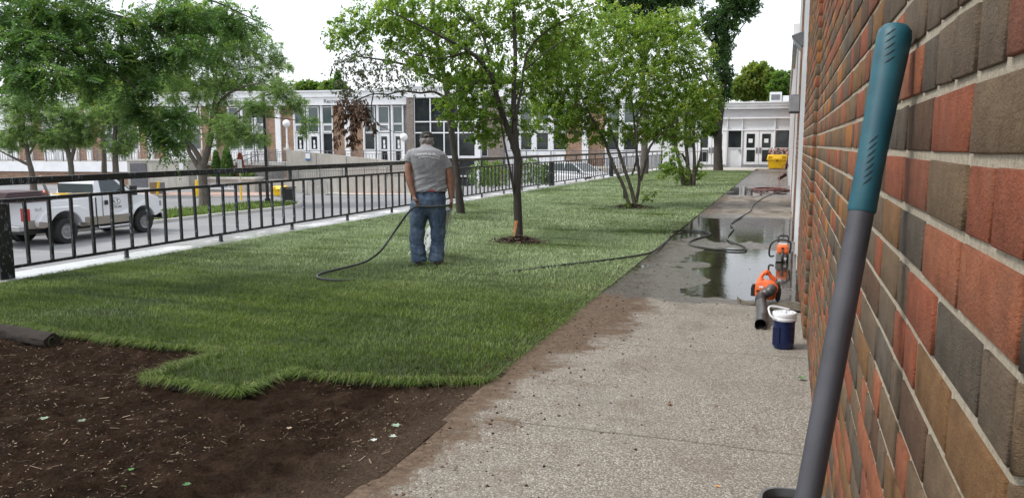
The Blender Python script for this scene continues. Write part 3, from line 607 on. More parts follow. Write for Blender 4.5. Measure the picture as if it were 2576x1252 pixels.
# tower with the glazed hall
part('tower_wall', M['brickgrey'], (.93, 1.47, -.5, .3, -1.7, 5.0)); part('tower_wall', M['brickgrey'], (7.15, 8.38, -.5, .3, -1.7, 5.0))
part('tower_fascia', W1, (.96, 8.4, -.56, .4, 5.005, 5.75)); part('coping', M['whitemetal'], (.9, 8.45, -.62, .4, 5.755, 5.86))
gx = [1.50, 2.75, 3.80, 4.90, 6.19]; gz = [(3.24, 4.96), (2.42, 3.16), (.66, 2.34), (-.80, .50), (-1.62, -.9)]
for z0, z1 in gz:
    for xa, xb in zip(gx[:-1], gx[1:]): winpane(xa, xb, z0-.04, z1+.04, M['glassdark'], .045, -.40)
part('column', W1, (6.20, 6.62, -.62, .3, -1.7, 5.0)); part('tower_spandrel', W1, (1.48, 6.19, -.42, .3, .501, .619)); winpane(6.63, 7.14, .6, 4.9, M['glassdark'], .05, -.35)
part('lower_glazing', M['glassdark'], (6.63, 7.14, -.33, .3, -1.7, .58)); part('hall_back', M['glassdark'], (1.48, 6.19, -.2, .3, -1.7, 5.0))
# right part
rb = [(8.72, 9.35), (9.55, 10.43), (10.74, 11.67), (12.0, 12.95), (15.95, 16.86), (17.16, 18.27), (18.51, 19.50)]
for j, (x0, x1) in enumerate(rb):
    winpane(x0, x1, 3.05, 4.4, M['glassgreen']); winpane(x0, x1, 2.44, 3.03, M['glassblind'] if j in (2, 5) else M['glassgreen'], .1 if j in (2, 5) else .05); winpane(x0, x1, 1.08, 2.42, M['glassdark']); part('panel', W1, (x0, x1, -.01, .2, -.1, 1.07))
for a_, c_ in ((8.39, 8.72), (9.35, 9.55), (10.43, 10.74), (11.67, 12.0), (15.82, 15.95), (16.86, 17.16), (18.27, 18.51), (19.50, 19.56)): part('mullion', W1, (a_, c_, -.08, .3, -.1, 4.45))
for a_, c_ in ((12.96, 14.13), (14.62, 15.81), (19.57, 21.4)): part('wall', M['brickfar'], (a_, c_, -.02, .4, -.6, 4.45))
part('pilaster', W1, (14.14, 14.61, -.18, .3, -.4, 4.45)); part('fascia', W1, (8.46, 21.4, -.2, .4, 4.46, 5.2)); part('cornice', W1, (8.46, 21.4, -.3, .4, 5.21, 5.9))
sg = part('sign', W1, (19.75, 20.75, -.07, -.03, 1.47, 2.2)); b = MB()
for i in range(7): b.box(19.85, 20.2+.03*(i % 3), -.074, -.071, 2.08-i*.075, 2.105-i*.075); b.box(20.3, 20.62+.03*((i+1) % 3), -.074, -.071, 2.08-i*.075, 2.105-i*.075)
b.build('print', M['signgrey'], sg)
# lower storey left: band, brick, terrace
part('terrace', M['stone'], (-42, -.1, -2.4, -.25, -.06, .18)); part('terrace_band', M['white'], (-42, -21.0, -2.46, -2.405, -.62, .16)); part('lower_wall', M['brickfar'], (-42, -19.8, -2.30, .3, -1.7, -.065)); part('lower_wall', M['brickfar'], (-19.8, -.1, -2.2, .3, -1.7, -.065))
rl = thing('terrace_railing', 'long thin dark terrace railing in front of the orange brick windows', 'railing', (A0[0], A0[1], .18), PH)
b = MB(); b.bar((-42, -2.3, .92), (-8.6, -2.3, .92), .05, .04); b.bar((-42, -2.3, .74), (-8.6, -2.3, .74), .03, .02); b.build('top_rail', M['grey'], rl); b = MB(); b.bar((-42, -2.3, .08), (-8.6, -2.3, .08), .03, .03); b.build('bottom_rail', M['grey'], rl)
b = MB(); [b.box(x-.012, x+.012, -2.312, -2.288, .08, .74) for x in np.arange(-41.9, -8.6, .22)]; b.build('bars', M['grey'], rl)
for x in np.arange(-41.8, -8.5, 1.5): b = MB(); b.box(x-.03, x+.03, -2.33, -2.27, 0, .95); b.build('post', M['grey'], rl)
rl2 = thing('walkway_railing', 'dark railing along the raised walkway by the doors, right of the tall ramp wall', 'railing', (A0[0], A0[1], .1), PH)
b = MB(); b.bar((-8.0, -1.4, .92), (.85, -1.4, .92), .05, .04); b.build('top_rail', M['grey'], rl2); b = MB(); [b.box(x-.012, x+.012, -1.41, -1.39, .05, .70) for x in np.arange(-8, .85, .24)]; b.bar((-8, -1.4, .7), (.85, -1.4, .7), .03, .03); b.build('bars', M['grey'], rl2)
for x in np.arange(-8, .9, 1.45): b = MB(); b.box(x-.03, x+.03, -1.43, -1.37, 0, .95); b.build('post', M['grey'], rl2)
rl3 = thing('right_railing', 'dark railing before the windows at the right, seen over the black fence', 'railing', (A0[0], A0[1], 0), PH)
b = MB(); b.bar((8.7, -3.2, 1.06), (21, -3.2, 1.06), .05, .05); b.bar((8.7, -3.2, .75), (21, -3.2, .75), .03, .03); b.build('top_rail', M['grey'], rl3); b = MB(); [b.box(x-.012, x+.012, -3.21, -3.19, .1, .75) for x in np.arange(8.7, 21, .26)]; b.build('bars', M['grey'], rl3)
for x in np.arange(8.7, 21.2, 1.75): b = MB(); b.box(x-.035, x+.035, -3.235, -3.165, -.3, 1.09); b.build('post', M['grey'], rl3)
# ============================================================ RAMPS, DOOR BLOCK, PLANTER
def fbox(b, u0, u1, vt0, vt1, zb, off, dep):     # wall on the facade direction, top given at both ends
    (s0, z0), (s1, z1) = onF(u0, vt0, off), onF(u1, vt1, off)
    b.hexa([(s0, -off, zb), (s1, -off, zb), (s1, -off+dep, zb), (s0, -off+dep, zb), (s0, -off, z0), (s1, -off, z1), (s1, -off+dep, z1), (s0, -off+dep, z0)]); return s0, z0, s1, z1
t = NT('stained_concrete'); v = t.pos(); st = t.noise(t.map(v, (1, 1, .12)), 5, 5, .7); c = t.ramp(t.noise(v, 1.1, 5), [(.3, (.37, .35, .31)), (.7, (.50, .475, .43))]); t.set(t.mix(t.mr(st, .52, .70, 0, .45), c, (.20, .185, .165)), .88); M['stain'] = t.m
rw = thing('ramp_wall', 'tall pale concrete ramp wall sloping down to the right below the doors', 'wall', (A0[0], A0[1], 0), PH)
b = MB(); s0, z0, s1, z1 = fbox(b, 720, 1026, 377, 409, -1.7, 6.8, .25); b.build('wall', M['stain'], rw)
b = MB(); 
for k in (1, 2, 3): s = s0+(s1-s0)*k/4; b.box(s-.015, s+.015, -6.81, -6.79, -1.7, z0+(z1-z0)*k/4-.02)
b.build('joint', M['grey'], rw)
b = MB(); sq, zq = onF(775, 393, 6.8); b.box(sq-.18, sq+.18, -6.84, -6.805, z0-.72, z0-.22); nb = b.build('notice', simple('blue_sign', (.03, .16, .42), .4), rw); b = MB(); b.box(sq-.17, sq+.17, -6.85, -6.842, z0-.60, z0-.25); b.build('print', W1, nb)
lw = thing('lower_ramp_wall', 'long low concrete wall of the lower ramp with dark iron railing on its top', 'wall', (A0[0], A0[1], 0), PH)
b = MB(); q = fbox(b, 640, 1030, 452, 446, -1.72, 9.5, .25); b.build('wall', M['stain'], lw)
def wavy(th, s0, z0, s1, z1, off, h, sp=.16):
    n = int((s1-s0)/sp); b = MB()
    for i in range(n+1):
        f = i/n; s = s0+(s1-s0)*f; z = z0+(z1-z0)*f; b.tube([(s, -off, z+.06), (s, -off, z+h*.35), (s+.05, -off-.05, z+h*.55), (s-.01, -off+.01, z+h*.78), (s, -off, z+h-.02)], .011, 4, False)
    b.build('bars', M['grey'], th); b = MB(); b.bar((s0, -off, z0+h), (s1, -off, z1+h), .05, .035); b.bar((s0, -off+.05, z0+h*.72), (s1, -off+.05, z1+h*.72), .04, .03); b.build('top_rail', M['grey'], th); b = MB(); b.bar((s0, -off, z0+.06), (s1, -off, z1+.06), .03, .03); b.build('bottom_rail', M['grey'], th)
    m = max(2, int((s1-s0)/1.4))
    for i in range(m+1): f = i/m; s = s0+(s1-s0)*f; z = z0+(z1-z0)*f; b = MB(); b.box(s-.025, s+.025, -off-.025, -off+.025, z-.15, z+h); b.build('post', M['grey'], th)
rr = thing('ramp_railing', 'iron railing with wavy bars along the lower ramp', 'railing', (A0[0], A0[1], 0), PH)
wavy(rr, q[0], q[1]-.02, q[2], q[3]+.05, 9.4, .66)
sr = thing('landing_railing', 'dark iron railing round the landing left of the tall ramp wall', 'railing', (A0[0], A0[1], 0), PH)
sa, za = onF(634, 424, 7.2); sb_, zb_ = onF(718, 424, 7.2); wavy(sr, sa, za, sb_, zb_, 7.2, 1.15, .2)
stp = thing('stairs', 'concrete stairs with a diagonal iron handrail left of the ramp wall', 'stairs', (A0[0], A0[1], 0), PH)
b = MB(); s0, z0 = onF(598, 447, 7.4); s1, z1 = onF(652, 424, 7.4); n = 7
for i in range(n): b.box(s0+(s1-s0)*i/n, s1+1.8, -9.2, -7.3, z0+(z1-z0)*i/n-.9, z0+(z1-z0)*(i+1)/n)
b.build('steps', M['stone'], stp)
for off in (7.45, 9.1):
    b = MB(); b.bar((s0, -off, z0+.95), (s1, -off, z1+.98), .05, .05); b.bar((s1, -off, z1+.98), (s1+1.7, -off, z1+.98), .05, .05); b.bar((s0, -off, z0+.5), (s1, -off, z1+.55), .03, .03)
    for i in range(7): f = i/6; b.box(s0+(s1-s0)*f-.012, s0+(s1-s0)*f+.012, -off-.012, -off+.012, z0+(z1-z0)*f, z0+(z1-z0)*f+.95)
    b.build('handrail', M['grey'], stp)
db = thing('door_block', 'pale stained concrete service block with a dark grey steel door', 'service block', (A0[0], A0[1], 0), PH)
b = MB(); q = fbox(b, 319, 472, 405, 405, -1.7, 5.0, 2.5); b.build('wall', M['stain'], db); b = MB(); b.box(q[0]-.06, q[2]+.06, -5.06, -2.5, q[1], q[1]+.1); b.build('coping', M['stone'], db)
s0, z0 = onF(327, 411, 5.0); s1, z1 = onF(373, 486, 5.0); b = MB(); b.box(s0, s1, -5.05, -5.005, -1.66, z0); dd = b.build('door', simple('door_grey', (.115, .115, .13), .55), db); b = MB(); b.box(s1-.18, s1-.08, -5.10, -5.055, -.65, -.6); b.build('handle', M['steel'], dd)
b = MB(); s2, z2 = onF(451, 410, 5.0); b.box(s2, s2+.32, -5.04, -5.005, z2-.5, z2); b.build('electrical_box', M['whitemetal'], db)
pl = thing('planter_wall', 'raised concrete planter with rounded cap holding the dark cedars and dead red shrub', 'planter', (A0[0], A0[1], 0), PH)
b = MB(); q = fbox(b, 522, 640, 452, 452, -1.7, 10.5, 2.0); b.build('wall', M['stain'], pl); b = MB(); b.box(q[0]-.1, q[2]+.1, -10.6, -8.4, q[1]+.002, q[1]+.16); b.build('coping', M['stone'], pl, bevel=.03)
s0, z0 = onF(530, 463, 10.5); s1, z1 = onF(594, 477, 10.5); cs = thing('centre_sign', 'white sign with blue lettering mounted on the front of the cedar planter', 'sign', (A0[0], A0[1], 0), PH); b = MB(); b.box(s0, s1, -10.56, -10.51, z1, z0); b.build('board', W1, cs)
text('lettering', 'Centre communautaire McNabb', (s1-s0)/12.6, simple('sign_blue', (.01, .03, .14), .5), cs, ((s0+s1)/2, -10.565, (z0+z1)/2-.05), align='CENTER')
# brick paved forecourt and its kerb, round paving
t = NT('red_pavers'); v = t.pos(); t.set(t.ramp(t.noise(v, 3, 5, .7), [(.3, (.36, .23, .19)), (.7, (.47, .33, .28))]), .85); M['paver'] = t.m
def gz(u, v, z): 
    C0 = np.array([0, 0, CAM_H]); d = at(u, v, 1)-C0; p = C0+d*((z-CAM_H)/d[2]); return float(p[0]), float(p[1])
pv = [gz(*q, -1.62) for q in ((200, 494), (440, 494), (560, 496), (640, 494), (700, 491), (715, 486), (640, 486), (400, 486), (200, 483))]
b = MB(); b.prism(pv, -1.7, -1.55); structure(b.build('forecourt', [M['paver']])); 
b = MB(); pk_ = inset(pv, 0); 
for i in range(5): b.bar((*pv[i], -1.625), (*pv[i+1], -1.625), .16, .16)
structure(b.build('kerb', M['stone']))
c0 = gz(950, 484.5, -1.66); R2 = 2.9
b = MB(); b.prism([(c0[0]+R2*1.25*math.cos(a), c0[1]+R2*math.sin(a)) for a in np.linspace(0, math.tau, 40)[:-1]], -1.64, -1.60); structure(b.build('round_paving', M['stone']))
b = MB(); b.prism([(c0[0]+R2*.95*math.cos(a), c0[1]+R2*.75*math.sin(a)) for a in np.linspace(0, math.tau, 40)[:-1]], -1.64, -1.594); structure(b.build('round_paving', M['paver']))
# ============================================================ FAR WHITE WING
WY = 54.0; wg = thing('white_wing', 'low white entrance wing with two pairs of glazed doors at the end of the path', 'building', (-6, WY, 0))
def wq(x, y): return onY((2550+x/3.577)*.639, (350+y/3.577)*.639, WY)
def wpart(name, mat, x0, x1, y0, y1, d0, d1, parent=None):     # measured corners, depths in front of and behind the plane
    (xa, za), (xb, zb) = wq(x0, y1), wq(x1, y0); xa2 = wq(x0, y0)[0]; b = MB(); b.box(xa, wq(x1, y1)[0], WY+d0, WY+d1, za, zb); return b.build(name, mat, parent or wg, world=True)
M['panel'] = simple('wing_panel', (.66, .67, .69), .5, .06, 1)
b = MB(); b.box(-9.2, 1.5, WY+.1, WY+9, 0, 4.2); b.build('wall', M['panel'], wg, world=True)
zz = [wq(1500, y)[1] for y in (183, 205, 245, 285, 400, 420, 572, 1074)]
for nm, z1, z0, d, m in (('coping', zz[0], zz[1], -.35, 'whitemetal'), ('fascia', zz[1]-.01, zz[2], -.25, 'white'), ('fascia', zz[2]-.01, zz[3], -.2, 'white'), ('soffit_trim', zz[4], zz[5], -.12, 'white')):
    b = MB(); b.box(-9.3, 1.5, WY+d, WY+.4, z0, z1); b.build(nm, M[m], wg, world=True)
b = MB(); b.box(-9.2, 1.5, WY-.06, WY+.2, zz[4]+.002, zz[3]-.01)
for x in np.arange(-9.1, 1.4, .13): b.box(x, x+.065, WY-.085, WY-.062, zz[4]+.01, zz[3]-.02)
b.build('corrugated_panel', simple('corrugated', (.52, .52, .54), .6, .08), wg, world=True)
for x in (1120, 1333, 1795, 700, 560): xx = wq(x, 500)[0]; b = MB(); b.box(xx-.03, xx+.03, WY-.03, WY+.12, .1, zz[5]-.002); b.build('mullion', W1, wg, world=True)
b = MB(); b.box(-9.2, 1.5, WY-.04, WY+.12, zz[6]-.06, zz[6]); b.build('transom', W1, wg, world=True)
for a_ in ((1130, 1320, 590, 825), (1800, 2003, 585, 825), (525, 660, 655, 830)):
    f = wpart('window', W1, a_[0]-14, a_[1]+14, a_[2]-12, a_[3]+14, .05, .12); (xa, za), (xb, zb) = wq(a_[0], a_[3]), wq(a_[1], a_[2]); b = MB(); b.box(xa+6, xb+6, .035, .049, za, zb); b.build('pane', M['glassdark'], f)
    
for (xa_, xb_) in ((1345, 1553), (1560, 1780), (702, 890), (897, 1090)):
    d = wpart('door', W1, xa_, xb_, 588, 1066, .0, .11); w_ = (xb_-xa_)
    for (ya_, yb_) in ((632, 828), (858, 1025)):
        (xa, za), (xb, zb) = wq(xa_+w_*.2, yb_), wq(xb_-w_*.2, ya_); b = MB(); b.box(xa+6, xb+6, -.012, .02, za, zb); b.build('glass', M['glassdark'], d)
    side = xb_-w_*.1 if xa_ in (1345, 702) else xa_+w_*.1; (xa, za) = wq(side, 905); (xb, zb) = wq(side, 825); b = MB(); b.box(xa+6-.05, xa+6+.05, -.06, -.012, za, zb); b.build('push_plate', M['grey'], d)
    if xa_ > 1300: (xa, za) = wq((xa_+xb_)/2, 730); b = MB(); b.box(xa+6-.13, xa+6+.13, -.022, -.014, za-.13, za+.13); b.build('notice', W1, d)
b = MB(); (xa, za) = wq(1293, 868); b.cyl((xa+6, -.10, za), (xa+6, .1, za), .09, 14); b.build('vent', M['steel'], wg)
ac = thing('rooftop_unit', 'small white ventilation unit standing on the roof of the white wing', 'ventilation unit', (wq(1850, 150)[0], WY+1, zz[0]-.02))
b = MB(); b.box(-.6, .15, -.3, .3, 0, .66); b.box(.2, .6, -.25, .25, 0, .42); b.build('housing', M['whitemetal'], ac, bevel=.02); b = MB(); b.box(-.5, .05, -.32, -.301, .15, .5); b.build('grille', M['grey'], ac)
for o in list(bpy.data.objects):
    if o.name.startswith('glass') or o.name.startswith('pane'): pass
# ============================================================ TREES
def leafmat(name, stops, trans=.35, rough=.45):
    t = NT(name); c = t.ramp(t.attr('tint'), stops); t.set(c, rough)
    tl = t.n('ShaderNodeBsdfTranslucent'); t.L(t.mix(1, c, (1.25, 1.35, .7), 'MULTIPLY'), tl.inputs[0]); ms = t.n('ShaderNodeMixShader'); ms.inputs[0].default_value = trans
    t.L(t.b.outputs[0], ms.inputs[1]); t.L(tl.outputs[0], ms.inputs[2]); t.L(ms.outputs[0], t.out.inputs[0]); return t.m
M['leafbright'] = leafmat('bright_leaves', [(0, (.075, .135, .032)), (.35, (.155, .26, .050)), (.7, (.26, .37, .075)), (.93, (.38, .44, .10)), (1, (.44, .36, .10))], 0.58)
M['leafmid'] = leafmat('mid_leaves', [(0, (.05, .11, .025)), (.5, (.12, .21, .045)), (.9, (.22, .30, .07)), (1, (.30, .30, .08))], 0.52)
M['leafdark'] = leafmat('dark_locust_leaves', [(0, (.05, .11, .045)), (.5, (.10, .19, .07)), (.9, (.17, .27, .09)), (1, (.24, .33, .10))], 0.6)
M['leafisland'] = leafmat('grey_green_leaves', [(0, (.10, .17, .065)), (.5, (.19, .29, .11)), (.9, (.29, .38, .14)), (1, (.38, .40, .16))], 0.52)
M['leafyellow'] = leafmat('yellow_green_leaves', [(0, (.07, .12, .025)), (.5, (.17, .24, .045)), (.9, (.32, .34, .07)), (1, (.40, .34, .06))], 0.5)
M['leafdead'] = leafmat('dead_brown_leaves', [(0, (.045, .025, .016)), (.6, (.10, .052, .032)), (1, (.17, .095, .06))], .2, .7)
M['leafdry'] = leafmat('sparse_greyish_leaves', [(0, (.04, .055, .03)), (.5, (.085, .10, .05)), (.8, (.13, .12, .08)), (1, (.15, .10, .07))], .3, .6)
M['leaftall'] = leafmat('deep_green_leaves', [(0, (.025, .06, .02)), (.5, (.05, .11, .035)), (.9, (.10, .17, .05)), (1, (.14, .2, .06))], .5)
def barkmat(name, a, b_):
    t = NT(name); v = t.pos(); n = t.noise(t.map(v, (1, 1, .22)), 34, 6, .72); n2 = t.noise(t.map(v, (1, 1, .5)), 6, 4)
    t.set(t.mix(t.mr(n2, .4, .7, 0, .6), t.ramp(n, [(.3, a), (.7, b_)]), a), .9).bump(n, .8, .012); return t.m
M['bark'] = barkmat('grey_bark', (.055, .045, .036), (.15, .13, .105)); M['barkdark'] = barkmat('dark_bark', (.022, .018, .015), (.075, .062, .05))
M['twig'] = simple('twig_bark', (.045, .034, .026), .85, .3, 20)
def fib(n): 
    i = np.arange(n)+.5; ph = np.arccos(1-2*i/n); th = math.pi*(1+5**.5)*i; return np.stack([np.cos(th)*np.sin(ph), np.sin(th)*np.sin(ph), np.cos(ph)], -1)
def leaves_mesh(name, P, D, L, W, tint, mat, parent, R, droop=.3, fold=.25):
    n = len(P); D = D+np.array([0, 0, -droop]); D /= np.linalg.norm(D, axis=1)[:, None]+1e-6
    up = R.normal(0, .55, (n, 3))+np.array([0, 0, 1.0]); S = np.cross(D, up); S /= np.linalg.norm(S, axis=1)[:, None]+1e-6; Nn = np.cross(S, D)
    L = L[:, None]; W = W[:, None]; q = P+D*L*.45; V = np.stack([P, q+S*W*.5+Nn*W*fold, P+D*L-Nn*L*.08, q-S*W*.5+Nn*W*fold], 1).reshape(-1, 3)
    b_ = np.arange(n)[:, None]*4; F = np.concatenate([b_+np.array([[0, 1, 2]]), b_+np.array([[0, 2, 3]])])
    return V, F, np.repeat(tint, 4)
def tree(name, label, limbs, blobs, leafmat_, bark='bark', seed=1, leaf=('simple', .06, .035, 9), twr=.012, group=None, base=None, cat='tree', extra=None, bumpy=.35, droop=.3, tshift=0, twsub=.22, root=True, thin=1, spread=1, back=0):
    """limbs: list of [(u,v,Z,r),...]; blobs: (u,v,Z,ru,rv,ntwigs)"""
    R = np.random.default_rng(seed); LB = [[(at(u, v, Z), r) for u, v, Z, r in l] for l in limbs]
    base = LB[0][0][0] if base is None else np.array(base, float); th = thing(name, label, cat, tuple(base), group=group)
    mb_ = MB(); nodes = []; nrad = []
    for k, l in enumerate(LB):
        pts = [l[0][0]]; rr = [l[0][1]]
        for (p, r), (q, s) in zip(l[:-1], l[1:]):
            m = max(2, int(np.linalg.norm(q-p)/.35)) if len(l) < 40 else 2; m = min(m, 7)
            for i in range(1, m+1): f = i/m; pts.append(p+(q-p)*f+(R.normal(0, .012, 3)*min(1, np.linalg.norm(q-p)) if i < m else 0)); rr.append(r+(s-r)*f)
        pts = np.array(pts)
        for _ in range(1): pts[1:-1] = pts[1:-1]*.6+(pts[:-2]+pts[2:])*.2
        rr = [q*(1+R.uniform(-.06, .06)) for q in rr]
        if k == 0 and root: rr[0] *= 1.15; 
        mb_.tube(pts-base, rr, 12 if rr[0] > .06 else 7)
        for i in range(0 if k else int(len(pts)*.45), len(pts)): nodes.append(pts[i]); nrad.append(rr[i])
        for a_, c_ in zip(pts[(0 if k else int(len(pts)*.45)):-1], pts[(1 if k else int(len(pts)*.45)+1):]): nodes.append((a_+c_)/2); nrad.append(rr[-1])
    nd = np.array(nodes); nr = np.array(nrad)
    tg = []; 
    for (u, v, Z, ru, rv, n) in blobs:
        n = int(n*thin); ru *= spread; rv *= spread
        c = at(u, v, Z+back); su, sv = ru*Z/1965, rv*Z/1965; dirs = R.normal(0, 1, (n, 3)); dirs /= np.linalg.norm(dirs, axis=1)[:, None]; rad = R.random(n)**.42*(1+R.normal(0, .10, n)*bumpy*2)
        dirs = dirs*rad[:, None]; tg.append(c+RT*dirs[:, :1]*su+FW*dirs[:, 1:2]*(su+sv)*.5+np.array([0, 0, 1.0])*dirs[:, 2:3]*sv)
    tg = np.concatenate(tg)
    if extra: tg = np.array([p for p in tg if extra(p)])
    d0 = np.array([np.min(np.linalg.norm(nd-p, axis=1)) for p in tg]); order = np.argsort(d0); NV = list(nd); NR = list(nr); nd_arr = np.zeros((len(nd)+len(tg)*3, 3)); nd_arr[:len(nd)] = nd; cnt = len(nd); nr_arr = np.zeros(len(nd_arr)); nr_arr[:cnt] = nr
    tv = []; tf = []; LP, LD, LT = [], [], []; kind, ll, lw, nl = leaf; nb = 0; tint0 = R.random(len(tg))
    for oi in order:
        p = tg[oi]; dd = np.linalg.norm(nd_arr[:cnt]-p, axis=1)+np.where(nd_arr[:cnt, 2] > p[2]+.1, .4*0, 0); j = int(np.argmin(dd)); a_ = nd_arr[j]; L_ = dd[j]
        if L_ < .02: continue
        mid = (a_+p)/2+np.array([0, 0, .10*L_])+R.normal(0, .10, 3)*L_; r0 = min(nr_arr[j]*.7, twr*(.5+.5*min(L_/.8, 2))); r0 = max(r0, twr*.3)
        pts = [(1-f)**2*a_+2*f*(1-f)*mid+f*f*p for f in (0, .33, .67, 1)]; rs = [r0, r0*.8, r0*.6, r0*.35]
        d = p-a_; d /= np.linalg.norm(d); s1 = np.cross(d, (0.1, .2, 1)); s1 /= np.linalg.norm(s1)+1e-9; s2 = np.cross(d, s1)
        for q, r in zip(pts, rs):
            for k in range(3): tv.append(q-base+r*(s1*math.cos(k*2.094)+s2*math.sin(k*2.094)))
        for k in range(3):
            for i in range(3): tf.append((nb+k*3+i, nb+k*3+(i+1) % 3, nb+k*3+3+(i+1) % 3, nb+k*3+3+i))
        nb += 12
        for q, r in zip(pts[1:], rs[1:]): nd_arr[cnt] = q; nr_arr[cnt] = r; cnt += 1
        f = R.uniform(.25, 1.05, nl)[:, None]; q = (1-f)**2*a_+2*f*(1-f)*mid+f*f*p; dr = d*.5+R.normal(0, .6, (nl, 3)); LP.append(q+R.normal(0, twsub*min(L_, .5), (nl, 3))*f); LD.append(dr); LT.append(np.clip(.55*tint0[oi]+.45*R.random(nl)+tshift, 0, 1))
    mb_.build('trunk', M[bark], th, smooth=True)
    if tv: np_mesh('branches', tv, tf, M['twig'], th)
    LP = np.concatenate(LP)-base; LD = np.concatenate(LD); LT = np.concatenate(LT); n = len(LP); LD /= np.linalg.norm(LD, axis=1)[:, None]+1e-6
    zt = (LP[:, 2]-LP[:, 2].min())/(np.ptp(LP[:, 2])+1e-6); 
    if kind == 'simple':
        V, F, T = leaves_mesh('c', LP, LD, ll*R.uniform(.6, 1.25, n), lw*R.uniform(.7, 1.2, n), LT, None, None, R, droop)
    else:                                        # pinnate fronds: kind = ('pinnate', frond length, leaflet length, per twig)
        m = 9 if kind == 'pinnate' else 5; D = LD+np.array([0, 0, -droop]); D /= np.linalg.norm(D, axis=1)[:, None]; S = np.cross(D, R.normal(0, .5, (n, 3))+np.array([0, 0, 1])); S /= np.linalg.norm(S, axis=1)[:, None]; fl = ll*R.uniform(.6, 1.15, n)
        PP, DD, TT, LL_ = [], [], [], []
        for i in range(m):
            f = (i+1)/m; c = LP+D*(fl*f)[:, None]+np.array([0, 0, -1.0])*(fl*f*f*.25)[:, None]
            for sg_ in (-1, 1): PP.append(c); DD.append(S*sg_+D*.55+R.normal(0, .12, (n, 3))); TT.append(LT); LL_.append(lw*(1.15-.55*abs(f-.45))*np.ones(n))
        PP = np.concatenate(PP); DD = np.concatenate(DD); DD /= np.linalg.norm(DD, axis=1)[:, None]; TT = np.concatenate(TT); LL_ = np.concatenate(LL_)
        V, F, T = leaves_mesh('c', PP, DD, LL_, LL_*.36, TT, None, None, R, .05, .1)
    np_mesh('crown', V, F, leafmat_, th, attr={'tint': T}); return th
Z = 12.0
tree('forked_tree', 'slim forked tree with a scraped orange patch low on its trunk',
     [[(1305, 614, Z, .068), (1304, 560, Z, .062), (1301, 480, Z, .060), (1303, 420, Z, .061), (1299, 375, Z, .060)],
      [(1299, 385, Z, .055), (1271, 310, Z, .044), (1249, 240, Z-.2, .040), (1236, 185, Z-.3, .036), (1197, 140, Z-.4, .030), (1150, 112, Z-.5, .025), (1085, 78, Z-.6, .018), (1030, 52, Z-.7, .012), (965, 20, Z-.8, .006)],
      [(1243, 215, Z-.2, .030), (1232, 143, Z, .022), (1224, 116, Z, .020), (1209, 72, Z+.1, .015), (1171, 36, Z+.2, .010), (1140, -20, Z+.3, .005)],
      [(1299, 380, Z, .052), (1293, 300, Z+.05, .044), (1292, 230, Z+.1, .040), (1297, 170, Z+.1, .036), (1294, 90, Z+.2, .028), (1291, 0, Z+.2, .020), (1286, -90, Z+.2, .008)],
      [(1295, 300, Z, .028), (1314, 225, Z+.1, .022), (1320, 130, Z+.2, .018), (1375, 75, Z+.3, .014), (1437, 45, Z+.4, .009), (1490, 20, Z+.5, .005)],
      [(1316, 180, Z, .014), (1350, 150, Z, .012), (1400, 110, Z, .008), (1450, 90, Z, .005)],
      [(1297, 505, Z, .020), (1286, 440, Z-.1, .018), (1266, 350, Z-.2, .015), (1256, 270, Z-.3, .011), (1225, 170, Z-.4, .006)],
      [(1180, 130, Z-.4, .016), (1110, 150, Z-.6, .011), (1050, 140, Z-.8, .008), (980, 120, Z-1, .005)], [(1236, 190, Z-.3, .015), (1180, 215, Z-.5, .010), (1130, 240, Z-.7, .006)], [(1262, 300, Z-.2, .012), (1220, 300, Z-.5, .008), (1180, 330, Z-.6, .005)]],
     [(960, 60, 11.2, 100, 60, 120), (1080, 130, 11.4, 110, 80, 190), (1060, 30, 11.6, 130, 60, 150), (1190, 60, 12, 110, 70, 150), (1200, 190, 11.6, 100, 70, 170), (1180, 270, 11.4, 90, 55, 150), (1270, 300, 11.9, 60, 50, 70), (1300, 60, 12.2, 110, 80, 140), (1400, 60, 12.3, 110, 70, 150), (1390, 150, 12.3, 90, 60, 120), (1330, 220, 12.2, 60, 60, 60), (1240, -90, 12.2, 330, 90, 260), (870, 90, 11.0, 55, 45, 36), (1215, 345, 11.6, 45, 28, 30), (1330, 330, 12, 35, 50, 14)],
     M['leafbright'], 'barkdark', 3, ('simple', .060, .032, 15), .008, droop=.45, twsub=.30, thin=1.45, spread=1.14, back=.45)
sc_ = thing('trunk_scrape', 'fresh orange scraped patch of bare wood low on the forked tree trunk', 'bark scar', tuple(at(1304, 570, 11.93)))
bpy.data.objects.remove(sc_)
b = MB(); c0 = at(1303.5, 575, 12.0); R_ = []
for i, (dz, w_) in enumerate(((-.16, .008), (-.10, .03), (-.03, .045), (.04, .028), (.10, .026), (.13, .008))):
    R_.append([c0+np.array([math.sin(a)*.0672-.015, -math.cos(a)*.0672-.0, dz]) for a in np.linspace(-w_*14, w_*14, 5)-.15]+[c0+np.array([math.sin(a)*.05, -math.cos(a)*.05, dz]) for a in np.linspace(.3, -.3, 3)])
tr_ = bpy.data.objects['forked_tree']; b.rings([[p-np.array(tr_.location) for p in r] for r in R_]); b.build('scraped_patch', simple('bare_wood', (.50, .22, .09), .6, .35, 14), tr_)
Z = 16.9
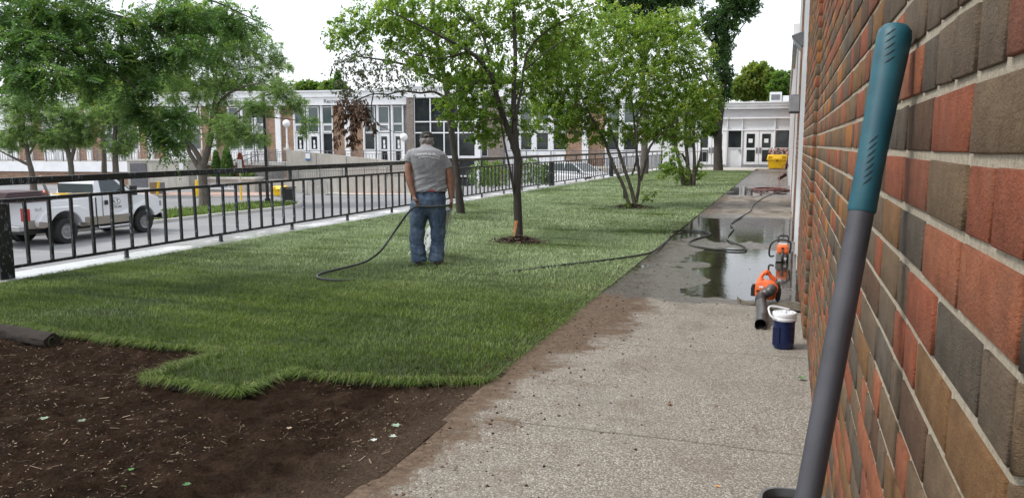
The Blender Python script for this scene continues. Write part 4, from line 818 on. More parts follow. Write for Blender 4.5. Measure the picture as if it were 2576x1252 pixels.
tree('dying_tree', 'thin leaning dark tree behind the man with sparse withered brown hanging leaves',
     [[(1160, 542, Z, .09), (1152, 450, Z, .072), (1138, 350, Z, .066), (1131, 285, Z, .07), (1120, 200, Z, .06), (1098, 110, Z, .045), (1090, 0, Z, .03), (1085, -80, Z, .01)],
      [(1128, 250, Z, .035), (1090, 228, Z-.2, .026), (1060, 236, Z-.4, .022), (1010, 226, Z-.8, .017), (975, 240, Z-1, .015), (940, 234, Z-1.2, .012), (890, 255, Z-1.6, .008), (868, 300, Z-1.8, .004)],
      [(1120, 210, Z, .04), (1040, 165, Z-.3, .028), (960, 150, Z-.8, .02), (890, 140, Z-1.2, .01)], [(1105, 140, Z, .03), (1030, 100, Z-.3, .02), (950, 60, Z-.6, .01)], [(940, 232, Z-1.2, .014), (930, 290, Z-1.3, .01), (960, 320, Z-1.3, .006), (1000, 335, Z-1.3, .004)],
      [(1132, 290, Z, .03), (1180, 210, Z+.3, .02), (1220, 120, Z+.5, .01)]],
     [(900, 180, 15.4, 80, 60, 170), (970, 200, 15.8, 80, 50, 130), (880, 120, 15.6, 70, 60, 90), (1020, 150, 16.2, 90, 60, 110), (1050, 215, 16.4, 70, 40, 60), (1150, 100, 17, 90, 90, 70), (870, 230, 15.2, 40, 30, 60)],
     M['leafdry'], 'barkdark', 5, ('simple', .075, .035, 4), .009, droop=.8)
Z = 15.1; dl = tree('dead_branch', 'hanging cluster of dead brown leaves in front of the white pillar',
     [[(930, 238, 15.7, .009), (895, 252, 15.3, .007), (870, 275, 15.1, .007), (860, 330, 15.1, .004)], [(895, 250, 15.3, .008), (915, 290, 15.2, .006), (945, 330, 15.2, .003)], [(880, 262, 15.2, .006), (885, 310, 15.1, .004), (882, 370, 15.1, .002)]],
     [(868, 290, 15.1, 32, 45, 60), (905, 285, 15.1, 35, 40, 55), (885, 345, 15.1, 22, 35, 26), (940, 320, 15.1, 25, 22, 14), (840, 350, 15.1, 14, 30, 8)], M['leafdead'], 'barkdark', 8, ('simple', .11, .035, 6), .006, droop=1.6, cat='dead branch', root=False)
Z = 18.4
tree('spreading_tree', 'bright green multi stem spreading tree in the middle of the lawn',
     [[(1584, 524, Z, 0.0480), (1575, 490, Z, 0.0440), (1566, 460, Z, 0.0416), (1548, 428, Z, 0.0400), (1532, 388, Z, 0.0376), (1525, 361, Z, 0.0360), (1494, 308, Z-.3, 0.0304), (1471, 265, Z-.5, 0.0240), (1456, 224, Z-.7, 0.0176), (1436, 165, Z-.9, 0.0080)],
      [(1600, 527, Z-.1, 0.0520), (1590, 480, Z, 0.0440), (1572, 430, Z, 0.0400), (1558, 385, Z+.1, 0.0336), (1538, 335, Z+.3, 0.0272), (1520, 280, Z+.5, 0.0192), (1510, 220, Z+.6, 0.0112), (1500, 150, Z+.7, 0.0048)],
      [(1598, 520, Z+.1, 0.0400), (1611, 450, Z+.1, 0.0360), (1602, 395, Z, 0.0320), (1598, 340, Z, 0.0280), (1592, 260, Z, 0.0208), (1570, 180, Z+.2, 0.0112), (1560, 100, Z+.3, 0.0048)],
      [(1612, 455, Z+.1, 0.0320), (1627, 400, Z-.1, 0.0288), (1632, 372, Z-.1, 0.0272), (1662, 335, Z-.3, 0.0208), (1700, 305, Z-.5, 0.0128), (1740, 280, Z-.6, 0.0064)],
      [(1590, 440, Z, 0.0240), (1604, 400, Z-.2, 0.0224), (1600, 320, Z-.3, 0.0192), (1622, 265, Z-.5, 0.0144), (1655, 190, Z-.7, 0.0064)],
      [(1494, 308, Z-.3, 0.0160), (1470, 340, Z-.5, 0.0112), (1430, 330, Z-.8, 0.0072), (1395, 335, Z-1, 0.0040)], [(1478, 280, Z-.4, 0.0160), (1440, 250, Z-.6, 0.0112), (1390, 225, Z-.8, 0.0056)], [(1595, 300, Z, 0.0160), (1640, 230, Z+.3, 0.0112), (1700, 160, Z+.6, 0.0056)], [(1660, 335, Z-.3, 0.0120), (1690, 345, Z-.2, 0.0080), (1720, 350, Z, 0.0040)], [(1570, 500, Z, 0.0240), (1569, 478, Z, 0.0208), (1568, 470, Z, 0.0192)]],
     [(1375, 180, 17.6, 55, 60, 90), (1420, 110, 17.9, 60, 55, 90), (1600, 330, 18.4, 70, 30, 60), (1440, 170, 17.8, 100, 80, 210), (1540, 130, 18.6, 120, 90, 270), (1650, 130, 18.4, 110, 80, 240), (1730, 170, 18.2, 70, 80, 150), (1470, 260, 17.9, 90, 60, 170), (1590, 220, 18, 110, 70, 210), (1690, 260, 18, 90, 60, 170), (1400, 290, 17.6, 65, 45, 120), (1380, 240, 17.7, 50, 50, 80), (1550, 60, 18.6, 100, 45, 120), (1680, 70, 18.5, 80, 45, 110), (1500, 330, 18, 60, 35, 60), (1660, 330, 18, 70, 30, 70), (1420, 345, 17.7, 30, 25, 30), (1775, 250, 18.2, 40, 60, 60)],
     M['leafbright'], 'bark', 12, ('simple', .068, .037, 17), .008, droop=.35, tshift=.05, twsub=.32, thin=1.85, spread=1.15, back=.4)
tree('sapling_shoots', 'low leafy green shoots sprouting beside the spreading tree stems', [[(1606, 528, 18.2, .01), (1622, 500, 18.1, .007), (1645, 480, 18, .003)], [(1590, 528, 18.1, .008), (1580, 505, 18, .003)]],
     [(1625, 502, 18.1, 26, 20, 12), (1640, 485, 18.1, 22, 14, 7), (1578, 512, 18.0, 12, 12, 5)], M['leafmid'], 'twig', 13, ('simple', .10, .062, 3), .005, droop=0, cat='shoots', tshift=.1, root=False)
Z = 28.5
tree('clump_tree', 'smaller multi stem leafy clump at the lawn end with suckers at its foot',
     [[(1722, 468, Z, .10), (1712, 420, Z, .075), (1700, 370, Z, .06), (1690, 325, Z, .04), (1670, 290, Z, .015)], [(1732, 468, Z, .10), (1730, 400, Z, .07), (1722, 350, Z, .055), (1725, 290, Z, .02)], [(1744, 468, Z, .08), (1748, 400, Z, .06), (1744, 330, Z, .045), (1755, 270, Z, .015)], [(1738, 468, Z+.2, .08), (1736, 430, Z+.2, .06), (1715, 380, Z+.2, .04), (1700, 400, Z+.2, .02)], [(1746, 440, Z, .06), (1762, 400, Z, .04), (1765, 360, Z, .02)]],
     [(1700, 290, Z, 60, 45, 200), (1765, 290, Z, 50, 45, 150), (1730, 340, Z, 55, 30, 110), (1680, 345, Z, 35, 30, 60), (1692, 405, Z-.5, 30, 35, 70), (1670, 430, Z-.7, 22, 20, 34), (1715, 440, Z-.5, 22, 28, 34), (1760, 430, Z, 16, 30, 18), (1640, 310, Z, 40, 35, 60), (1740, 240, Z, 60, 40, 160), (1790, 300, Z, 24, 34, 50)],
     M['leafbright'], 'bark', 15, ('simple', .09, .05, 14), .012, droop=.5)
tree('straight_trunk_tree', 'straight grey trunked tree by the fence seen through the stems of the spreading tree',
     [[(1620, 440, 40, .20), (1622, 380, 40, .17), (1619, 300, 40, .16), (1616, 200, 40, .13), (1620, 80, 40, .08), (1622, -60, 40, .03)], [(1617, 200, 40, .1), (1580, 120, 40, .06), (1560, 40, 40, .03)], [(1618, 150, 40, .1), (1660, 80, 40, .05), (1690, 10, 40, .02)]],
     [(1640, 0, 40, 80, 50, 340), (1560, 10, 40, 70, 45, 240), (1600, -80, 40, 120, 60, 200), (1700, -10, 40, 60, 45, 200), (1640, 70, 41, 80, 50, 160)],
     M['leaftall'], 'bark', 17, ('simple', .22, .11, 10), .03, droop=.3)
Z = 45
tree('tall_dark_tree', 'tall dark trunked tree standing before the white wing doors',
     [[(1807, 432, Z, .27), (1806, 380, Z, .235), (1805, 330, Z, .235), (1811, 290, Z, .22), (1816, 250, Z, .19), (1822, 200, Z, .18), (1829, 140, Z, .14), (1828, 60, Z, .09), (1825, -60, Z, .03)],
      [(1806, 322, Z, .13), (1795, 310, Z, .08), (1785, 290, Z, .04)], [(1815, 255, Z, .12), (1790, 215, Z, .07), (1770, 180, Z, .03)], [(1826, 160, Z, .1), (1795, 110, Z, .06), (1760, 60, Z, .03)], [(1829, 130, Z, .08), (1850, 90, Z, .04), (1880, 50, Z, .02)]],
     [(1850, 5, Z, 52, 45, 330), (1815, 60, Z, 48, 50, 300), (1818, 120, Z, 32, 45, 180), (1805, 165, Z, 30, 45, 110), (1828, 190, Z, 18, 30, 60), (1800, 230, Z, 24, 40, 70), (1795, 280, Z, 22, 32, 60), (1785, 325, Z, 22, 22, 60), (1840, -60, Z, 75, 60, 330), (1880, 20, Z, 35, 40, 150), (1770, 60, Z, 50, 60, 130), (1830, 235, Z, 16, 24, 50)],
     M['leaftall'], 'barkdark', 19, ('simple', .22, .10, 9), .02, droop=.4)
def bushy(name, label, base_uvz, h_px, blobs, mat, seed, group, ls=.5, cat='tree', bark='bark', tr=.25):
    u, v, Z = base_uvz; tree(name, label, [[(u, v, Z, tr), (u, v-h_px*.4, Z, tr*.7), (u, v-h_px, Z, tr*.2)]], blobs, mat, bark, seed, ('simple', ls, ls*.55, 10), .03, group=group, cat=cat)
G = 'trees rising behind the buildings'
bushy('background_tree', 'broad rounded green tree rising behind the white wing roof', (1905, 330, 78), 130, [(1905, 200, 78, 48, 42, 620), (1870, 225, 78, 35, 30, 260), (1935, 235, 78, 40, 30, 260)], M['leafyellow'], 21, G, .42)
bushy('background_tree', 'dark green tree beside the brick wall behind the white wing roof', (1968, 330, 74), 110, [(1965, 220, 74, 30, 40, 420), (1985, 250, 74, 20, 25, 150)], M['leafmid'], 22, G, .42)
bushy('background_tree', 'distant tree top peeping over the roof by the lettering', (775, 300, 95), 90, [(775, 222, 95, 34, 18, 180), (800, 225, 95, 25, 14, 90)], M['leafmid'], 23, G, .55)
bushy('background_tree', 'distant tree top peeping over the roof left of the withered tree', (838, 300, 92), 90, [(838, 222, 92, 36, 18, 190)], M['leafmid'], 24, G, .55)
bushy('background_tree', 'distant pointed conifer tip rising over the roof behind the withered branches', (851, 300, 90), 125, [(851, 215, 90, 10, 14, 60), (851, 195, 90, 6, 14, 40)], M['leafdark'], 25, G, .5)
bushy('background_tree', 'hazy tree mass behind the roof right of the big island tree trunk', (560, 320, 85), 110, [(560, 232, 85, 60, 30, 260), (640, 235, 85, 40, 16, 110)], M['leafmid'], 26, G, .6)
bushy('background_tree', 'dark tree at the far left edge behind the small trees', (10, 330, 70), 80, [(0, 260, 70, 40, 40, 260), (60, 235, 72, 60, 40, 260)], M['leafdark'], 27, G, .5)
bushy('background_tree', 'tree filling the gap behind the low left roof', (280, 330, 75), 120, [(240, 215, 75, 90, 40, 330), (350, 215, 75, 80, 45, 300), (440, 225, 75, 50, 40, 180)], M['leafmid'], 28, G, .55)
bushy('background_tree', 'tree behind the roof above the glazed hall', (1200, 320, 85), 120, [(1200, 205, 85, 90, 26, 250)], M['leafmid'], 29, G, .6)
# small trees before the left wing
SG = 'small trees in front of the left wing'
def small(label, u, Z, blobs, stems, mat, seed): tree('small_tree', label, [[(x, y, Z, r) for x, y, r in s] for s in stems], [(a, c, Z, e, f, int(g*.5)) for a, c, e, f, g in blobs], mat, 'bark', seed, ('fern', .30, .11, 9), .02, group=SG, droop=.15)
small('small twisted tree at the left edge in front of the brick wing', 88, 46, [(50, 300, 70, 40, 260), (30, 350, 50, 28, 160), (95, 345, 50, 25, 150), (60, 250, 60, 36, 170)], [[(86, 492, .2), (82, 440, .16), (72, 405, .13), (66, 360, .1), (60, 300, .04)], [(74, 415, .1), (30, 395, .06), (0, 380, .03)], [(70, 395, .08), (95, 350, .03)]], M['leafisland'], 31)
small('small forked tree above the bed of the white truck', 178, 46, [(175, 335, 60, 38, 260), (205, 290, 62, 36, 240), (140, 360, 45, 22, 110), (130, 280, 45, 40, 150), (225, 345, 40, 26, 110)], [[(181, 492, .2), (180, 440, .17), (177, 400, .15), (168, 372, .1), (160, 330, .04)], [(178, 405, .12), (190, 365, .09), (195, 300, .05), (200, 260, .02)]], M['leafisland'], 32)
small('small straight tree above the cab of the white truck', 293, 46, [(290, 300, 55, 45, 240), (310, 250, 62, 32, 210), (300, 370, 40, 24, 110), (330, 345, 30, 20, 60)], [[(293, 492, .2), (292, 440, .18), (289, 380, .15), (290, 310, .1), (300, 250, .04)]], M['leafisland'], 33)
small('yellow leaved small tree behind the small straight tree', 250, 50, [(250, 250, 55, 26, 210), (290, 225, 55, 22, 180), (215, 235, 30, 20, 70), (345, 290, 36, 26, 90)], [[(262, 480, .2), (262, 400, .14), (258, 300, .08), (256, 250, .03)]], M['leafyellow'], 34)
Z = 39.6
tree('island_tree', 'large spreading locust tree with a thick forked trunk on the grassy island',
     [[(513, 524, Z, .24), (512, 480, Z, .21), (509, 432, Z, .23), (508, 415, Z, .22)],
      [(508, 425, Z, .18), (520, 390, Z, .16), (530, 350, Z, .14), (535, 310, Z, .13), (534, 286, Z, .12), (541, 255, Z, .09), (543, 190, Z, .06), (552, 120, Z, .03)],
      [(509, 420, Z, .15), (496, 385, Z, .13), (475, 360, Z, .11), (464, 325, Z, .09), (440, 260, Z, .05), (430, 200, Z, .02)],
      [(503, 428, Z, .13), (490, 405, Z, .12), (476, 385, Z, .10), (466, 350, Z, .08), (430, 335, Z, .05), (400, 325, Z, .02)],
      [(535, 300, Z, .09), (549, 258, Z, .08), (575, 235, Z, .07), (630, 212, Z-1, .05), (673, 209, Z-1, .035), (710, 240, Z-1, .02)], [(560, 310, Z, .05), (598, 281, Z-1, .045), (647, 242, Z-1, .03), (690, 225, Z-1, .015)], [(545, 240, Z, .05), (570, 180, Z, .04), (600, 120, Z, .02)], [(534, 330, Z, .06), (575, 300, Z-.5, .045), (650, 292, Z-1, .03), (730, 300, Z-1, .02), (780, 310, Z-1, .01)], [(470, 330, Z, .05), (500, 260, Z, .03), (510, 180, Z, .02)]],
     [(505, 40, Z, 60, 40, 110), (560, 80, Z, 80, 45, 200), (630, 120, Z, 80, 40, 220), (690, 155, Z, 36, 22, 60), (540, 160, Z, 90, 50, 230), (630, 190, Z, 80, 40, 210), (700, 225, Z-1, 45, 30, 110), (745, 262, Z-1, 30, 22, 60), (660, 270, Z-1, 60, 28, 120), (770, 320, Z-1, 24, 24, 36), (790, 300, Z-1, 12, 12, 8), (470, 120, Z, 60, 60, 160), (450, 210, Z, 70, 60, 210), (540, 240, Z, 60, 40, 130), (440, 300, Z, 70, 40, 160), (590, 320, Z-1, 60, 34, 140), (640, 345, Z-1, 45, 22, 80), (560, 350, Z, 50, 22, 80), (470, 350, Z, 30, 30, 50), (540, 300, Z, 50, 30, 80), (730, 170, Z-1, 16, 10, 10)],
     M['leafisland'], 'bark', 41, ('fern', .30, .10, 7), .014, droop=.1, thin=.72)
# overhanging locust whose trunk stands out of frame on the left
tree('overhanging_locust', 'dark feathery locust branches overhanging the upper left corner',
     [[(-1400, 1150, 5.3, .22), (-1300, 500, 5.6, .19), (-1000, 60, 6.3, .15), (-700, -180, 7.0, .12)],
      [(-900, -20, 6.5, .09), (-400, -120, 7.6, .07), (49, 0, 8.2, .045), (98, 36, 8.2, .032), (163, 72, 8.2, .026), (222, 105, 8.2, .022), (248, 144, 8.2, .02), (294, 186, 8.2, .016), (327, 209, 8.2, .012), (365, 240, 8.2, .006)],
      [(-700, -180, 7.0, .09), (-200, -180, 8.0, .06), (196, 0, 8.6, .036), (242, 29, 8.6, .03), (294, 42, 8.6, .024), (360, 60, 8.6, .016), (450, 90, 8.6, .008)],
      [(-1000, 60, 6.3, .08), (-400, 60, 7.3, .05), (0, 78, 7.8, .03), (65, 108, 7.8, .022), (130, 114, 7.8, .012), (200, 150, 7.8, .006)],
      [(300, 50, 8.5, .02), (308, 111, 8.5, .018), (316, 170, 8.4, .018), (313, 222, 8.4, .018), (336, 271, 8.4, .016), (365, 288, 8.4, .01), (420, 330, 8.4, .005)], [(336, 271, 8.4, .010), (360, 320, 8.4, .007), (400, 380, 8.3, .003)],
      [(200, 2, 8.6, .02), (400, -40, 9, .016), (560, 10, 9, .010), (660, 60, 9, .004)], [(-300, -10, 7.6, .03), (0, 150, 7.6, .02), (110, 190, 7.6, .01), (200, 210, 7.6, .004)], [(316, 165, 8.4, .010), (400, 150, 8.5, .008), (500, 150, 8.6, .004)]],
     [(60, 30, 8, 130, 60, 210), (200, 60, 8.3, 110, 60, 180), (80, 120, 7.8, 120, 50, 190), (230, 150, 8.1, 90, 50, 130), (100, 195, 7.6, 110, 34, 130), (350, 60, 8.6, 80, 45, 120), (460, 60, 8.8, 85, 42, 130), (580, 55, 9, 75, 34, 80), (330, 150, 8.4, 60, 50, 95), (420, 140, 8.5, 70, 32, 90), (510, 130, 8.6, 60, 26, 45), (250, 215, 8.1, 60, 24, 34), (350, 225, 8.3, 40, 30, 42), (375, 290, 8.4, 36, 34, 52), (400, 330, 8.4, 36, 34, 52), (425, 368, 8.35, 20, 22, 22), (450, 290, 8.4, 42, 20, 30), (500, 20, 9, 120, 30, 70), (-250, 60, 7.4, 200, 140, 200), (100, -110, 8, 300, 80, 160), (355, 275, 8.4, 20, 40, 26)],
     M['leafdark'], 'barkdark', 43, ('pinnate', .23, .050, 5), .008, droop=.35, twsub=.12, tshift=.12, thin=.34)
# ============================================================ SHRUBS
def shrub(name, label, s_uv, off, h, r, mat, seed, n=900, cone=True, group=None, leaf=.09):
    s, z = onF(*s_uv, off); p = A0[:2]+dF[:2]*s-nF[:2]*off; th = thing(name, label, 'shrub', (p[0], p[1], z), group=group); R = np.random.default_rng(seed)
    q = R.normal(0, 1, (n, 3)); q /= np.linalg.norm(q, axis=1)[:, None]; hz = R.random(n)**.8; rr = r*(np.clip((1-hz), 0, 1)**.55 if cone else np.sin(np.clip(hz, .02, 1)*math.pi)**.5)*(.75+.35*R.random(n)); a_ = R.uniform(0, math.tau, n)
    P = np.stack([np.cos(a_)*rr, np.sin(a_)*rr, hz*h], -1); D = np.stack([np.cos(a_)*.5, np.sin(a_)*.5, np.ones(n)], -1)+R.normal(0, .3, (n, 3)); D /= np.linalg.norm(D, axis=1)[:, None]
    V, F, T = leaves_mesh('c', P, D, leaf*R.uniform(1, 2, n), leaf*.5*R.uniform(1, 2, n), R.random(n), None, None, R, -.1); np_mesh('foliage', V, F, mat, th, attr={'tint': T})
    b = MB(); b.tube([(0, 0, -.1), (0, 0, h*.8)], [.05, .01], 6); b.build('stem', M['bark'], th); return th
CG = 'pair of cedars in the planter'
shrub('cedar_shrub', 'shorter left dark green cedar in the concrete planter', (546, 448), 9.6, 1.75, .36, M['leafdark'], 51, 2600, group=CG)
shrub('cedar_shrub', 'taller right dark green cedar in the concrete planter', (573, 448), 9.6, 1.95, .46, M['leafdark'], 52, 3600, group=CG)
shrub('dead_cedar', 'withered rust red cedar in the planter beside the green pair', (606, 448), 9.4, 1.6, .30, leafmat('rusty_needles', [(0, (.20, .05, .03)), (1, (.38, .12, .07))], .1, .8), 53, 900)
shrub('low_shrub', 'low bright green shrub at the right end of the cedar planter', (622, 449), 9.4, .42, .5, M['leafmid'], 54, 500, cone=False)
def gshrub(name, label, u, v, Z, h, r, seed, n, mat='leafmid', group=None):
    p = at(u, v, Z); th = thing(name, label, 'shrub', tuple(p), group=group); R = np.random.default_rng(seed); a_ = R.uniform(0, math.tau, n); hz = R.random(n); rr = r*np.sin(np.clip(.15+hz*.85, 0, 1)*math.pi)**.5*R.random(n)**.4
    P = np.stack([np.cos(a_)*rr, np.sin(a_)*rr, hz*h], -1); D = R.normal(0, .6, (n, 3))+np.array([0, 0, .5]); D /= np.linalg.norm(D, axis=1)[:, None]
    V, F, T = leaves_mesh('c', P, D, .16*R.uniform(.6, 1.5, n), .05*R.uniform(.6, 1.5, n), R.random(n), None, None, R, .2); np_mesh('foliage', V, F, M[mat], th, attr={'tint': T}); b = MB()
    for i in range(5): b.tube([(0, 0, 0), (math.cos(i*1.3)*r*.4, math.sin(i*1.3)*r*.4, h*.8)], [.02, .006], 5)
    b.build('stem', M['twig'], th)
LG = 'leafy shrubs behind the black railing'
for i, (u, lab) in enumerate(((1215, 'leafy green shrub behind the black railing just right of the leaning dark trunk'), (1250, 'leafy green shrub behind the black railing left of the forked tree trunk'), (1335, 'leafy green shrub behind the black railing right of the forked tree trunk'), (1372, 'small leafy shrub behind the black railing beside the white parked car'))):
    gshrub('leafy_shrub', lab, u, 470-(i > 1)*8, 36+i, 1.15 if i < 3 else .9, .75 if i < 3 else .5, 60+i, 700, group=LG)
# ============================================================ PERSON
def fuse(name, mb_, mat, parent, vox=.009, smooth=6, disp=None):
    me = bpy.data.meshes.new('t'); me.from_pydata(mb_.v, [], mb_.f); bm = bmesh.new(); bm.from_mesh(me); bmesh.ops.recalc_face_normals(bm, faces=bm.faces); bm.to_mesh(me); bm.free()
    ob = bpy.data.objects.new('t', me); COL.objects.link(ob); r = ob.modifiers.new('r', 'REMESH'); r.mode = 'VOXEL'; r.voxel_size = vox
    s = ob.modifiers.new('s', 'SMOOTH'); s.iterations = smooth; s.factor = .5
    m2 = bpy.data.meshes.new_from_object(ob.evaluated_get(bpy.context.evaluated_depsgraph_get())); bpy.data.objects.remove(ob)
    if disp:
        n = len(m2.vertices); co = np.empty(n*3, np.float32); m2.vertices.foreach_get('co', co); co = co.reshape(-1, 3); nn = np.empty(n*3, np.float32); m2.vertices.foreach_get('normal', nn); nn = nn.reshape(-1, 3)
        co += nn*disp(co)[:, None]; m2.vertices.foreach_set('co', co.ravel()); m2.update()
    m2.name = name; return link_mesh(name, m2, mat, parent, True)
skin = NT('tanned_skin'); v = skin.co(); skin.set(skin.ramp(skin.noise(v, 22, 5, .65), [(.3, (.17, .075, .045)), (.7, (.29, .145, .09))]), .5, Subsurface_Weight=.0).bump(skin.noise(v, 120, 4), .25, .002)
t = NT('grey_tshirt'); v = t.co(); c = t.ramp(t.noise(v, 5, 5, .65), [(.3, (.17, .172, .185)), (.7, (.25, .252, .265))]); c = t.mix(t.mr(t.noise(t.map(v, (1, 1, .6)), 3.0, 4), .55, .72, 0, .4), c, (.17, .145, .125))
t.set(c, .9, Sheen_Weight=.2).bump(t.math('ADD', t.noise(t.map(v, (1, 1, 1.8)), 14, 4, .6, dist=.6), t.math('MULTIPLY', t.noise(v, 500, 2), .15)), .55, .012); M['shirt'] = t.m
t = NT('worn_denim'); v = t.co(); c = t.ramp(t.noise(t.map(v, (1, 1, .5)), 9, 5, .7), [(.25, (.022, .036, .062)), (.5, (.055, .088, .145)), (.78, (.17, .225, .30))]); c = t.mix(t.mr(t.noise(v, 4, 3), .6, .75, 0, .5), c, (.06, .055, .05))
t.set(c, .85).bump(t.math('ADD', t.noise(t.map(v, (1, 1, 1.5)), 16, 4, .65, dist=.8), t.math('MULTIPLY', t.noise(v, 420, 2), .2)), .65, .012); M['denim'] = t.m
px_, py_ = gz(1078, 663, .03); ang = math.atan2(-px_, py_)
pe = thing('person', 'man seen from behind in grey t-shirt, worn jeans and dark cap watering the turf', 'person', (px_, py_, .025), ang); pe.scale = (.97, .97, .955)
b = MB()
b.rings([[(cx+rx*math.cos(a), cy+ry*math.sin(a), z) for a in np.linspace(0, math.tau, 21)[:-1]] for z, cx, cy, rx, ry in ((.80, .01, 0, .15, .10), (.95, .03, 0, .17, .105), (1.1, .03, 0, .17, .105), (1.25, .02, .0, .18, .105), (1.38, 0, .0, .185, .10), (1.45, -.005, .01, .15, .085), (1.50, -.005, .035, .085, .065), (1.535, -.005, .08, .060, .060), (1.575, -.002, .115, .058, .062))])
hc = np.array([-.0, .150, 1.600]); b.ell(hc, .076, .098, .105, 18, 12); b.ell(hc+[0, .05, -.055], .052, .062, .062); b.ell(hc+[0, .105, -.02], .016, .024, .028); b.ell(hc+[0, .095, -.065], .028, .014, .012)
for s in (-1, 1): b.ell(hc+[s*.079, .0, -.01], .012, .024, .036); b.ell(hc+[s*.032, .085, .012], .014, .012, .010)
b.tube([(-.16, .0, 1.44), (-.205, -.01, 1.38), (-.228, -.03, 1.28), (-.235, -.045, 1.20), (-.222, -.06, 1.10), (-.195, -.08, .98), (-.172, -.10, .905)], [.057, .056, .050, .046, .049, .039, .030], 12)
b.tube([(.15, 0, 1.42), (.215, .0, 1.36), (.262, -.01, 1.24), (.285, -.02, 1.12), (.292, -.02, 1.02), (.296, -.04, .92), (.300, -.05, .868)], [.057, .056, .051, .046, .048, .037, .030], 12)
def hand(b, w_, d, s):      # palm from wrist w_ along d, fingers curled round the hose
    w_ = np.array(w_, float); d = np.array(d, float); d /= np.linalg.norm(d); side = np.array([0, 1.0, 0]); p1 = w_+d*.085
    b.rings([[w_+d*k+side*(ry*math.cos(a))+np.cross(d, side)*(rx*math.sin(a)) for a in np.linspace(0, math.tau, 13)[:-1]] for k, rx, ry in ((-.02, .022, .026), (.02, .020, .036), (.06, .018, .042), (.088, .014, .040))])
    inn = np.cross(d, side)*s
    for i, (off, L) in enumerate(((-.031, .9), (-.010, 1.0), (.011, .95), (.031, .78))):
        q = p1+side*off; b.tube([q-d*.01, q+d*.026*L-inn*.004, q+d*.040*L+inn*.020, q+d*.026*L+inn*.040, q+d*.004+inn*.040], [.0100, .0098, .0092, .0086, .007], 8)
    q = w_+d*.025-side*.030; b.tube([q, q-side*.022+d*.02+inn*.012, q-side*.018+d*.05+inn*.03, q-side*.002+d*.066+inn*.036], [.013, .0125, .011, .008], 8)
hand(b, (-.168, -.105, .895), (.30, -.12, -1), 1); hand(b, (.300, -.052, .860), (.05, -.05, -1), -1)
fuse('body', b, skin.m, pe, .0062, 4)
b = MB()
b.rings([[(cx+rx*math.copysign(abs(math.cos(a))**.85, math.cos(a)), cy+ry*math.copysign(abs(math.sin(a))**.85, math.sin(a)), z) for a in np.linspace(0, math.tau, 33)[:-1]] for z, cx, cy, rx, ry in ((.950, .036, -.005, .216, .140), (.985, .036, -.005, .216, .143), (1.10, .033, -.005, .208, .136), (1.22, .022, -.012, .214, .134), (1.34, .008, -.018, .226, .134), (1.42, .0, -.018, .220, .128), (1.475, -.004, -.004, .182, .112), (1.505, -.006, .03, .105, .078), (1.53, -.006, .05, .068, .062), (1.545, -.006, .06, .062, .058))])
b.tube([(-.13, 0, 1.435), (-.19, -.005, 1.41), (-.224, -.015, 1.355), (-.236, -.022, 1.315)], [.075, .074, .068, .066], 16); b.tube([(.12, 0, 1.42), (.19, 0, 1.38), (.240, -.005, 1.30), (.258, -.008, 1.24)], [.075, .074, .068, .066], 16)
wr = lambda co: (.030*(fbm(co[:, 0]*5+co[:, 2]*3+co[:, 1]*3, co[:, 2]*26-co[:, 0]*9, 3, 3)-.5)*np.clip((1.28-co[:, 2])*4, .2, 1)+.022*(fbm(co[:, 0]*12+co[:, 1]*9, co[:, 2]*7+co[:, 0]*8, 5, 3)-.5))
sh = fuse('shirt', b, M['shirt'], pe, .0085, 3, wr)
b = MB()
b.rings([[(cx+rx*math.cos(a), cy+ry*math.sin(a), z) for a in np.linspace(0, math.tau, 25)[:-1]] for z, cx, cy, rx, ry in ((.985, .035, 0, .185, .118), (.93, .030, -.004, .196, .128), (.85, .018, -.014, .212, .140), (.76, .005, -.014, .224, .137), (.68, .0, -.005, .21, .12), (.63, .0, 0, .17, .09))])
b.tube([(-.095, -.01, .80), (-.118, -.008, .62), (-.138, .012, .46), (-.142, .0, .30), (-.128, -.015, .16), (-.118, -.015, .04)], [.125, .120, .102, .096, .098, .102], 16)
b.tube([(.10, -.01, .80), (.118, -.008, .62), (.130, .012, .46), (.124, .0, .30), (.108, -.01, .16), (.100, -.01, .045)], [.125, .118, .100, .092, .092, .096], 16)
wj = lambda co: (.034*(fbm(co[:, 0]*6+co[:, 1]*5, co[:, 2]*22+co[:, 0]*6, 8, 3)-.5)*np.clip((.62-co[:, 2])*2.2, .2, 1)+.026*(fbm(co[:, 0]*13+co[:, 1]*9, co[:, 2]*6, 9, 3)-.5))
fuse('jeans', b, M['denim'], pe, .009, 3, wj)
b = MB(); b.rings([[(.035+rx*math.cos(a), -.002+ry*math.sin(a), z) for a in np.linspace(0, math.tau, 33)[:-1]] for z, rx, ry in ((.925, .199, .130), (.962, .197, .129), (.962, .17, .10), (.925, .17, .10))], False); be = b.build('belt', simple('belt_leather', (.012, .010, .009), .5), pe, smooth=True)
b = MB(); [b.box(x-.006, x+.006, -.142, -.118, .915, .972) for x in (.03, .055, .13, -.06)]; b.build('belt_loop', M['denim'], be)
b = MB(); b.rings([[(.05+rx*math.cos(a), -.004+ry*math.sin(a), z) for a in np.linspace(math.pi*1.28, math.pi*1.80, 12)]+[(.05+(rx-.02)*math.cos(a), -.004+(ry-.02)*math.sin(a), z) for a in np.linspace(math.pi*1.80, math.pi*1.28, 12)] for z, rx, ry in ((.957, .196, .1435), (.972, .194, .1435))]); b.build('waistband', simple('red_waistband', (.42, .025, .02), .7), pe)
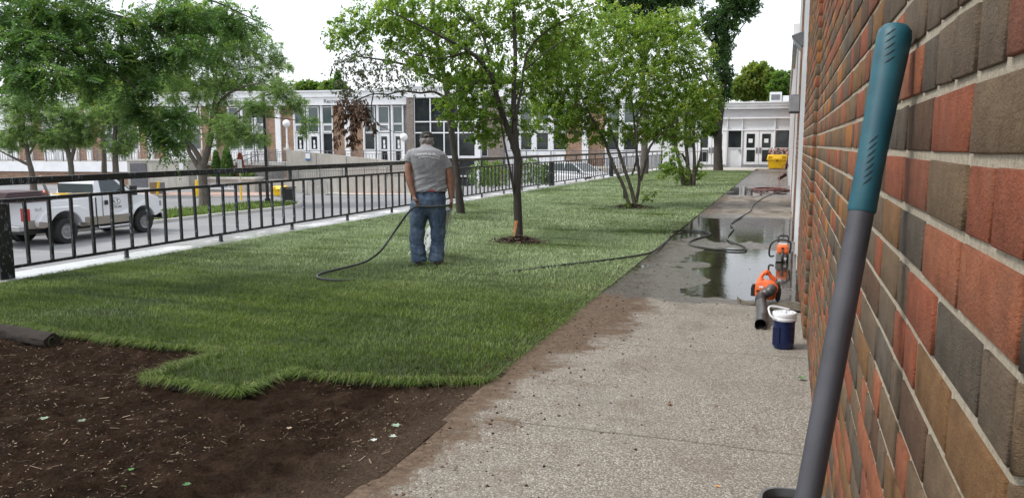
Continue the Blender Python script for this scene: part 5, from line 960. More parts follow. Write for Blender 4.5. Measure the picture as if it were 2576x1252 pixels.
for s, x in ((-1, -.128), (1, .108)):
    b = MB(); b.rings([[(x+rx*math.cos(a)+s*dx, y+0*a, max(0.0, z+rz*math.sin(a))) for a in np.linspace(0, math.tau, 13)[:-1]] for y, rx, rz, z, dx in ((-.10, .030, .03, .04, 0), (-.08, .040, .045, .045, 0), (-.0, .042, .05, .045, .005), (.09, .048, .04, .035, .012), (.16, .045, .028, .028, .018), (.19, .025, .015, .02, .02))]); b.build('shoe', simple('brown_shoe', (.06, .035, .022), .7, .3, 20), pe, smooth=True)
hm = NT('grey_hair'); v = hm.co(); hm.set(hm.ramp(hm.noise(hm.map(v, (1, 1, .3)), 120, 4, .7), [(.3, (.05, .045, .04)), (.7, (.30, .28, .26))]), .7).bump(hm.noise(hm.map(v, (1, 1, .2)), 160, 4), .8, .006)
b = MB(); b.ell(hc+[0, -.026, -.012], .091, .098, .088, 20, 12); b.ell(hc+[.035, -.06, -.055], .05, .045, .045); b.ell(hc+[-.03, -.06, -.05], .05, .045, .045)
fuse('hair', b, hm.m, pe, .007, 2, lambda co: .011*(vnoise(co[:, 0]*70, co[:, 2]*30, 4)-.5)*2)
cm = simple('dark_cap_cloth', (.035, .030, .026), .9, .25, 30, bump=.2); b = MB()
b.rings([[(hc[0]+rx*math.cos(a), hc[1]+cy+ry*math.sin(a), hc[2]+z-.16*ry*math.sin(a)) for a in np.linspace(0, math.tau, 25)[:-1]] for z, rx, ry, cy in ((.018, .091, .108, -.005), (.055, .089, .104, -.005), (.088, .072, .085, -.008), (.108, .040, .05, -.01), (.115, .006, .008, -.01))]); cp = b.build('cap', cm, pe, smooth=True)
b = MB(); b.rings([[(hc[0]+rx*math.cos(a), hc[1]+.09+ry*math.sin(a), hc[2]+.005+z-.3*ry*math.sin(a)) for a in np.linspace(-.2, math.pi+.2, 12)] for z, rx, ry in ((0, .082, .085), (.007, .082, .085))]); b.build('peak', cm, cp, smooth=True)
b = MB(); b.tube([hc+np.array([-.03, -.105, .055]), hc+np.array([0, -.112, .068]), hc+np.array([.03, -.105, .055])], .008, 8); b.build('strap', M['grey'], cp)
# printing on the back of the shirt
from mathutils.bvhtree import BVHTree
bv = BVHTree.FromObject(sh, bpy.context.evaluated_depsgraph_get())
def shirt_text(s, size, cx, cz, R_, tilt, bold):
    o = text('print', s, size, simple('shirt_print', (.62, .62, .63), .8), None, align='CENTER', ext=.0005, bold=bold); me = o.data
    for vv in me.vertices:
        x, z = vv.co.x, vv.co.y; a = x/R_; X = cx+(R_+z)*math.sin(a); Z = cz+(R_+z)*math.cos(a)-R_; X, Z = cx+(X-cx)*math.cos(tilt)+(Z-cz)*math.sin(tilt), cz-(X-cx)*math.sin(tilt)+(Z-cz)*math.cos(tilt)
        h = bv.ray_cast(Vector((X, -1, Z)), Vector((0, 1, 0))); y = h[0].y if h[0] else -.1; vv.co = (X, y-.0035+(.0005 if vv.co.z > 0 else 0), Z)
    o.parent = sh; o.rotation_euler = (0, 0, 0)
shirt_text('Upgrade to Shade', .042, .012, 1.418, .42, .06, .0012); shirt_text('HOUSEOFCANVAS.COM', .024, .024, 1.382, .5, .07, .001)
# ============================================================ HOSES AND WATER
def spline(pts, n=8):
    P = [np.array(p, float) for p in pts]; P = [2*P[0]-P[1]]+P+[2*P[-1]-P[-2]]; out = []
    for i in range(1, len(P)-2):
        for k in range(n): t_ = k/n; a, b_, c, d = P[i-1:i+3]; out.append(.5*((2*b_)+(-a+c)*t_+(2*a-5*b_+4*c-d)*t_*t_+(-a+3*b_-3*c+d)*t_**3))
    return out+[P[-2]]
Mw = Matrix.Translation(pe.location) @ pe.rotation_euler.to_matrix().to_4x4() @ Matrix.Diagonal((.97, .97, .955, 1))
def pw(*q): return np.array(Mw @ Vector(q))
hose_m = NT('black_hose'); v = hose_m.co(); hose_m.set(hose_m.ramp(hose_m.noise(v, 8, 4), [(.3, (.012, .013, .012)), (.7, (.04, .045, .042))]), .38)
gp = lambda u, v, z=.055: (*gz(u, v, z), z)
ha = [pw(.298, -.065, .735), pw(.285, -.10, .775), pw(.16, -.155, .768), pw(.02, -.175, .763), pw(-.13, -.165, .765), pw(-.20, -.19, .735), pw(-.27, -.24, .66), at(992, 583, 9.5), at(958, 630, 9.3), gp(925, 655, .09), gp(890, 667, .06), gp(840, 679), gp(806, 688), gp(797, 695), gp(812, 701), gp(860, 705, .045), gp(940, 703, .005), gp(1050, 700, .0), gp(1150, 696, .0), gp(1237, 688, .018), gp(1320, 678, .032), gp(1400, 668, .034), gp(1480, 659, .038), gp(1560, 649, .05), gp(1612, 641), gp(1640, 633, .05), gp(1665, 616, .03), gp(1682, 600, .025), gp(1685, 590, .03), gp(1692, 582, .04), gp(1720, 580, .02), gp(1765, 582, .018), gp(1787, 587, .018), gp(1775, 594, .018), gp(1745, 603, .018), gp(1733, 612, .018), gp(1745, 619, .018), gp(1795, 626, .018), gp(1850, 629, .018), gp(1876, 628, .018), gp(1872, 620, .018), gp(1848, 611, .018), gp(1831, 602, .018), gp(1833, 590, .018), gp(1846, 574, .018), gp(1839, 567, .018), gp(1843, 558, .018), gp(1868, 543, .018), gp(1888, 530, .018), gp(1895, 515, .018), gp(1925, 495, .018), gp(1955, 484, .02), gp(1972, 480, .02)]
hz = thing('black_hose', 'long black garden hose held by the man and winding over the turf and wet path', 'hose', tuple(gp(1560, 649)))
b = MB(); b.tube(spline(ha, 7), .0132, 8); b.build('tube', hose_m.m, hz, world=True, smooth=True); b = MB(); b.cyl(pw(.298, -.064, .745), pw(.300, -.060, .700), .017, 10); b.build('nozzle', M['steel'], hz, world=True)
tx, ty = .155, 27.3
rh = thing('red_hose', 'reddish brown hose looping down from the wall tap onto the path', 'hose', (tx, ty, 0)); rm = simple('red_hose_rubber', (.16, .045, .035), .5, .3, 6)
q = gp(1972, 480, .02); b = MB(); b.tube(spline([(.10, 35.5, .60), (-.02, 34.8, .66), (-.18, 33.5, .50), (-.20, 31.0, .22), (-.16, 29.0, .03), (-.05, 28.0, .02), q]), .017, 8)
pts = [(-.45+.62*math.cos(a)*(1-.02*a)-0*a, 27.2+.9*math.sin(a)*(1-.02*a), .022+.004*a) for a in np.linspace(0, 12, 70)]; b.tube(spline([q]+pts, 2), .016, 7); b.build('tube', rm, rh, world=True, smooth=True)
tp = thing('wall_tap', 'small metal tap and pipe on the far wall feeding the red hose', 'tap', (.19, 35.5, .6)); b = MB(); b.cyl((0, 0, 0), (-.12, 0, 0), .025, 8); b.cyl((-.09, 0, .0), (-.09, 0, -.06), .02, 8); b.build('spout', M['steel'], tp); b = MB(); b.cyl((0, .0, -.6), (0, 0, 1.4), .02, 8); b.build('pipe', M['steel'], tp); b = MB(); b.cyl((-.06, 0, .03), (-.06, 0, .07), .035, 8); b.build('handle', M['red'], tp)
wm = NT('spray_water'); tr2 = wm.n('ShaderNodeBsdfTransparent'); wm.b.inputs['Base Color'].default_value = (.9, .93, .95, 1); wm.b.inputs['Roughness'].default_value = .15; m2_ = wm.n('ShaderNodeMixShader'); m2_.inputs[0].default_value = .8; wm.L(tr2.outputs[0], m2_.inputs[1]); wm.L(wm.b.outputs[0], m2_.inputs[2]); wm.L(m2_.outputs[0], wm.out.inputs[0])
b = MB(); R = np.random.default_rng(5)
for i in range(240):
    ex, ey = R.normal(-.02, .14), R.normal(.75, .18); a_ = pw(.300+R.normal(0, .004), -.055, .698); c = []
    for f in np.linspace(0, 1, 7): c.append(pw(.300+(ex-.3)*f**1.3, -.055+(ey+.055)*f, .698*(1-f**1.6)+.03))
    k0 = R.integers(0, 6); L_ = R.integers(1, 3) if k0 > 0 else 3
    if k0+L_ < 7: b.tube(c[k0:k0+L_+1], R.uniform(.003, .0075), 3, False)
for i in range(700):
    f = R.random()**.7; p = pw(.300-.32*f**1.3+R.normal(0, .05*f+.005), -.055+.8*f+R.normal(0, .1*f), .698*(1-f**1.6)+.03+R.normal(0, .02)); s = R.uniform(.003, .009); b.ell(p, s, s, s*1.8, 4, 3)
tag(b.build('water_spray', wm.m), kind='stuff')
# ============================================================ PATH OBJECTS
def local(u, v, z=0): x, y = gz(u, v, z); return x, y
x0, y0 = local(1970, 874, .012); ck = thing('drink_cooler', 'small navy blue round drink cooler with white lid standing by the wall', 'cooler', (x0, y0, .012))
prof = [(.060, 0), (.070, .006), (.073, .02), (.074, .04)]
for i in range(13): z = .045+i*.0115; prof += [(.0765, z), (.0765, z+.004), (.0735, z+.006), (.0735, z+.010)]
prof += [(.079, .197), (.080, .208), (.078, .212)]
b = MB(); b.lathe(prof, (0, 0, 0), 32); b.build('body', M['navy'], ck, smooth=True); b = MB(); b.lathe([(.078, .211), (.084, .213), (.086, .222), (.086, .232), (.083, .236), (.085, .240), (.086, .262), (.082, .270), (.070, .272), (.066, .268), (.03, .268)], (0, 0, 0), 32); ld = b.build('lid', simple('white_plastic', (.74, .75, .77), .35, .05), ck, smooth=True)
b = MB(); b.box(-.055, .055, -.008, .008, .268, .276); b.box(-.008, .008, -.055, .055, .268, .277); b.cyl((.05, -.02, .268), (.05, -.02, .279), .012, 10); b.build('spout_cap', M['whitemetal'], ld, bevel=.002)
b = MB(); hp = [(-.084*math.cos(0)+.0-.004*k*0, -.0, 0) for k in range(1)]; b.tube(spline([(-.062, -.066, .225), (-.095, -.062, .248), (-.112, -.03, .283), (-.108, .01, .300), (-.07, .035, .300), (-.02, .05, .290), (.03, .06, .279)]), .007, 8); b.build('handle', ld.data.materials[0], ck, smooth=True)
b = MB(); b.box(-.078, -.03, -.079, -.074, .035, .17); b.build('side_panel', M['navy'], ck, bevel=.002)
# leaf blower
bx, by = local(1925, 757, .012); bl = thing('leaf_blower', 'orange leaf blower lying on the path with its grey tube towards the viewer', 'leaf blower', (bx, by, .010))
b = MB(); b.rings([[(cx+rx*math.copysign(abs(math.cos(a))**.5, math.cos(a)), y, cz+rz*math.copysign(abs(math.sin(a))**.5, math.sin(a))) for a in np.linspace(0, math.tau, 29)[:-1]] for y, cx, rx, cz, rz in ((-.10, .01, .060, .115, .055), (-.085, .0, .095, .115, .085), (0, .0, .102, .115, .092), (.09, 0, .098, .112, .088), (.12, 0, .06, .11, .06))]); bd = b.build('body', M['orange'], bl, smooth=True)
b = MB(); b.lathe([(.052, 0), (.060, .012), (.060, .03), (.05, .035)], (0, 0, 0), 20)
for i in range(9): pass
b.v = [(.055+x, -.115-z*.8, .150+y) for x, y, z in b.v]; b.build('outlet_collar', M['orange'], bl, smooth=True)
b = MB(); b.tube(spline([(-.06, .02, .19), (-.048, .03, .235), (-.018, .045, .272), (.012, .05, .276), (.022, .055, .262), (.045, .06, .225), (.085, .06, .20)], 5), [.026]*6+[.022]*6+[.020]*30, 10) if False else b.tube(spline([(-.06, .02, .19), (-.045, .03, .235), (-.015, .045, .274), (.012, .05, .278), (.040, .055, .240), (.085, .06, .205)], 4), .019, 10); b.ell((-.005, .04, .272), .026, .022, .024); b.ell((-.05, .02, .20), .032, .03, .03); b.build('handle', M['orange'], bl, smooth=True)
b = MB(); b.ell((.026, .05, .272), .013, .014, .016); b.box(-.005, .015, .02, .03, .25, .262); b.build('trigger', M['plastic_black'], bl)
b = MB(); b.rings([[(.112+.03*math.cos(a), y, .095+.088*math.sin(a)) for a in np.linspace(0, math.tau, 9)[:-1]] for y in (-.06, .11)]); b.build('fan_cover', M['plastic_black'], bl, bevel=.006)
b = MB(); b.box(-.135, -.09, -.04, .06, .05, .14); b.box(-.125, -.09, -.05, -.02, .14, .17); b.build('engine_cover', M['plastic_black'], bl, bevel=.008)
b = MB(); [b.box(-.085+i*.012, -.078+i*.012, -.1035, -.095, .105, .125) for i in range(8)]; b.build('vent', M['plastic_black'], bd)
b = MB(); b.box(-.06, -.02, -.104, -.098, .145, .163); b.box(.0, .035, -.106, -.098, .162, .176); b.build('sticker', M['white'], bd)
tm = simple('scuffed_grey_plastic', (.075, .073, .072), .42, .45, 14, bump=.1)
b = MB(); mx, my = local(1913, 818, .05); e = np.array([mx-bx, my-by, .045]); s = np.array([.055, -.14, .150]); pts = spline([s, s+[-.008, -.07, -.006], [.015, -.20, .120], [-.035, -.29, .085], e+[.004, .30, .03], e+[0, .12, .006], e], 6); b.tube(pts, [.048]*12+[.046]*(len(pts)-12), 18, False); b.tube([e+[0, .018, 0], e+[0, -.004, 0]], .0485, 18, False); b.tube([e+[0, -.004, 0], e+[0, .03, 0]], [.041, .040], 18, False); tb = b.build('tube', tm, bl, smooth=True)
b = MB(); b.tube(pts[18:21], .0495, 18, False); [b.box(x, x+.008, 0, 0, 0, 0) for x in ()]; b.build('tube_joint', M['plastic_black'], tb, smooth=True)
# strap and cloth
st_ = thing('shoulder_strap', 'curled olive grey webbing strap lying beside the leaf blower tube', 'strap', (bx-.2, by-.1, .012)); om = simple('olive_webbing', (.105, .09, .065), .9, .35, 20, bump=.4)
def ribbon(b, pts, w_, th=.004):
    for (p, u_), (q, v_) in zip(pts[:-1], pts[1:]): p, q, u_, v_ = map(lambda a: np.array(a, float), (p, q, u_, v_)); n_ = np.array([0, 0, th]); b.hexa([p-u_*w_, p+u_*w_, q+v_*w_, q-v_*w_, p-u_*w_+n_, p+u_*w_+n_, q+v_*w_+n_, q-v_*w_+n_])
P = spline([(-.055, .03, .045), (-.05, -.02, .022), (-.01, -.07, .004), (.06, -.09, .002), (.13, -.07, .01), (.16, .0, .03)], 5); b = MB(); ribbon(b, [(p, (.0, .55, .83) if i < 9 else (.15, .95, .25)) for i, p in enumerate(P)], .028); b.build('webbing', om, st_)
cl = thing('canvas_sheet', 'crumpled brown grey canvas lying between the blower and the brick wall', 'canvas', (bx+.14, by-.32, .012))
xs_ = np.linspace(-.10, .20, 26); ys_ = np.linspace(-.12, .18, 26); X, Y = np.meshgrid(xs_, ys_); Zc = .008+.06*fbm(X*9, Y*11, 5, 3)*np.clip(1-((X-.05)/.17)**2, 0, 1)*np.clip(1-((Y-.03)/.17)**2, 0, 1)*1.5; wob = .02*(vnoise(X*20, Y*20, 3)-.5)
i = np.arange(25*25); r = i//25; c = i % 25; bb_ = r*26+c; np_mesh('sheet', np.stack([np.clip(X+wob, -9, .19-bx), Y+wob, Zc], -1).reshape(-1, 3), np.stack([bb_, bb_+1, bb_+27, bb_+26], -1), om, cl, True)
# chainsaw
cx_, cy_ = local(1972, 655, .008); cs_ = thing('chainsaw', 'orange and black chainsaw resting at the puddle edge against the wall', 'chainsaw', (cx_-.02, cy_, .006))
b = MB(); b.rings([[(cx+rx*math.copysign(abs(math.cos(a))**.55, math.cos(a)), y, cz+rz*math.copysign(abs(math.sin(a))**.55, math.sin(a))) for a in np.linspace(0, math.tau, 21)[:-1]] for y, cx, rx, cz, rz in ((-.11, .005, .05, .155, .04), (-.09, 0, .072, .155, .06), (.08, 0, .074, .155, .062), (.10, 0, .05, .15, .045))]); bo = b.build('engine_cover', M['orange'], cs_, smooth=True)
b = MB(); b.box(-.085, .04, -.09, .12, .01, .10); b.build('crankcase', simple('cast_grey', (.22, .22, .21), .6), cs_, bevel=.012); b = MB(); b.box(.045, .075, -.08, .12, .005, .09); b.build('side_cover', M['plastic_black'], cs_, bevel=.01)
b = MB(); b.tube(spline([(-.10, -.02, .06), (-.155, -.02, .055), (-.165, -.02, .12), (-.150, -.02, .20), (-.09, -.02, .262), (.02, -.02, .268), (.085, -.02, .25), (.095, -.02, .19), (.085, -.02, .10)], 5), .012, 9); b.build('front_handle', M['plastic_black'], cs_, smooth=True)
b = MB(); b.tube(spline([(.0, -.10, .13), (.0, -.17, .125), (.0, -.21, .07), (.0, -.19, .012), (.0, -.11, .02)], 5), .017, 9); b.build('rear_handle', M['plastic_black'], cs_, smooth=True)
b = MB(); b.tube(spline([(-.06, .10, .22), (-.055, .12, .30), (.0, .125, .31), (.06, .12, .30), (.065, .10, .22)], 5), .011, 8); b.build('hand_guard', M['plastic_black'], cs_, smooth=True)
b = MB(); b.box(.035, .041, .10, .52, .04, .10); b.build('guide_bar', M['steel'], cs_, bevel=.002); b = MB(); b.cyl((0, -.115, .17), (0, -.10, .17), .016, 12); b.build('filter_knob', M['plastic_black'], bo); b = MB(); b.box(.02, .05, -.122, -.118, .03, .055); b.box(-.06, .05, -.02, .07, .216, .2185); b.build('sticker', M['white'], cs_)
# broom far along the wall
wx_, wy_ = local(1972, 452, .01); br_ = thing('push_broom', 'old push broom leaning against the far wall near the yellow bin', 'broom', (wx_, wy_, .01)); b = MB(); b.bar((-.22, -.1, .03), (.08, .12, .22), .08, .12); b.build('head', simple('broom_bristles', (.06, .035, .03), .9), br_); b = MB(); b.cyl((-.06, 0, .14), (.20, .25, 1.38), .016, 8); b.build('handle', simple('broom_stick', (.25, .14, .10), .6), br_)
# shovel leaning at the near corner
def wallpt(Z, u, v): return at(u, v, Z)
tip = at(2255, 64, 1.252); low = at(2032, 1252, 1.215); dirn = (low-tip)/np.linalg.norm(low-tip); endp = tip+dirn*((tip[2]-.30)/-dirn[2])
sv = thing('shovel', 'long handled shovel with a teal rubber grip leaning on the brick wall corner', 'shovel', (endp[0], endp[1], 0)); up_ = -dirn
jn = at(2170, 535, 1.238); Lg = np.linalg.norm(tip-jn); sp = lambda k: tip+dirn*k
b = MB(); b.tube([sp(Lg-.03), endp], [.0192, .0192], 24); b.build('shaft', simple('grey_fibreglass', (.055, .055, .065), .42, .30, 9, bump=.12, bscale=260), sv, world=True, smooth=True)
gm_ = NT('teal_rubber'); v = gm_.co(); gm_.set(gm_.ramp(gm_.noise(v, 25, 5), [(.3, (.004, .058, .085)), (.7, (.010, .092, .122))]), .5).bump(gm_.noise(v, 700, 3), .25, .0006)
prof_ = [(0, .010), (.003, .019), (.010, .0245), (.022, .0262), (.06, .0255), (.12, .0233), (.2, .0216), (Lg*.8, .0211), (Lg-.004, .0214), (Lg, .0200)]
b = MB(); b.tube([sp(k) for k, _ in prof_], [r for _, r in prof_], 40); gr = b.build('grip', gm_.m, sv, world=True, smooth=True)
b = MB(); cv = np.array([0, 0, CAM_H])
def slot(k, ph, L_=.016):
    p = sp(k); tc_ = cv-p; tc_ -= dirn*(tc_@dirn); tc_ /= np.linalg.norm(tc_); sd_ = np.cross(dirn, tc_); r = np.interp(k, [q[0] for q in prof_], [q[1] for q in prof_])
    def q(a, dk): return sp(k+dk)+(tc_*math.cos(a)+sd_*math.sin(a))*(np.interp(k+dk, [q_[0] for q_ in prof_], [q_[1] for q_ in prof_])-.0004)
    b.tube([q(ph-.32, -L_*.5), q(ph-.1, -L_*.18), q(ph+.1, L_*.18), q(ph+.32, L_*.5)], [.0004, .0015, .0015, .0004], 6)
for i in range(5): slot(Lg*(.07+.036*i), .25-.06*i, .014)
b.build('grip_slots', bpy.data.materials.get('slot_dark') or simple('slot_dark', (.002, .012, .018), .6), gr); b = MB()
for i in range(7): slot(Lg*(.63+.036*i), .1-.02*i, .017)
b.build('grip_slots', bpy.data.materials['slot_dark'], gr, world=False)
for o_ in kids(gr): o_.location = -Vector(sv.location)
b = MB(); b.rings([[endp+np.array([math.cos(a)*w_*.5, math.sin(a)*.012-.02*abs(math.cos(a)), 0])+dirn*k for a in np.linspace(0, math.tau, 13)[:-1]] for k, w_ in ((-.08, .05), (0, .16), (.08, .22), (.2, .21), (.27, .12), (.30, .02))]); b.build('blade', M['steel'], sv, world=True, smooth=True)
# pail of soil
pb = thing('pail', 'dull grey metal pail filled with brown soil at the foot of the shovel', 'pail', (.078, 2.66, .012)); pr = [(.088, 0), (.091, .01), (.106, .285), (.114, .290), (.114, .300), (.104, .300), (.102, .27)]
b = MB(); sq = lambda a, r: (r*math.copysign(abs(math.cos(a))**.75, math.cos(a)), r*math.copysign(abs(math.sin(a))**.75, math.sin(a))); b.rings([[(*sq(a, r), z) for a in np.linspace(0, math.tau, 37)[:-1]] for r, z in pr], False); b.prism([sq(a, .087) for a in np.linspace(0, math.tau, 37)[:-1]], .0, .004); b.build('bucket', simple('dull_metal', (.13, .135, .14), .45, .3, 12, metal=.25), pb, smooth=True)
R = np.random.default_rng(3); rr = []; 
for k in range(9): rr.append([(*sq(a, .103*k/8+.0005), .262+.030*(1-(k/8)**2)+R.normal(0, .003)*(k < 8)) for a in np.linspace(0, math.tau, 31)[:-1]])
b = MB(); b.rings(rr, False); b.build('soil_fill', M['soil'], pb, smooth=True)
# turf roll
sr_ = thing('turf_roll', 'dark brown rolled strip of turf lying at the left edge of the new lawn', 'turf roll', (-5.95, 4.53, -.02)); b = MB(); R = np.random.default_rng(8)
b.rings([[(x, .070*math.cos(a)*(1+.9*(float(fbm(x*6+3, a*1.2+9, 77, 3))-.5))-.18*(x+.6), .050+.060*math.sin(a)*(1+.9*(float(fbm(x*7, a*1.3, 78, 3))-.5))) for a in np.linspace(0, math.tau, 25)[:-1]] for x in np.linspace(-1.7, .80, 70)]); b.build('roll', M['turfside'], sr_, smooth=True)
b = MB(); pts = [(.804, (.012+.0085*a/1.0)*math.cos(a)-.18*1.40, .062+(.012+.0085*a)*math.sin(a)) for a in np.linspace(0, 5.6, 30)]; b.tube(pts, .005, 4); b.build('spiral_edge', M['turfbase'], sr_)
# mulch mounds
def mulch(name, c, r, n, seed):
    R = np.random.default_rng(seed); a = R.uniform(0, math.tau, n); q = r*np.abs(R.normal(0, .5, n)); q = np.minimum(q, r*1.3); X = c[0]+np.cos(a)*q*1.25; Y = c[1]+np.sin(a)*q; Z_ = .04+.055*np.clip(1-q/r, 0, 1)+R.uniform(0, .02, n); az = R.uniform(0, math.tau, n); L_ = R.uniform(.012, .045, n)[:, None]; W_ = R.uniform(.003, .010, n)[:, None]
    P = np.stack([X, Y, Z_], -1); D = np.stack([np.cos(az), np.sin(az), R.normal(0, .35, n)], -1); S = np.stack([-np.sin(az), np.cos(az), R.normal(0, .5, n)], -1); V = np.stack([P-D*L_-S*W_, P-D*L_+S*W_, P+D*L_+S*W_, P+D*L_-S*W_], 1).reshape(-1, 3)
    tag(np_mesh(name, V, np.arange(n*4).reshape(n, 4), mulm, attr={'tint': np.repeat(R.random(n), 4)}), kind='stuff')
t = NT('bark_mulch'); t.set(t.ramp(t.attr('tint'), [(0, (.018, .011, .008)), (.7, (.07, .042, .028)), (1, (.16, .11, .07))]), .95); mulm = t.m
mulch('bark_mulch', (-3.78, 11.2), .30, 1500, 1); mulch('bark_mulch', (-3.35, 18.2), .38, 900, 2)
# fallen leaves, each on its own
def leaf(lab, u, v, size, col, z=.02, yaw=0, kind=0):
    x, y = gz(u, v, z); th = bpy.data.meshes.new('fallen_leaf'); b = MB(); out = [(0, -.5), (.22, -.28), (.42, -.22), (.34, .0), (.46, .2), (.2, .22), (0, .55), (-.2, .22), (-.46, .18), (-.34, 0), (-.4, -.22), (-.2, -.28)] if kind == 0 else [(0, -.5), (.2, -.2), (.24, .1), (.12, .36), (0, .5), (-.14, .34), (-.25, .1), (-.2, -.2)]
    c, s = math.cos(yaw), math.sin(yaw); n = len(out); P = [((a*c-b_*s)*size, (a*s+b_*c)*size, (.22*abs(a)+.10*b_*b_+.03)*size) for a, b_ in out]+[(0, 0, .0)]; b.add(P, [(i, (i+1) % n, n) for i in range(n)])
    o = b.build('fallen_leaf', simple('leaf_'+lab.split()[0], col, .6, .3, 40), None); o.location = (x, y, z); tag(o, lab, 'leaf', 'loose leaves on soil and path')
leaf('pale green leaf near the left edge of the soil', 112, 1052, .055, (.22, .30, .20), .03, .4); leaf('grey green crumpled leaf right of the pale green one on the left soil', 205, 1058, .05, (.13, .17, .12), .03, 1.4)
leaf('bright green leaf low on the soil under the turf corner', 330, 1180, .032, (.06, .20, .035), .03, .3); leaf('small green leaf at the very bottom of the soil', 470, 1218, .04, (.05, .15, .04), .03, 2.2)
leaf('silvery leaf pair among dark soil near the path edge', 995, 1070, .055, (.24, .34, .24), .03, 1.0); leaf('whitish leaf lying below the silvery pair by the path edge', 990, 1097, .045, (.45, .50, .44), .03, 2.4); leaf('white curled leaf on dark soil left of the silvery pair', 940, 1106, .04, (.50, .54, .50), .03, .5)
leaf('russet dry leaf in the middle of the pale path', 1684, 1016, .038, (.24, .08, .04), .025, .9); leaf('orange wood chip near the bottom right of the path', 1806, 1222, .028, (.70, .32, .08), .02, 1.2, 1); leaf('cream wood chip beyond the russet leaf on the path', 1560, 956, .024, (.72, .52, .32), .02, .2, 1)
leaf('rusty small leaf right of the russet leaf', 1802, 1020, .026, (.28, .11, .05), .02, 1.8, 1); leaf('tan curled leaf on the soil near the white lawn corner', 728, 1076, .035, (.36, .26, .16), .03, .2)
leaf('green weed leaf at the wall foot beside the grey shaft', 2016, 950, .06, (.07, .17, .04), .03, .2); leaf('brown curled leaf on the path beyond the cooler', 1745, 765, .035, (.10, .06, .04), .02, 1.1, 1)
# loose crumbs of soil on the slab
R = np.random.default_rng(77); n = 1500; X = -1.66+np.abs(R.normal(0, .55, n)); Y = R.uniform(2.2, 9, n); k = X < .1; X = X[k]; Y = Y[k]; n = len(X); s = R.uniform(.0015, .006, n)*R.choice([1, 1, 1.8], n); O = np.array([(1, 0, 0), (0, 1, 0), (-1, 0, 0), (0, -1, 0), (0, 0, .8), (0, 0, -.3)])
V = (np.stack([X, Y, path_z(X, Y)+s*.3], -1)[:, None]+O[None]*s[:, None, None]*R.uniform(.6, 1.4, (n, 6, 1))).reshape(-1, 3); b_ = np.arange(n)[:, None]*6; tri = np.array([(0, 1, 4), (1, 2, 4), (2, 3, 4), (3, 0, 4), (1, 0, 5), (2, 1, 5), (3, 2, 5), (0, 3, 5)])
tag(np_mesh('soil_crumbs', V, (b_[:, None]+tri[None]).reshape(-1, 3), mulm, attr={'tint': np.repeat(R.random(n), 6)}), kind='stuff')
# ============================================================ VEHICLES
carpaint = NT('white_car_paint'); v = carpaint.co(); carpaint.set(carpaint.mix(carpaint.mr(carpaint.noise(v, 2, 5), .5, .8, 0, .25), (.66, .67, .69), (.52, .51, .49)), .25, Coat_Weight=.5); M['carwhite'] = carpaint.m
M['tan'] = simple('tan_paint', (.24, .21, .17), .4, .15, 3); M['rim'] = simple('wheel_steel', (.30, .30, .31), .3, .5, 14, metal=.9); M['tyre'] = simple('tyre', (.014, .014, .015), .8, .3, 25, bump=.3); M['cabglass'] = simple('car_glass', (.02, .035, .035), .05, .3, 2, Specular_IOR_Level=.8)
def arc(cy, cz, r, a0, a1, n=12): return [(cy+r*math.cos(math.radians(a)), cz+r*math.sin(math.radians(a))) for a in np.linspace(a0, a1, n)]
def wheel(parent, x, y, r, w_, side, rim=.6, dish=0):
    b = MB(); prof = [(r*rim, -w_/2), (r*.93, -w_/2), (r, -w_/2+.03), (r, w_/2-.03), (r*.93, w_/2), (r*rim, w_/2)]; b.lathe(prof, (0, 0, 0), 28, False); b.v = [(x+z*side, y+a, r+c) for a, c, z in b.v]; wh = b.build('wheel', M['tyre'], parent, smooth=True)
    b = MB(); b.lathe([(.001, w_/2-.03-dish), (r*.16, w_/2-.02-dish), (r*.2, w_/2-.05-dish), (r*rim*.8, w_/2-.06-dish), (r*rim*.9, w_/2-.005), (r*rim+.012, w_/2+.008), (r*rim+.012, w_/2-.03)], (0, 0, 0), 24); b.v = [(x+z*side, y+a, r+c) for a, c, z in b.v]; b.build('rim', M['rim'], wh, smooth=True)
    b = MB()
    for i in range(6): a = i*math.tau/6; c = (x+side*(w_/2-.052-dish), y+r*.36*math.cos(a), r+r*.36*math.sin(a)); b.ell(c, .008, r*.055, r*.055, 8, 5)
    b.build('rim_hole', M['black'], wh); return wh
tk = thing('pickup_truck', 'white dual wheel pickup truck with tan lower panels parked beyond the black fence', 'truck', (-22.86, 18.9, -1.66), -.02)
bedp = [(-1.30, .60), (-.66, .55)]+arc(0, .44, .62, 170, 10)+[(.66, .50), (1.30, .50), (1.30, 1.42), (-1.30, 1.40)]
b = MB(); b.extr(bedp, 'x', -.97, .97); b.build('bed', M['carwhite'], tk, bevel=.025, seg=2)
b = MB(); b.box(-.88, .88, -1.2, 1.2, 1.395, 1.435); b.build('bed_liner', M['grey'], tk)
cabp = [(1.34, .50), (2.78, .50)]+arc(3.35, .44, .54, 168, 15)+[(3.98, .60), (4.20, .68), (4.22, 1.08), (4.10, 1.25), (3.80, 1.36), (2.95, 1.47), (1.34, 1.47)]
b = MB(); b.extr(cabp, 'x', -.98, .98); b.v = [(x*(1-.06*max(0, (y-3.0))/1.2)*(1-.04*max(0, z-1.1)/.35), y, z) for x, y, z in b.v]; cb = b.build('cab_body', M['carwhite'], tk, bevel=.035, seg=3)
gp_ = [(1.38, 1.46), (1.42, 1.86), (1.50, 2.01), (1.65, 2.07), (2.20, 2.06), (2.35, 2.0), (2.98, 1.46)]
b = MB(); b.extr(gp_, 'x', -.90, .90); b.v = [(x*(1-.14*(z-1.46)/.52), y, z) for x, y, z in b.v]; b.build('roof', M['carwhite'], tk, bevel=.02)
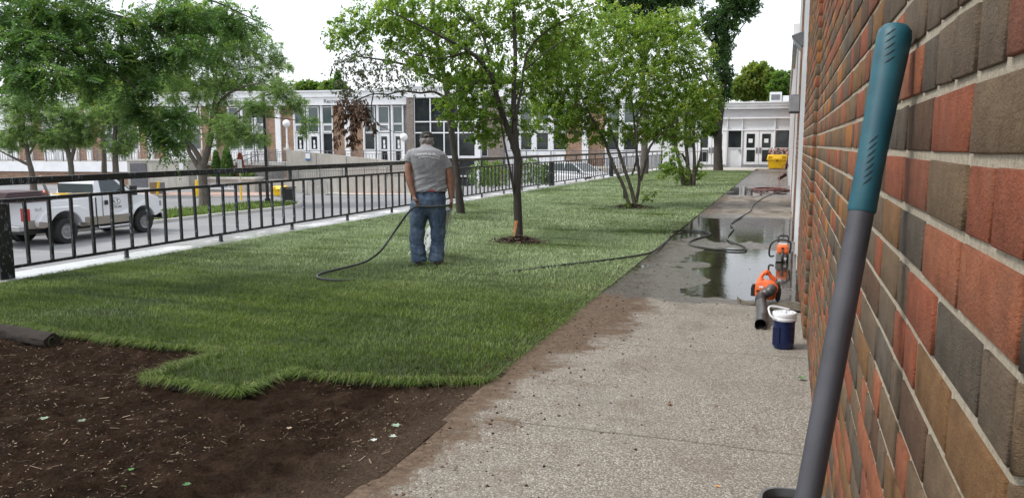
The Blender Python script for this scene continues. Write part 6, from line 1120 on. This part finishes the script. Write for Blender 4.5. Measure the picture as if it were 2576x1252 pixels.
for s in (-1, 1):
    X = lambda z: s*(.905*(1-.14*(z-1.46)/.52)+.004)
    pts = [(1.62, 1.46), (1.64, 1.95), (2.27, 1.95), (2.78, 1.46)]; b = MB(); b.add([(X(z), y, z) for y, z in pts]+[(X(z)-s*.02, y, z) for y, z in pts], [(0, 1, 2, 3), (7, 6, 5, 4), (0, 4, 5, 1), (1, 5, 6, 2), (2, 6, 7, 3), (3, 7, 4, 0)]); b.build('side_window', M['cabglass'], tk)
    # flared rear fender, tan lower panels
    fp = [(-1.0, .78), (-.82, 1.02), (-.50, 1.20), (.50, 1.20), (.85, 1.04), (1.05, .80), (1.0, .62), (.66, .62)]+arc(0, .44, .62, 17, 163)+[(-.66, .62), (-.95, .62)]
    b = MB(); b.extr(fp, 'x', .95*s, 1.17*s); b.build('fender', M['carwhite'], tk, bevel=.04, seg=3)
    lp = [(-1.31, .60), (-.66, .55), (-.66, .80), (-1.31, .86)]; b = MB(); b.extr(lp, 'x', s*.965, s*.985); b.build('lower_panel', M['tan'], tk); b = MB(); b.extr([(.66, .49), (1.30, .49), (1.30, .76), (.66, .76)], 'x', s*.965, s*.985); b.build('lower_panel', M['tan'], tk); b = MB(); b.extr([(-1.0, .60), (-.67, .60), (-.66, .74), (-.98, .80)], 'x', s*1.165, s*1.18); b.build('lower_panel', M['tan'], tk); b = MB(); b.extr([(.67, .61), (.99, .61), (1.04, .80), (.68, .80)], 'x', s*1.165, s*1.18); b.build('lower_panel', M['tan'], tk); b = MB(); b.extr([(1.345, .49), (2.78, .49), (2.84, .76), (1.345, .76)], 'x', s*.975, s*.99); b.build('lower_panel', M['tan'], tk)
    b = MB(); b.box(min(s*.84, s*1.0), max(s*.84, s*1.0), -1.325, -1.30, .82, 1.22); b.box(min(s*.90, s*1.02), max(s*.90, s*1.02), -1.32, -1.14, .84, 1.20); b.build('tail_light', M['red'], tk, bevel=.02)
    b = MB(); b.box(min(s*.62, s*.93), max(s*.62, s*.93), 4.13, 4.225, .92, 1.12); b.build('headlight', M['glassblind'], tk, bevel=.02)
    b = MB(); b.box(min(s*.99, s*1.28), max(s*.99, s*1.28), 2.70, 2.76, 1.46, 1.52); b.box(min(s*1.06, s*1.28), max(s*1.06, s*1.28), 2.66, 2.80, 1.40, 1.74); b.build('mirror', M['plastic_black'], tk, bevel=.02)
    b = MB(); b.box(min(s*.978, s*.995), max(s*.978, s*.995), 1.66, 1.80, 1.13, 1.28); b.build('door_handle', M['plastic_black'], tk, bevel=.006)
    b = MB(); [b.box(min(s*.972, s*.9845), max(s*.972, s*.9845), y, y+.014, .52, 1.46) for y in (1.57, 2.83)]; b.box(min(s*.96, s*.976), max(s*.96, s*.976), 1.302, 1.338, .5, 1.4); b.build('door_seam', M['black'], tk)
    b = MB(); b.tube([(s*1.02, 1.3, .40), (s*1.04, 1.4, .38), (s*1.04, 2.55, .38), (s*1.02, 2.65, .40)], .045, 10); b.build('running_board', M['chrome'], tk, smooth=True)
    wheel(tk, s*.86, 3.35, .405, .24, s, .52); wheel(tk, s*1.05, 0, .405, .23, s, .56, .07); wheel(tk, s*.76, 0, .405, .23, s, .5)
b = MB(); b.add([(-.76, 2.39, 1.975), (.76, 2.39, 1.975), (.86, 2.96, 1.49), (-.86, 2.96, 1.49), (-.76, 2.42, 2.0), (.76, 2.42, 2.0), (.86, 3.0, 1.51), (-.86, 3.0, 1.51)], [(0, 1, 2, 3), (4, 7, 6, 5), (0, 4, 5, 1), (1, 5, 6, 2), (2, 6, 7, 3), (3, 7, 4, 0)]); b.build('windscreen', M['cabglass'], tk)
b = MB(); b.box(-.78, .78, 1.36, 1.39, 1.52, 1.84); b.build('rear_window', M['cabglass'], tk)
b = MB(); b.box(-.98, .98, -1.52, -1.32, .52, .70); b.build('rear_bumper', M['chrome'], tk, bevel=.03); b = MB(); b.box(-.99, .99, 4.16, 4.36, .46, .70); b.build('front_bumper', M['chrome'], tk, bevel=.04); b = MB(); b.box(-.60, .60, 4.20, 4.24, .76, 1.14); b.build('grille', M['grey'], tk)
b = MB(); b.box(-.75, .75, -1.1, 4.0, .38, .62); b.box(-.85, .85, .02-.1, .12, .33, .46); b.box(-.8, .8, 3.28, 3.42, .33, .46); b.build('chassis', M['black'], tk)
b = MB(); b.rings([[(.984+.004*k, 2.12+.20*math.cos(a), 1.22+.115*math.sin(a)) for a in np.linspace(0, math.tau, 33)[:-1]] for k in (0, 1)]); lg = b.build('door_logo', M['signgrey'], tk); b = MB(); b.rings([[(.9885+.002*k, 2.12+.18*math.cos(a), 1.22+.098*math.sin(a)) for a in np.linspace(0, math.tau, 33)[:-1]] for k in (0, 1)]); b.build('logo_ground', M['whitemetal'], lg)
text('lettering', 'A.T.', .17, M['signgrey'], lg, (.992, 2.12, 1.165), (math.pi/2, 0, math.pi/2), align='CENTER', bold=.006); text('lettering', '613 223-4282', .085, M['signgrey'], tk, (.985, 2.12, 1.00), (math.pi/2, 0, math.pi/2), align='CENTER', bold=.001); text('lettering', '4x4', .17, simple('pale_decal', (.42, .42, .44), .4), tk, (.972, -.95, 1.10), (math.pi/2, 0, math.pi/2), align='LEFT', bold=.006)
# things lying in the truck bed
ps = thing('plank_stack', 'stack of reddish brown boards loaded across the rear of the truck bed', 'boards', (-22.6, 17.9, -.24), -.02); pmt = simple('redbrown_board', (.085, .052, .055), .7, .25, 10)
for i in range(5): b = MB(); b.box(-.75, .75, -1.0+.04*i, .62-.07*i, .0+i*.066, .055+i*.066); b.build('board', pmt, ps, bevel=.004)
yb = thing('yellow_scoop', 'bright yellow scoop with a long handle lying on the truck load', 'scoop', (-22.25, 19.35, -.14), -.02); b = MB(); b.rings([[(.16*math.cos(a)*w_, y, .05+.07*math.sin(a)*w_) for a in np.linspace(math.pi*.95, math.tau+.15, 12)]+[(.14*math.cos(a)*w_, y, .06+.06*math.sin(a)*w_) for a in np.linspace(math.tau+.15, math.pi*.95, 12)] for y, w_ in ((-.32, 1.15), (0, 1), (.1, .6))]); b.build('scoop', M['yellow'], yb, smooth=True); b = MB(); b.cyl((0, .05, .04), (.1, .95, .02), .02, 8); b.build('handle', simple('light_wood', (.42, .33, .22), .6), yb)
ob_ = thing('orange_trimmer', 'small orange power tool lying on the truck load left of the yellow scoop', 'power tool', (-22.2, 18.62, -.15)); b = MB(); b.ell((0, 0, .11), .09, .12, .11, 12, 8); b.build('housing', M['orange'], ob_, smooth=True); b = MB(); b.tube([(0, -.1, .1), (0, -.5, .02), (0, -.7, .16)], .02, 8); b.build('shaft', M['plastic_black'], ob_)
wb = thing('white_load', 'low pile of pale bags lying in the truck bed behind the cab', 'bags', (-22.7, 19.3, -.24)); b = MB(); b.ell((0, -.2, .06), .6, .55, .09); b.ell((.1, .45, .06), .5, .4, .08); b.build('bag', M['stone'], wb, smooth=True)
sk = thing('wooden_stake', 'slanting grey wooden stake standing up from the truck bed', 'stake', (-22.0, 18.35, -.22)); b = MB(); b.bar((0, .25, 0), (0, -.05, .75), .08, .05); b.build('post', simple('grey_wood', (.26, .24, .22), .8), sk)
def sedan(name, label, loc, rz, mat, hatch=False, z=0):
    c = thing(name, label, 'car', loc, rz); body = [(-2.15, .35), (-1.72, .30)]+arc(-1.35, .32, .37, 175, 5)+[(-.95, .25), (.95, .25)]+arc(1.38, .32, .37, 175, 5)+[(1.80, .30), (2.18, .38), (2.22, .62), (2.05, .80), (1.05, .95), (-1.70 if not hatch else -2.05, .98), (-2.18, .86)]
    b = MB(); b.extr(body, 'x', -.86, .86); b.v = [(x*(1-.10*max(0, abs(y)-1.4)/.8), y, zz_) for x, y, zz_ in b.v]; b.build('body', mat, c, bevel=.05, seg=3)
    rf = [(-1.75 if hatch else -1.45, .95), (-1.30 if hatch else -.85, 1.38), (-.5, 1.44), (.10, 1.42), (.95, .93)]
    b = MB(); b.extr(rf, 'x', -.78, .78); b.v = [(x*(1-.22*(zz_-.93)/.5), y, zz_) for x, y, zz_ in b.v]; b.build('glasshouse', M['cabglass'], c, bevel=.02)
    b = MB(); b.extr([(-1.28 if hatch else -.84, 1.385), (-.5, 1.45), (.10, 1.43), (.16, 1.38), (-.4, 1.40)], 'x', -.62, .62); 
    for s in (-1, 1):
        for (p, q) in (((.97, .95), (.12, 1.41)), ((rf[0][0], .97), (rf[1][0], 1.38)), ((-.35, .96), (-.40, 1.42))): xa, xb = s*.787*(1-.22*(p[1]-.93)/.5), s*.787*(1-.22*(q[1]-.93)/.5); b.bar((xa, *p), (xb, *q), .05, .05)
        b.bar((s*.785*(1-.22), rf[1][0], 1.39), (s*.785*(1-.22), .12, 1.42), .05, .05)
    b.build('roof', mat, c)
    for s in (-1, 1):
        for y in (-1.35, 1.38): wheel(c, s*.76, y, .32, .2, s, .6)
        b = MB(); b.ell((s*.98, .80, .98), .10, .06, .08, 10, 6); b.build('mirror', M['plastic_black'], c, smooth=True); b = MB(); b.box(min(s*.55, s*.8), max(s*.55, s*.8), 2.10, 2.20, .60, .74); b.build('headlight', M['glassblind'], c, bevel=.02); b = MB(); b.box(min(s*.55, s*.8), max(s*.55, s*.8), -2.20, -2.12, .65, .82); b.build('tail_light', M['red'], c, bevel=.02)
    return c
cx2, cy2 = at(1452, 440, 43.5)[:2]; sedan('parked_car', 'white hatchback with teal tinted windows parked behind the black fence at the right', (cx2, cy2, float(lot_z(cx2, cy2))), math.radians(-112), M['carwhite'], True)
sedan('parked_car', 'grey blue saloon car mostly hidden behind the truck bed', (-27.0, 20.2, -1.66), math.radians(-8), simple('greyblue_paint', (.10, .13, .16), .3, .1, 3))
# ============================================================ STREET FURNITURE
def globe(u, v, ub, vb, off, lab):
    s, z = onF(ub, vb, off); p = A0[:2]+dF[:2]*s-nF[:2]*off; Zt = onF(u, v, off)[1]; h = Zt-z; th = thing('globe_lamp', lab, 'lamp', (p[0], p[1], z), group='white globe lamps on the ramp walls')
    b = MB(); b.box(-.22, .22, -.16, .16, 0, .16); b.build('base', M['stone'], th, bevel=.02); b = MB(); b.lathe([(.085, .16), (.085, .4), (.06, .42), (.055, h-.22)], (0, 0, 0), 12); b.build('post', W1, th, smooth=True); b = MB(); b.ell((0, 0, h), .265, .265, .265, 20, 12); b.build('globe', simple('opal_glass', (.78, .78, .79), .25, .03), th, smooth=True)
globe(721, 311, 723, 378, 6.6, 'white globe lamp on the tall left end of the ramp wall'); globe(1016, 345, 1017, 405, 6.6, 'white globe lamp at the low right end of the ramp wall, left of the man')
lp_ = thing('light_pole', 'tall thin black light pole standing at the tip of the grassy island', 'light pole', (-25.9, 34.9, -1.58)); b = MB(); b.tube([(0, 0, 0), (0, 0, 5.7)], [.09, .07], 10); b.build('pole', M['black'], lp_, smooth=True); b = MB(); b.bar((0, 0, 5.6), (.9, 0, 5.75), .06, .06); b.box(.7, 1.2, -.15, .15, 5.68, 5.82); b.build('lamp_head', M['black'], lp_); b = MB(); b.cyl((0, 0, 0), (0, 0, .25), .15, 10); b.build('foot', M['black'], lp_)
def saltbin(lab, loc, rz, w_):
    th = thing('salt_bin', lab, 'salt bin', loc, rz); k = w_/1.22
    b = MB(); b.hexa([(-.48*k, -.30*k, .03), (.48*k, -.30*k, .03), (.48*k, .30*k, .03), (-.48*k, .30*k, .03), (-.56*k, -.36*k, .52*k), (.56*k, -.36*k, .52*k), (.56*k, .36*k, .52*k), (-.56*k, .36*k, .52*k)]); [b.box(x-.12*k, x+.12*k, -.29*k, .29*k, 0, .03) for x in (-.33*k, .33*k)]; b.build('bin', M['yellow'], th, bevel=.025)
    b = MB(); b.hexa([(-.60*k, -.40*k, .525*k), (.60*k, -.40*k, .525*k), (.60*k, .40*k, .525*k), (-.60*k, .40*k, .525*k), (-.60*k, -.40*k, .62*k), (.60*k, -.40*k, .62*k), (.60*k, .40*k, .62*k), (-.60*k, .40*k, .62*k)]); b.hexa([(-.59*k, -.385*k, .622*k), (.59*k, -.385*k, .622*k), (.59*k, .40*k, .622*k), (-.59*k, .40*k, .622*k), (-.56*k, -.26*k, .80*k), (.56*k, -.26*k, .80*k), (.56*k, .36*k, .86*k), (-.56*k, .36*k, .86*k)]); ld_ = b.build('lid', M['yellow'], th, bevel=.015)
    b = MB(); 
    for x in (-.40*k, .40*k):
        for i in range(3): b.hexa([(x-.13*k, -.375*k+i*.035*k, (.655+i*.045)*k), (x+.13*k, -.375*k+i*.035*k, (.655+i*.045)*k), (x+.13*k, -.36*k+i*.035*k, (.655+i*.045)*k), (x-.13*k, -.36*k+i*.035*k, (.655+i*.045)*k), (x-.13*k, -.395*k+i*.035*k, (.667+i*.045)*k), (x+.13*k, -.395*k+i*.035*k, (.667+i*.045)*k), (x+.13*k, -.36*k+i*.035*k, (.667+i*.045)*k), (x-.13*k, -.36*k+i*.035*k, (.667+i*.045)*k)])
    b.build('lid_rib', simple('yellow_dark', (.62, .36, .005), .5), ld_); b = MB(); b.box(-.03*k, .03*k, -.42*k, -.40*k, .44*k, .56*k); b.build('latch', M['black'], th); return th
saltbin('yellow salt bin with flowers behind it at the far end of the path', (-.50, 51.1, .03), 0, 1.22)
p = gz(706, 490, -1.55); saltbin('yellow salt bin by the lower ramp wall across the car park', (p[0], p[1], -1.60), PH, .85)
fp_ = thing('flower_planter', 'brown tub of pink flowers behind the yellow salt bin at the path end', 'planter', (-.35, 52.0, .03)); b = MB(); b.hexa([(-.62, -.3, 0), (.66, -.3, 0), (.66, .3, 0), (-.62, .3, 0), (-.68, -.34, .75), (.70, -.34, .75), (.70, .34, .75), (-.68, .34, .75)]); b.build('tub', simple('brown_wood', (.14, .085, .06), .8), fp_)
R = np.random.default_rng(4); n = 900; P = np.stack([R.uniform(-.68, .72, n), R.uniform(-.3, .3, n), .78+R.random(n)*.38*(1+.3*np.sin(np.linspace(0, 9, n)))], -1); D = R.normal(0, 1, (n, 3)); D /= np.linalg.norm(D, axis=1)[:, None]; V, F, T = leaves_mesh('c', P, D, R.uniform(.06, .13, n), R.uniform(.03, .06, n), R.random(n)*.6, None, None, R, 0); np_mesh('foliage', V, F, M['leafdry'], fp_, attr={'tint': T})
pinkm = simple('pink_petals', (.62, .36, .38), .7, .25, 9)
for i in range(34):
    b = MB()
    c = (R.uniform(-.66, .7), R.uniform(-.38, -.1), R.uniform(.82, 1.22)); r = R.uniform(.035, .075) if i > 3 else .10
    for k in range(5): a = k*math.tau/5; b.ell((c[0]+r*.55*math.cos(a), c[1]-.0, c[2]+r*.55*math.sin(a)), r*.5, r*.2, r*.5, 6, 4)
    b.build('flower', pinkm, fp_)
tc_ = thing('litter_bin', 'dark litter bin with a flat lid between grey posts on the island tip', 'litter bin', (*gz(724, 508, -1.6), -1.60), .3); b = MB(); b.box(-.12, .33, -.22, .22, .1, .72); b.build('basket', M['plastic_black'], tc_, bevel=.03); b = MB(); b.box(-.2, .40, -.28, .28, .76, .82); b.build('lid', M['black'], tc_, bevel=.01); b = MB(); b.box(-.34, -.14, -.16, .16, 0, .80); b.build('post', M['stain'], tc_, bevel=.01); b = MB(); b.box(.35, .385, -.2, .2, 0, .76); b.build('frame', M['steel'], tc_)
wbn = thing('wooden_bin', 'slatted brown wooden litter bin beside the grey steel door', 'litter bin', (*gz(397, 489, -1.6), -1.55), PH); b = MB()
for i in range(7): b.box(-.32+i*.092, -.32+i*.092+.078, -.30, -.27, .03, .72)
b.build('slats', simple('weathered_slats', (.25, .18, .11), .8, .25, 8), wbn); b = MB(); b.box(-.32, .33, -.27, .3, 0, .70); b.build('liner', M['grey'], wbn)
ym = M['yellow']; BG = 'yellow bollards on the forecourt'
th = thing('bollard', 'leaning yellow bollard in front of the wooden bin', 'bollard', (*gz(395, 494, -1.6), -1.56), group=BG); b = MB(); b.tube([(0, 0, 0), (.20, 0, .86)], .075, 12); b.build('post', ym, th, smooth=True); b = MB(); b.cyl((-.01, 0, 0), (.01, 0, .08), .10, 12); b.build('footing', M['stone'], th)
th = thing('bollard', 'upright yellow bollard just left of the big island tree trunk', 'bollard', (*gz(496, 495, -1.6), -1.56), group=BG); b = MB(); b.lathe([(.085, 0), (.085, .92), (.05, .97), (.01, .98)], (0, 0, 0), 12); b.build('post', ym, th, smooth=True); b = MB(); b.cyl((0, .15, 0), (0, .15, 2.6), .04, 8); b.build('pipe', W1, th)
th = thing('sign_post', 'post with a yellow sleeve and a grey sign back in front of the planter', 'sign', (*gz(607, 504, -1.6), -1.62)); b = MB(); b.tube([(0, 0, 0), (.0, 0, 1.25)], .05, 10); b.build('sleeve', ym, th, smooth=True); b = MB(); b.cyl((0, 0, 1.2), (0, 0, 2.25), .035, 8); b.build('post', M['steel'], th); b = MB(); b.box(-.12, .16, -.03, -.01, 1.55, 2.3); b.box(-.10, .12, -.07, -.05, .95, 1.2); b.build('plate', M['steel'], th)
bk = thing('bike_rack', 'steel bicycle rack with looping bars against the lower ramp wall', 'bike rack', (*gz(799, 490, -1.66), -1.66), PH); b = MB(); b.tube(spline([(-.68, 0, 0), (-.68, 0, .75), (-.60, 0, .90), (-.4, 0, .95), (.4, 0, .95), (.60, 0, .90), (.68, 0, .75), (.68, 0, 0)], 5), .03, 8); b.build('frame', M['steel'], bk, smooth=True)
for x in (-.36, 0, .36): b = MB(); b.tube([(x+.18*math.cos(a), 0, .70+.22*math.sin(a)) for a in np.linspace(0, math.tau, 20)], .018, 6); b.build('loop', M['steel'], bk, smooth=True)
b = MB(); b.box(-.82, -.54, -.1, .1, 0, .03); b.box(.54, .82, -.1, .1, 0, .03); b.build('foot', M['black'], bk)
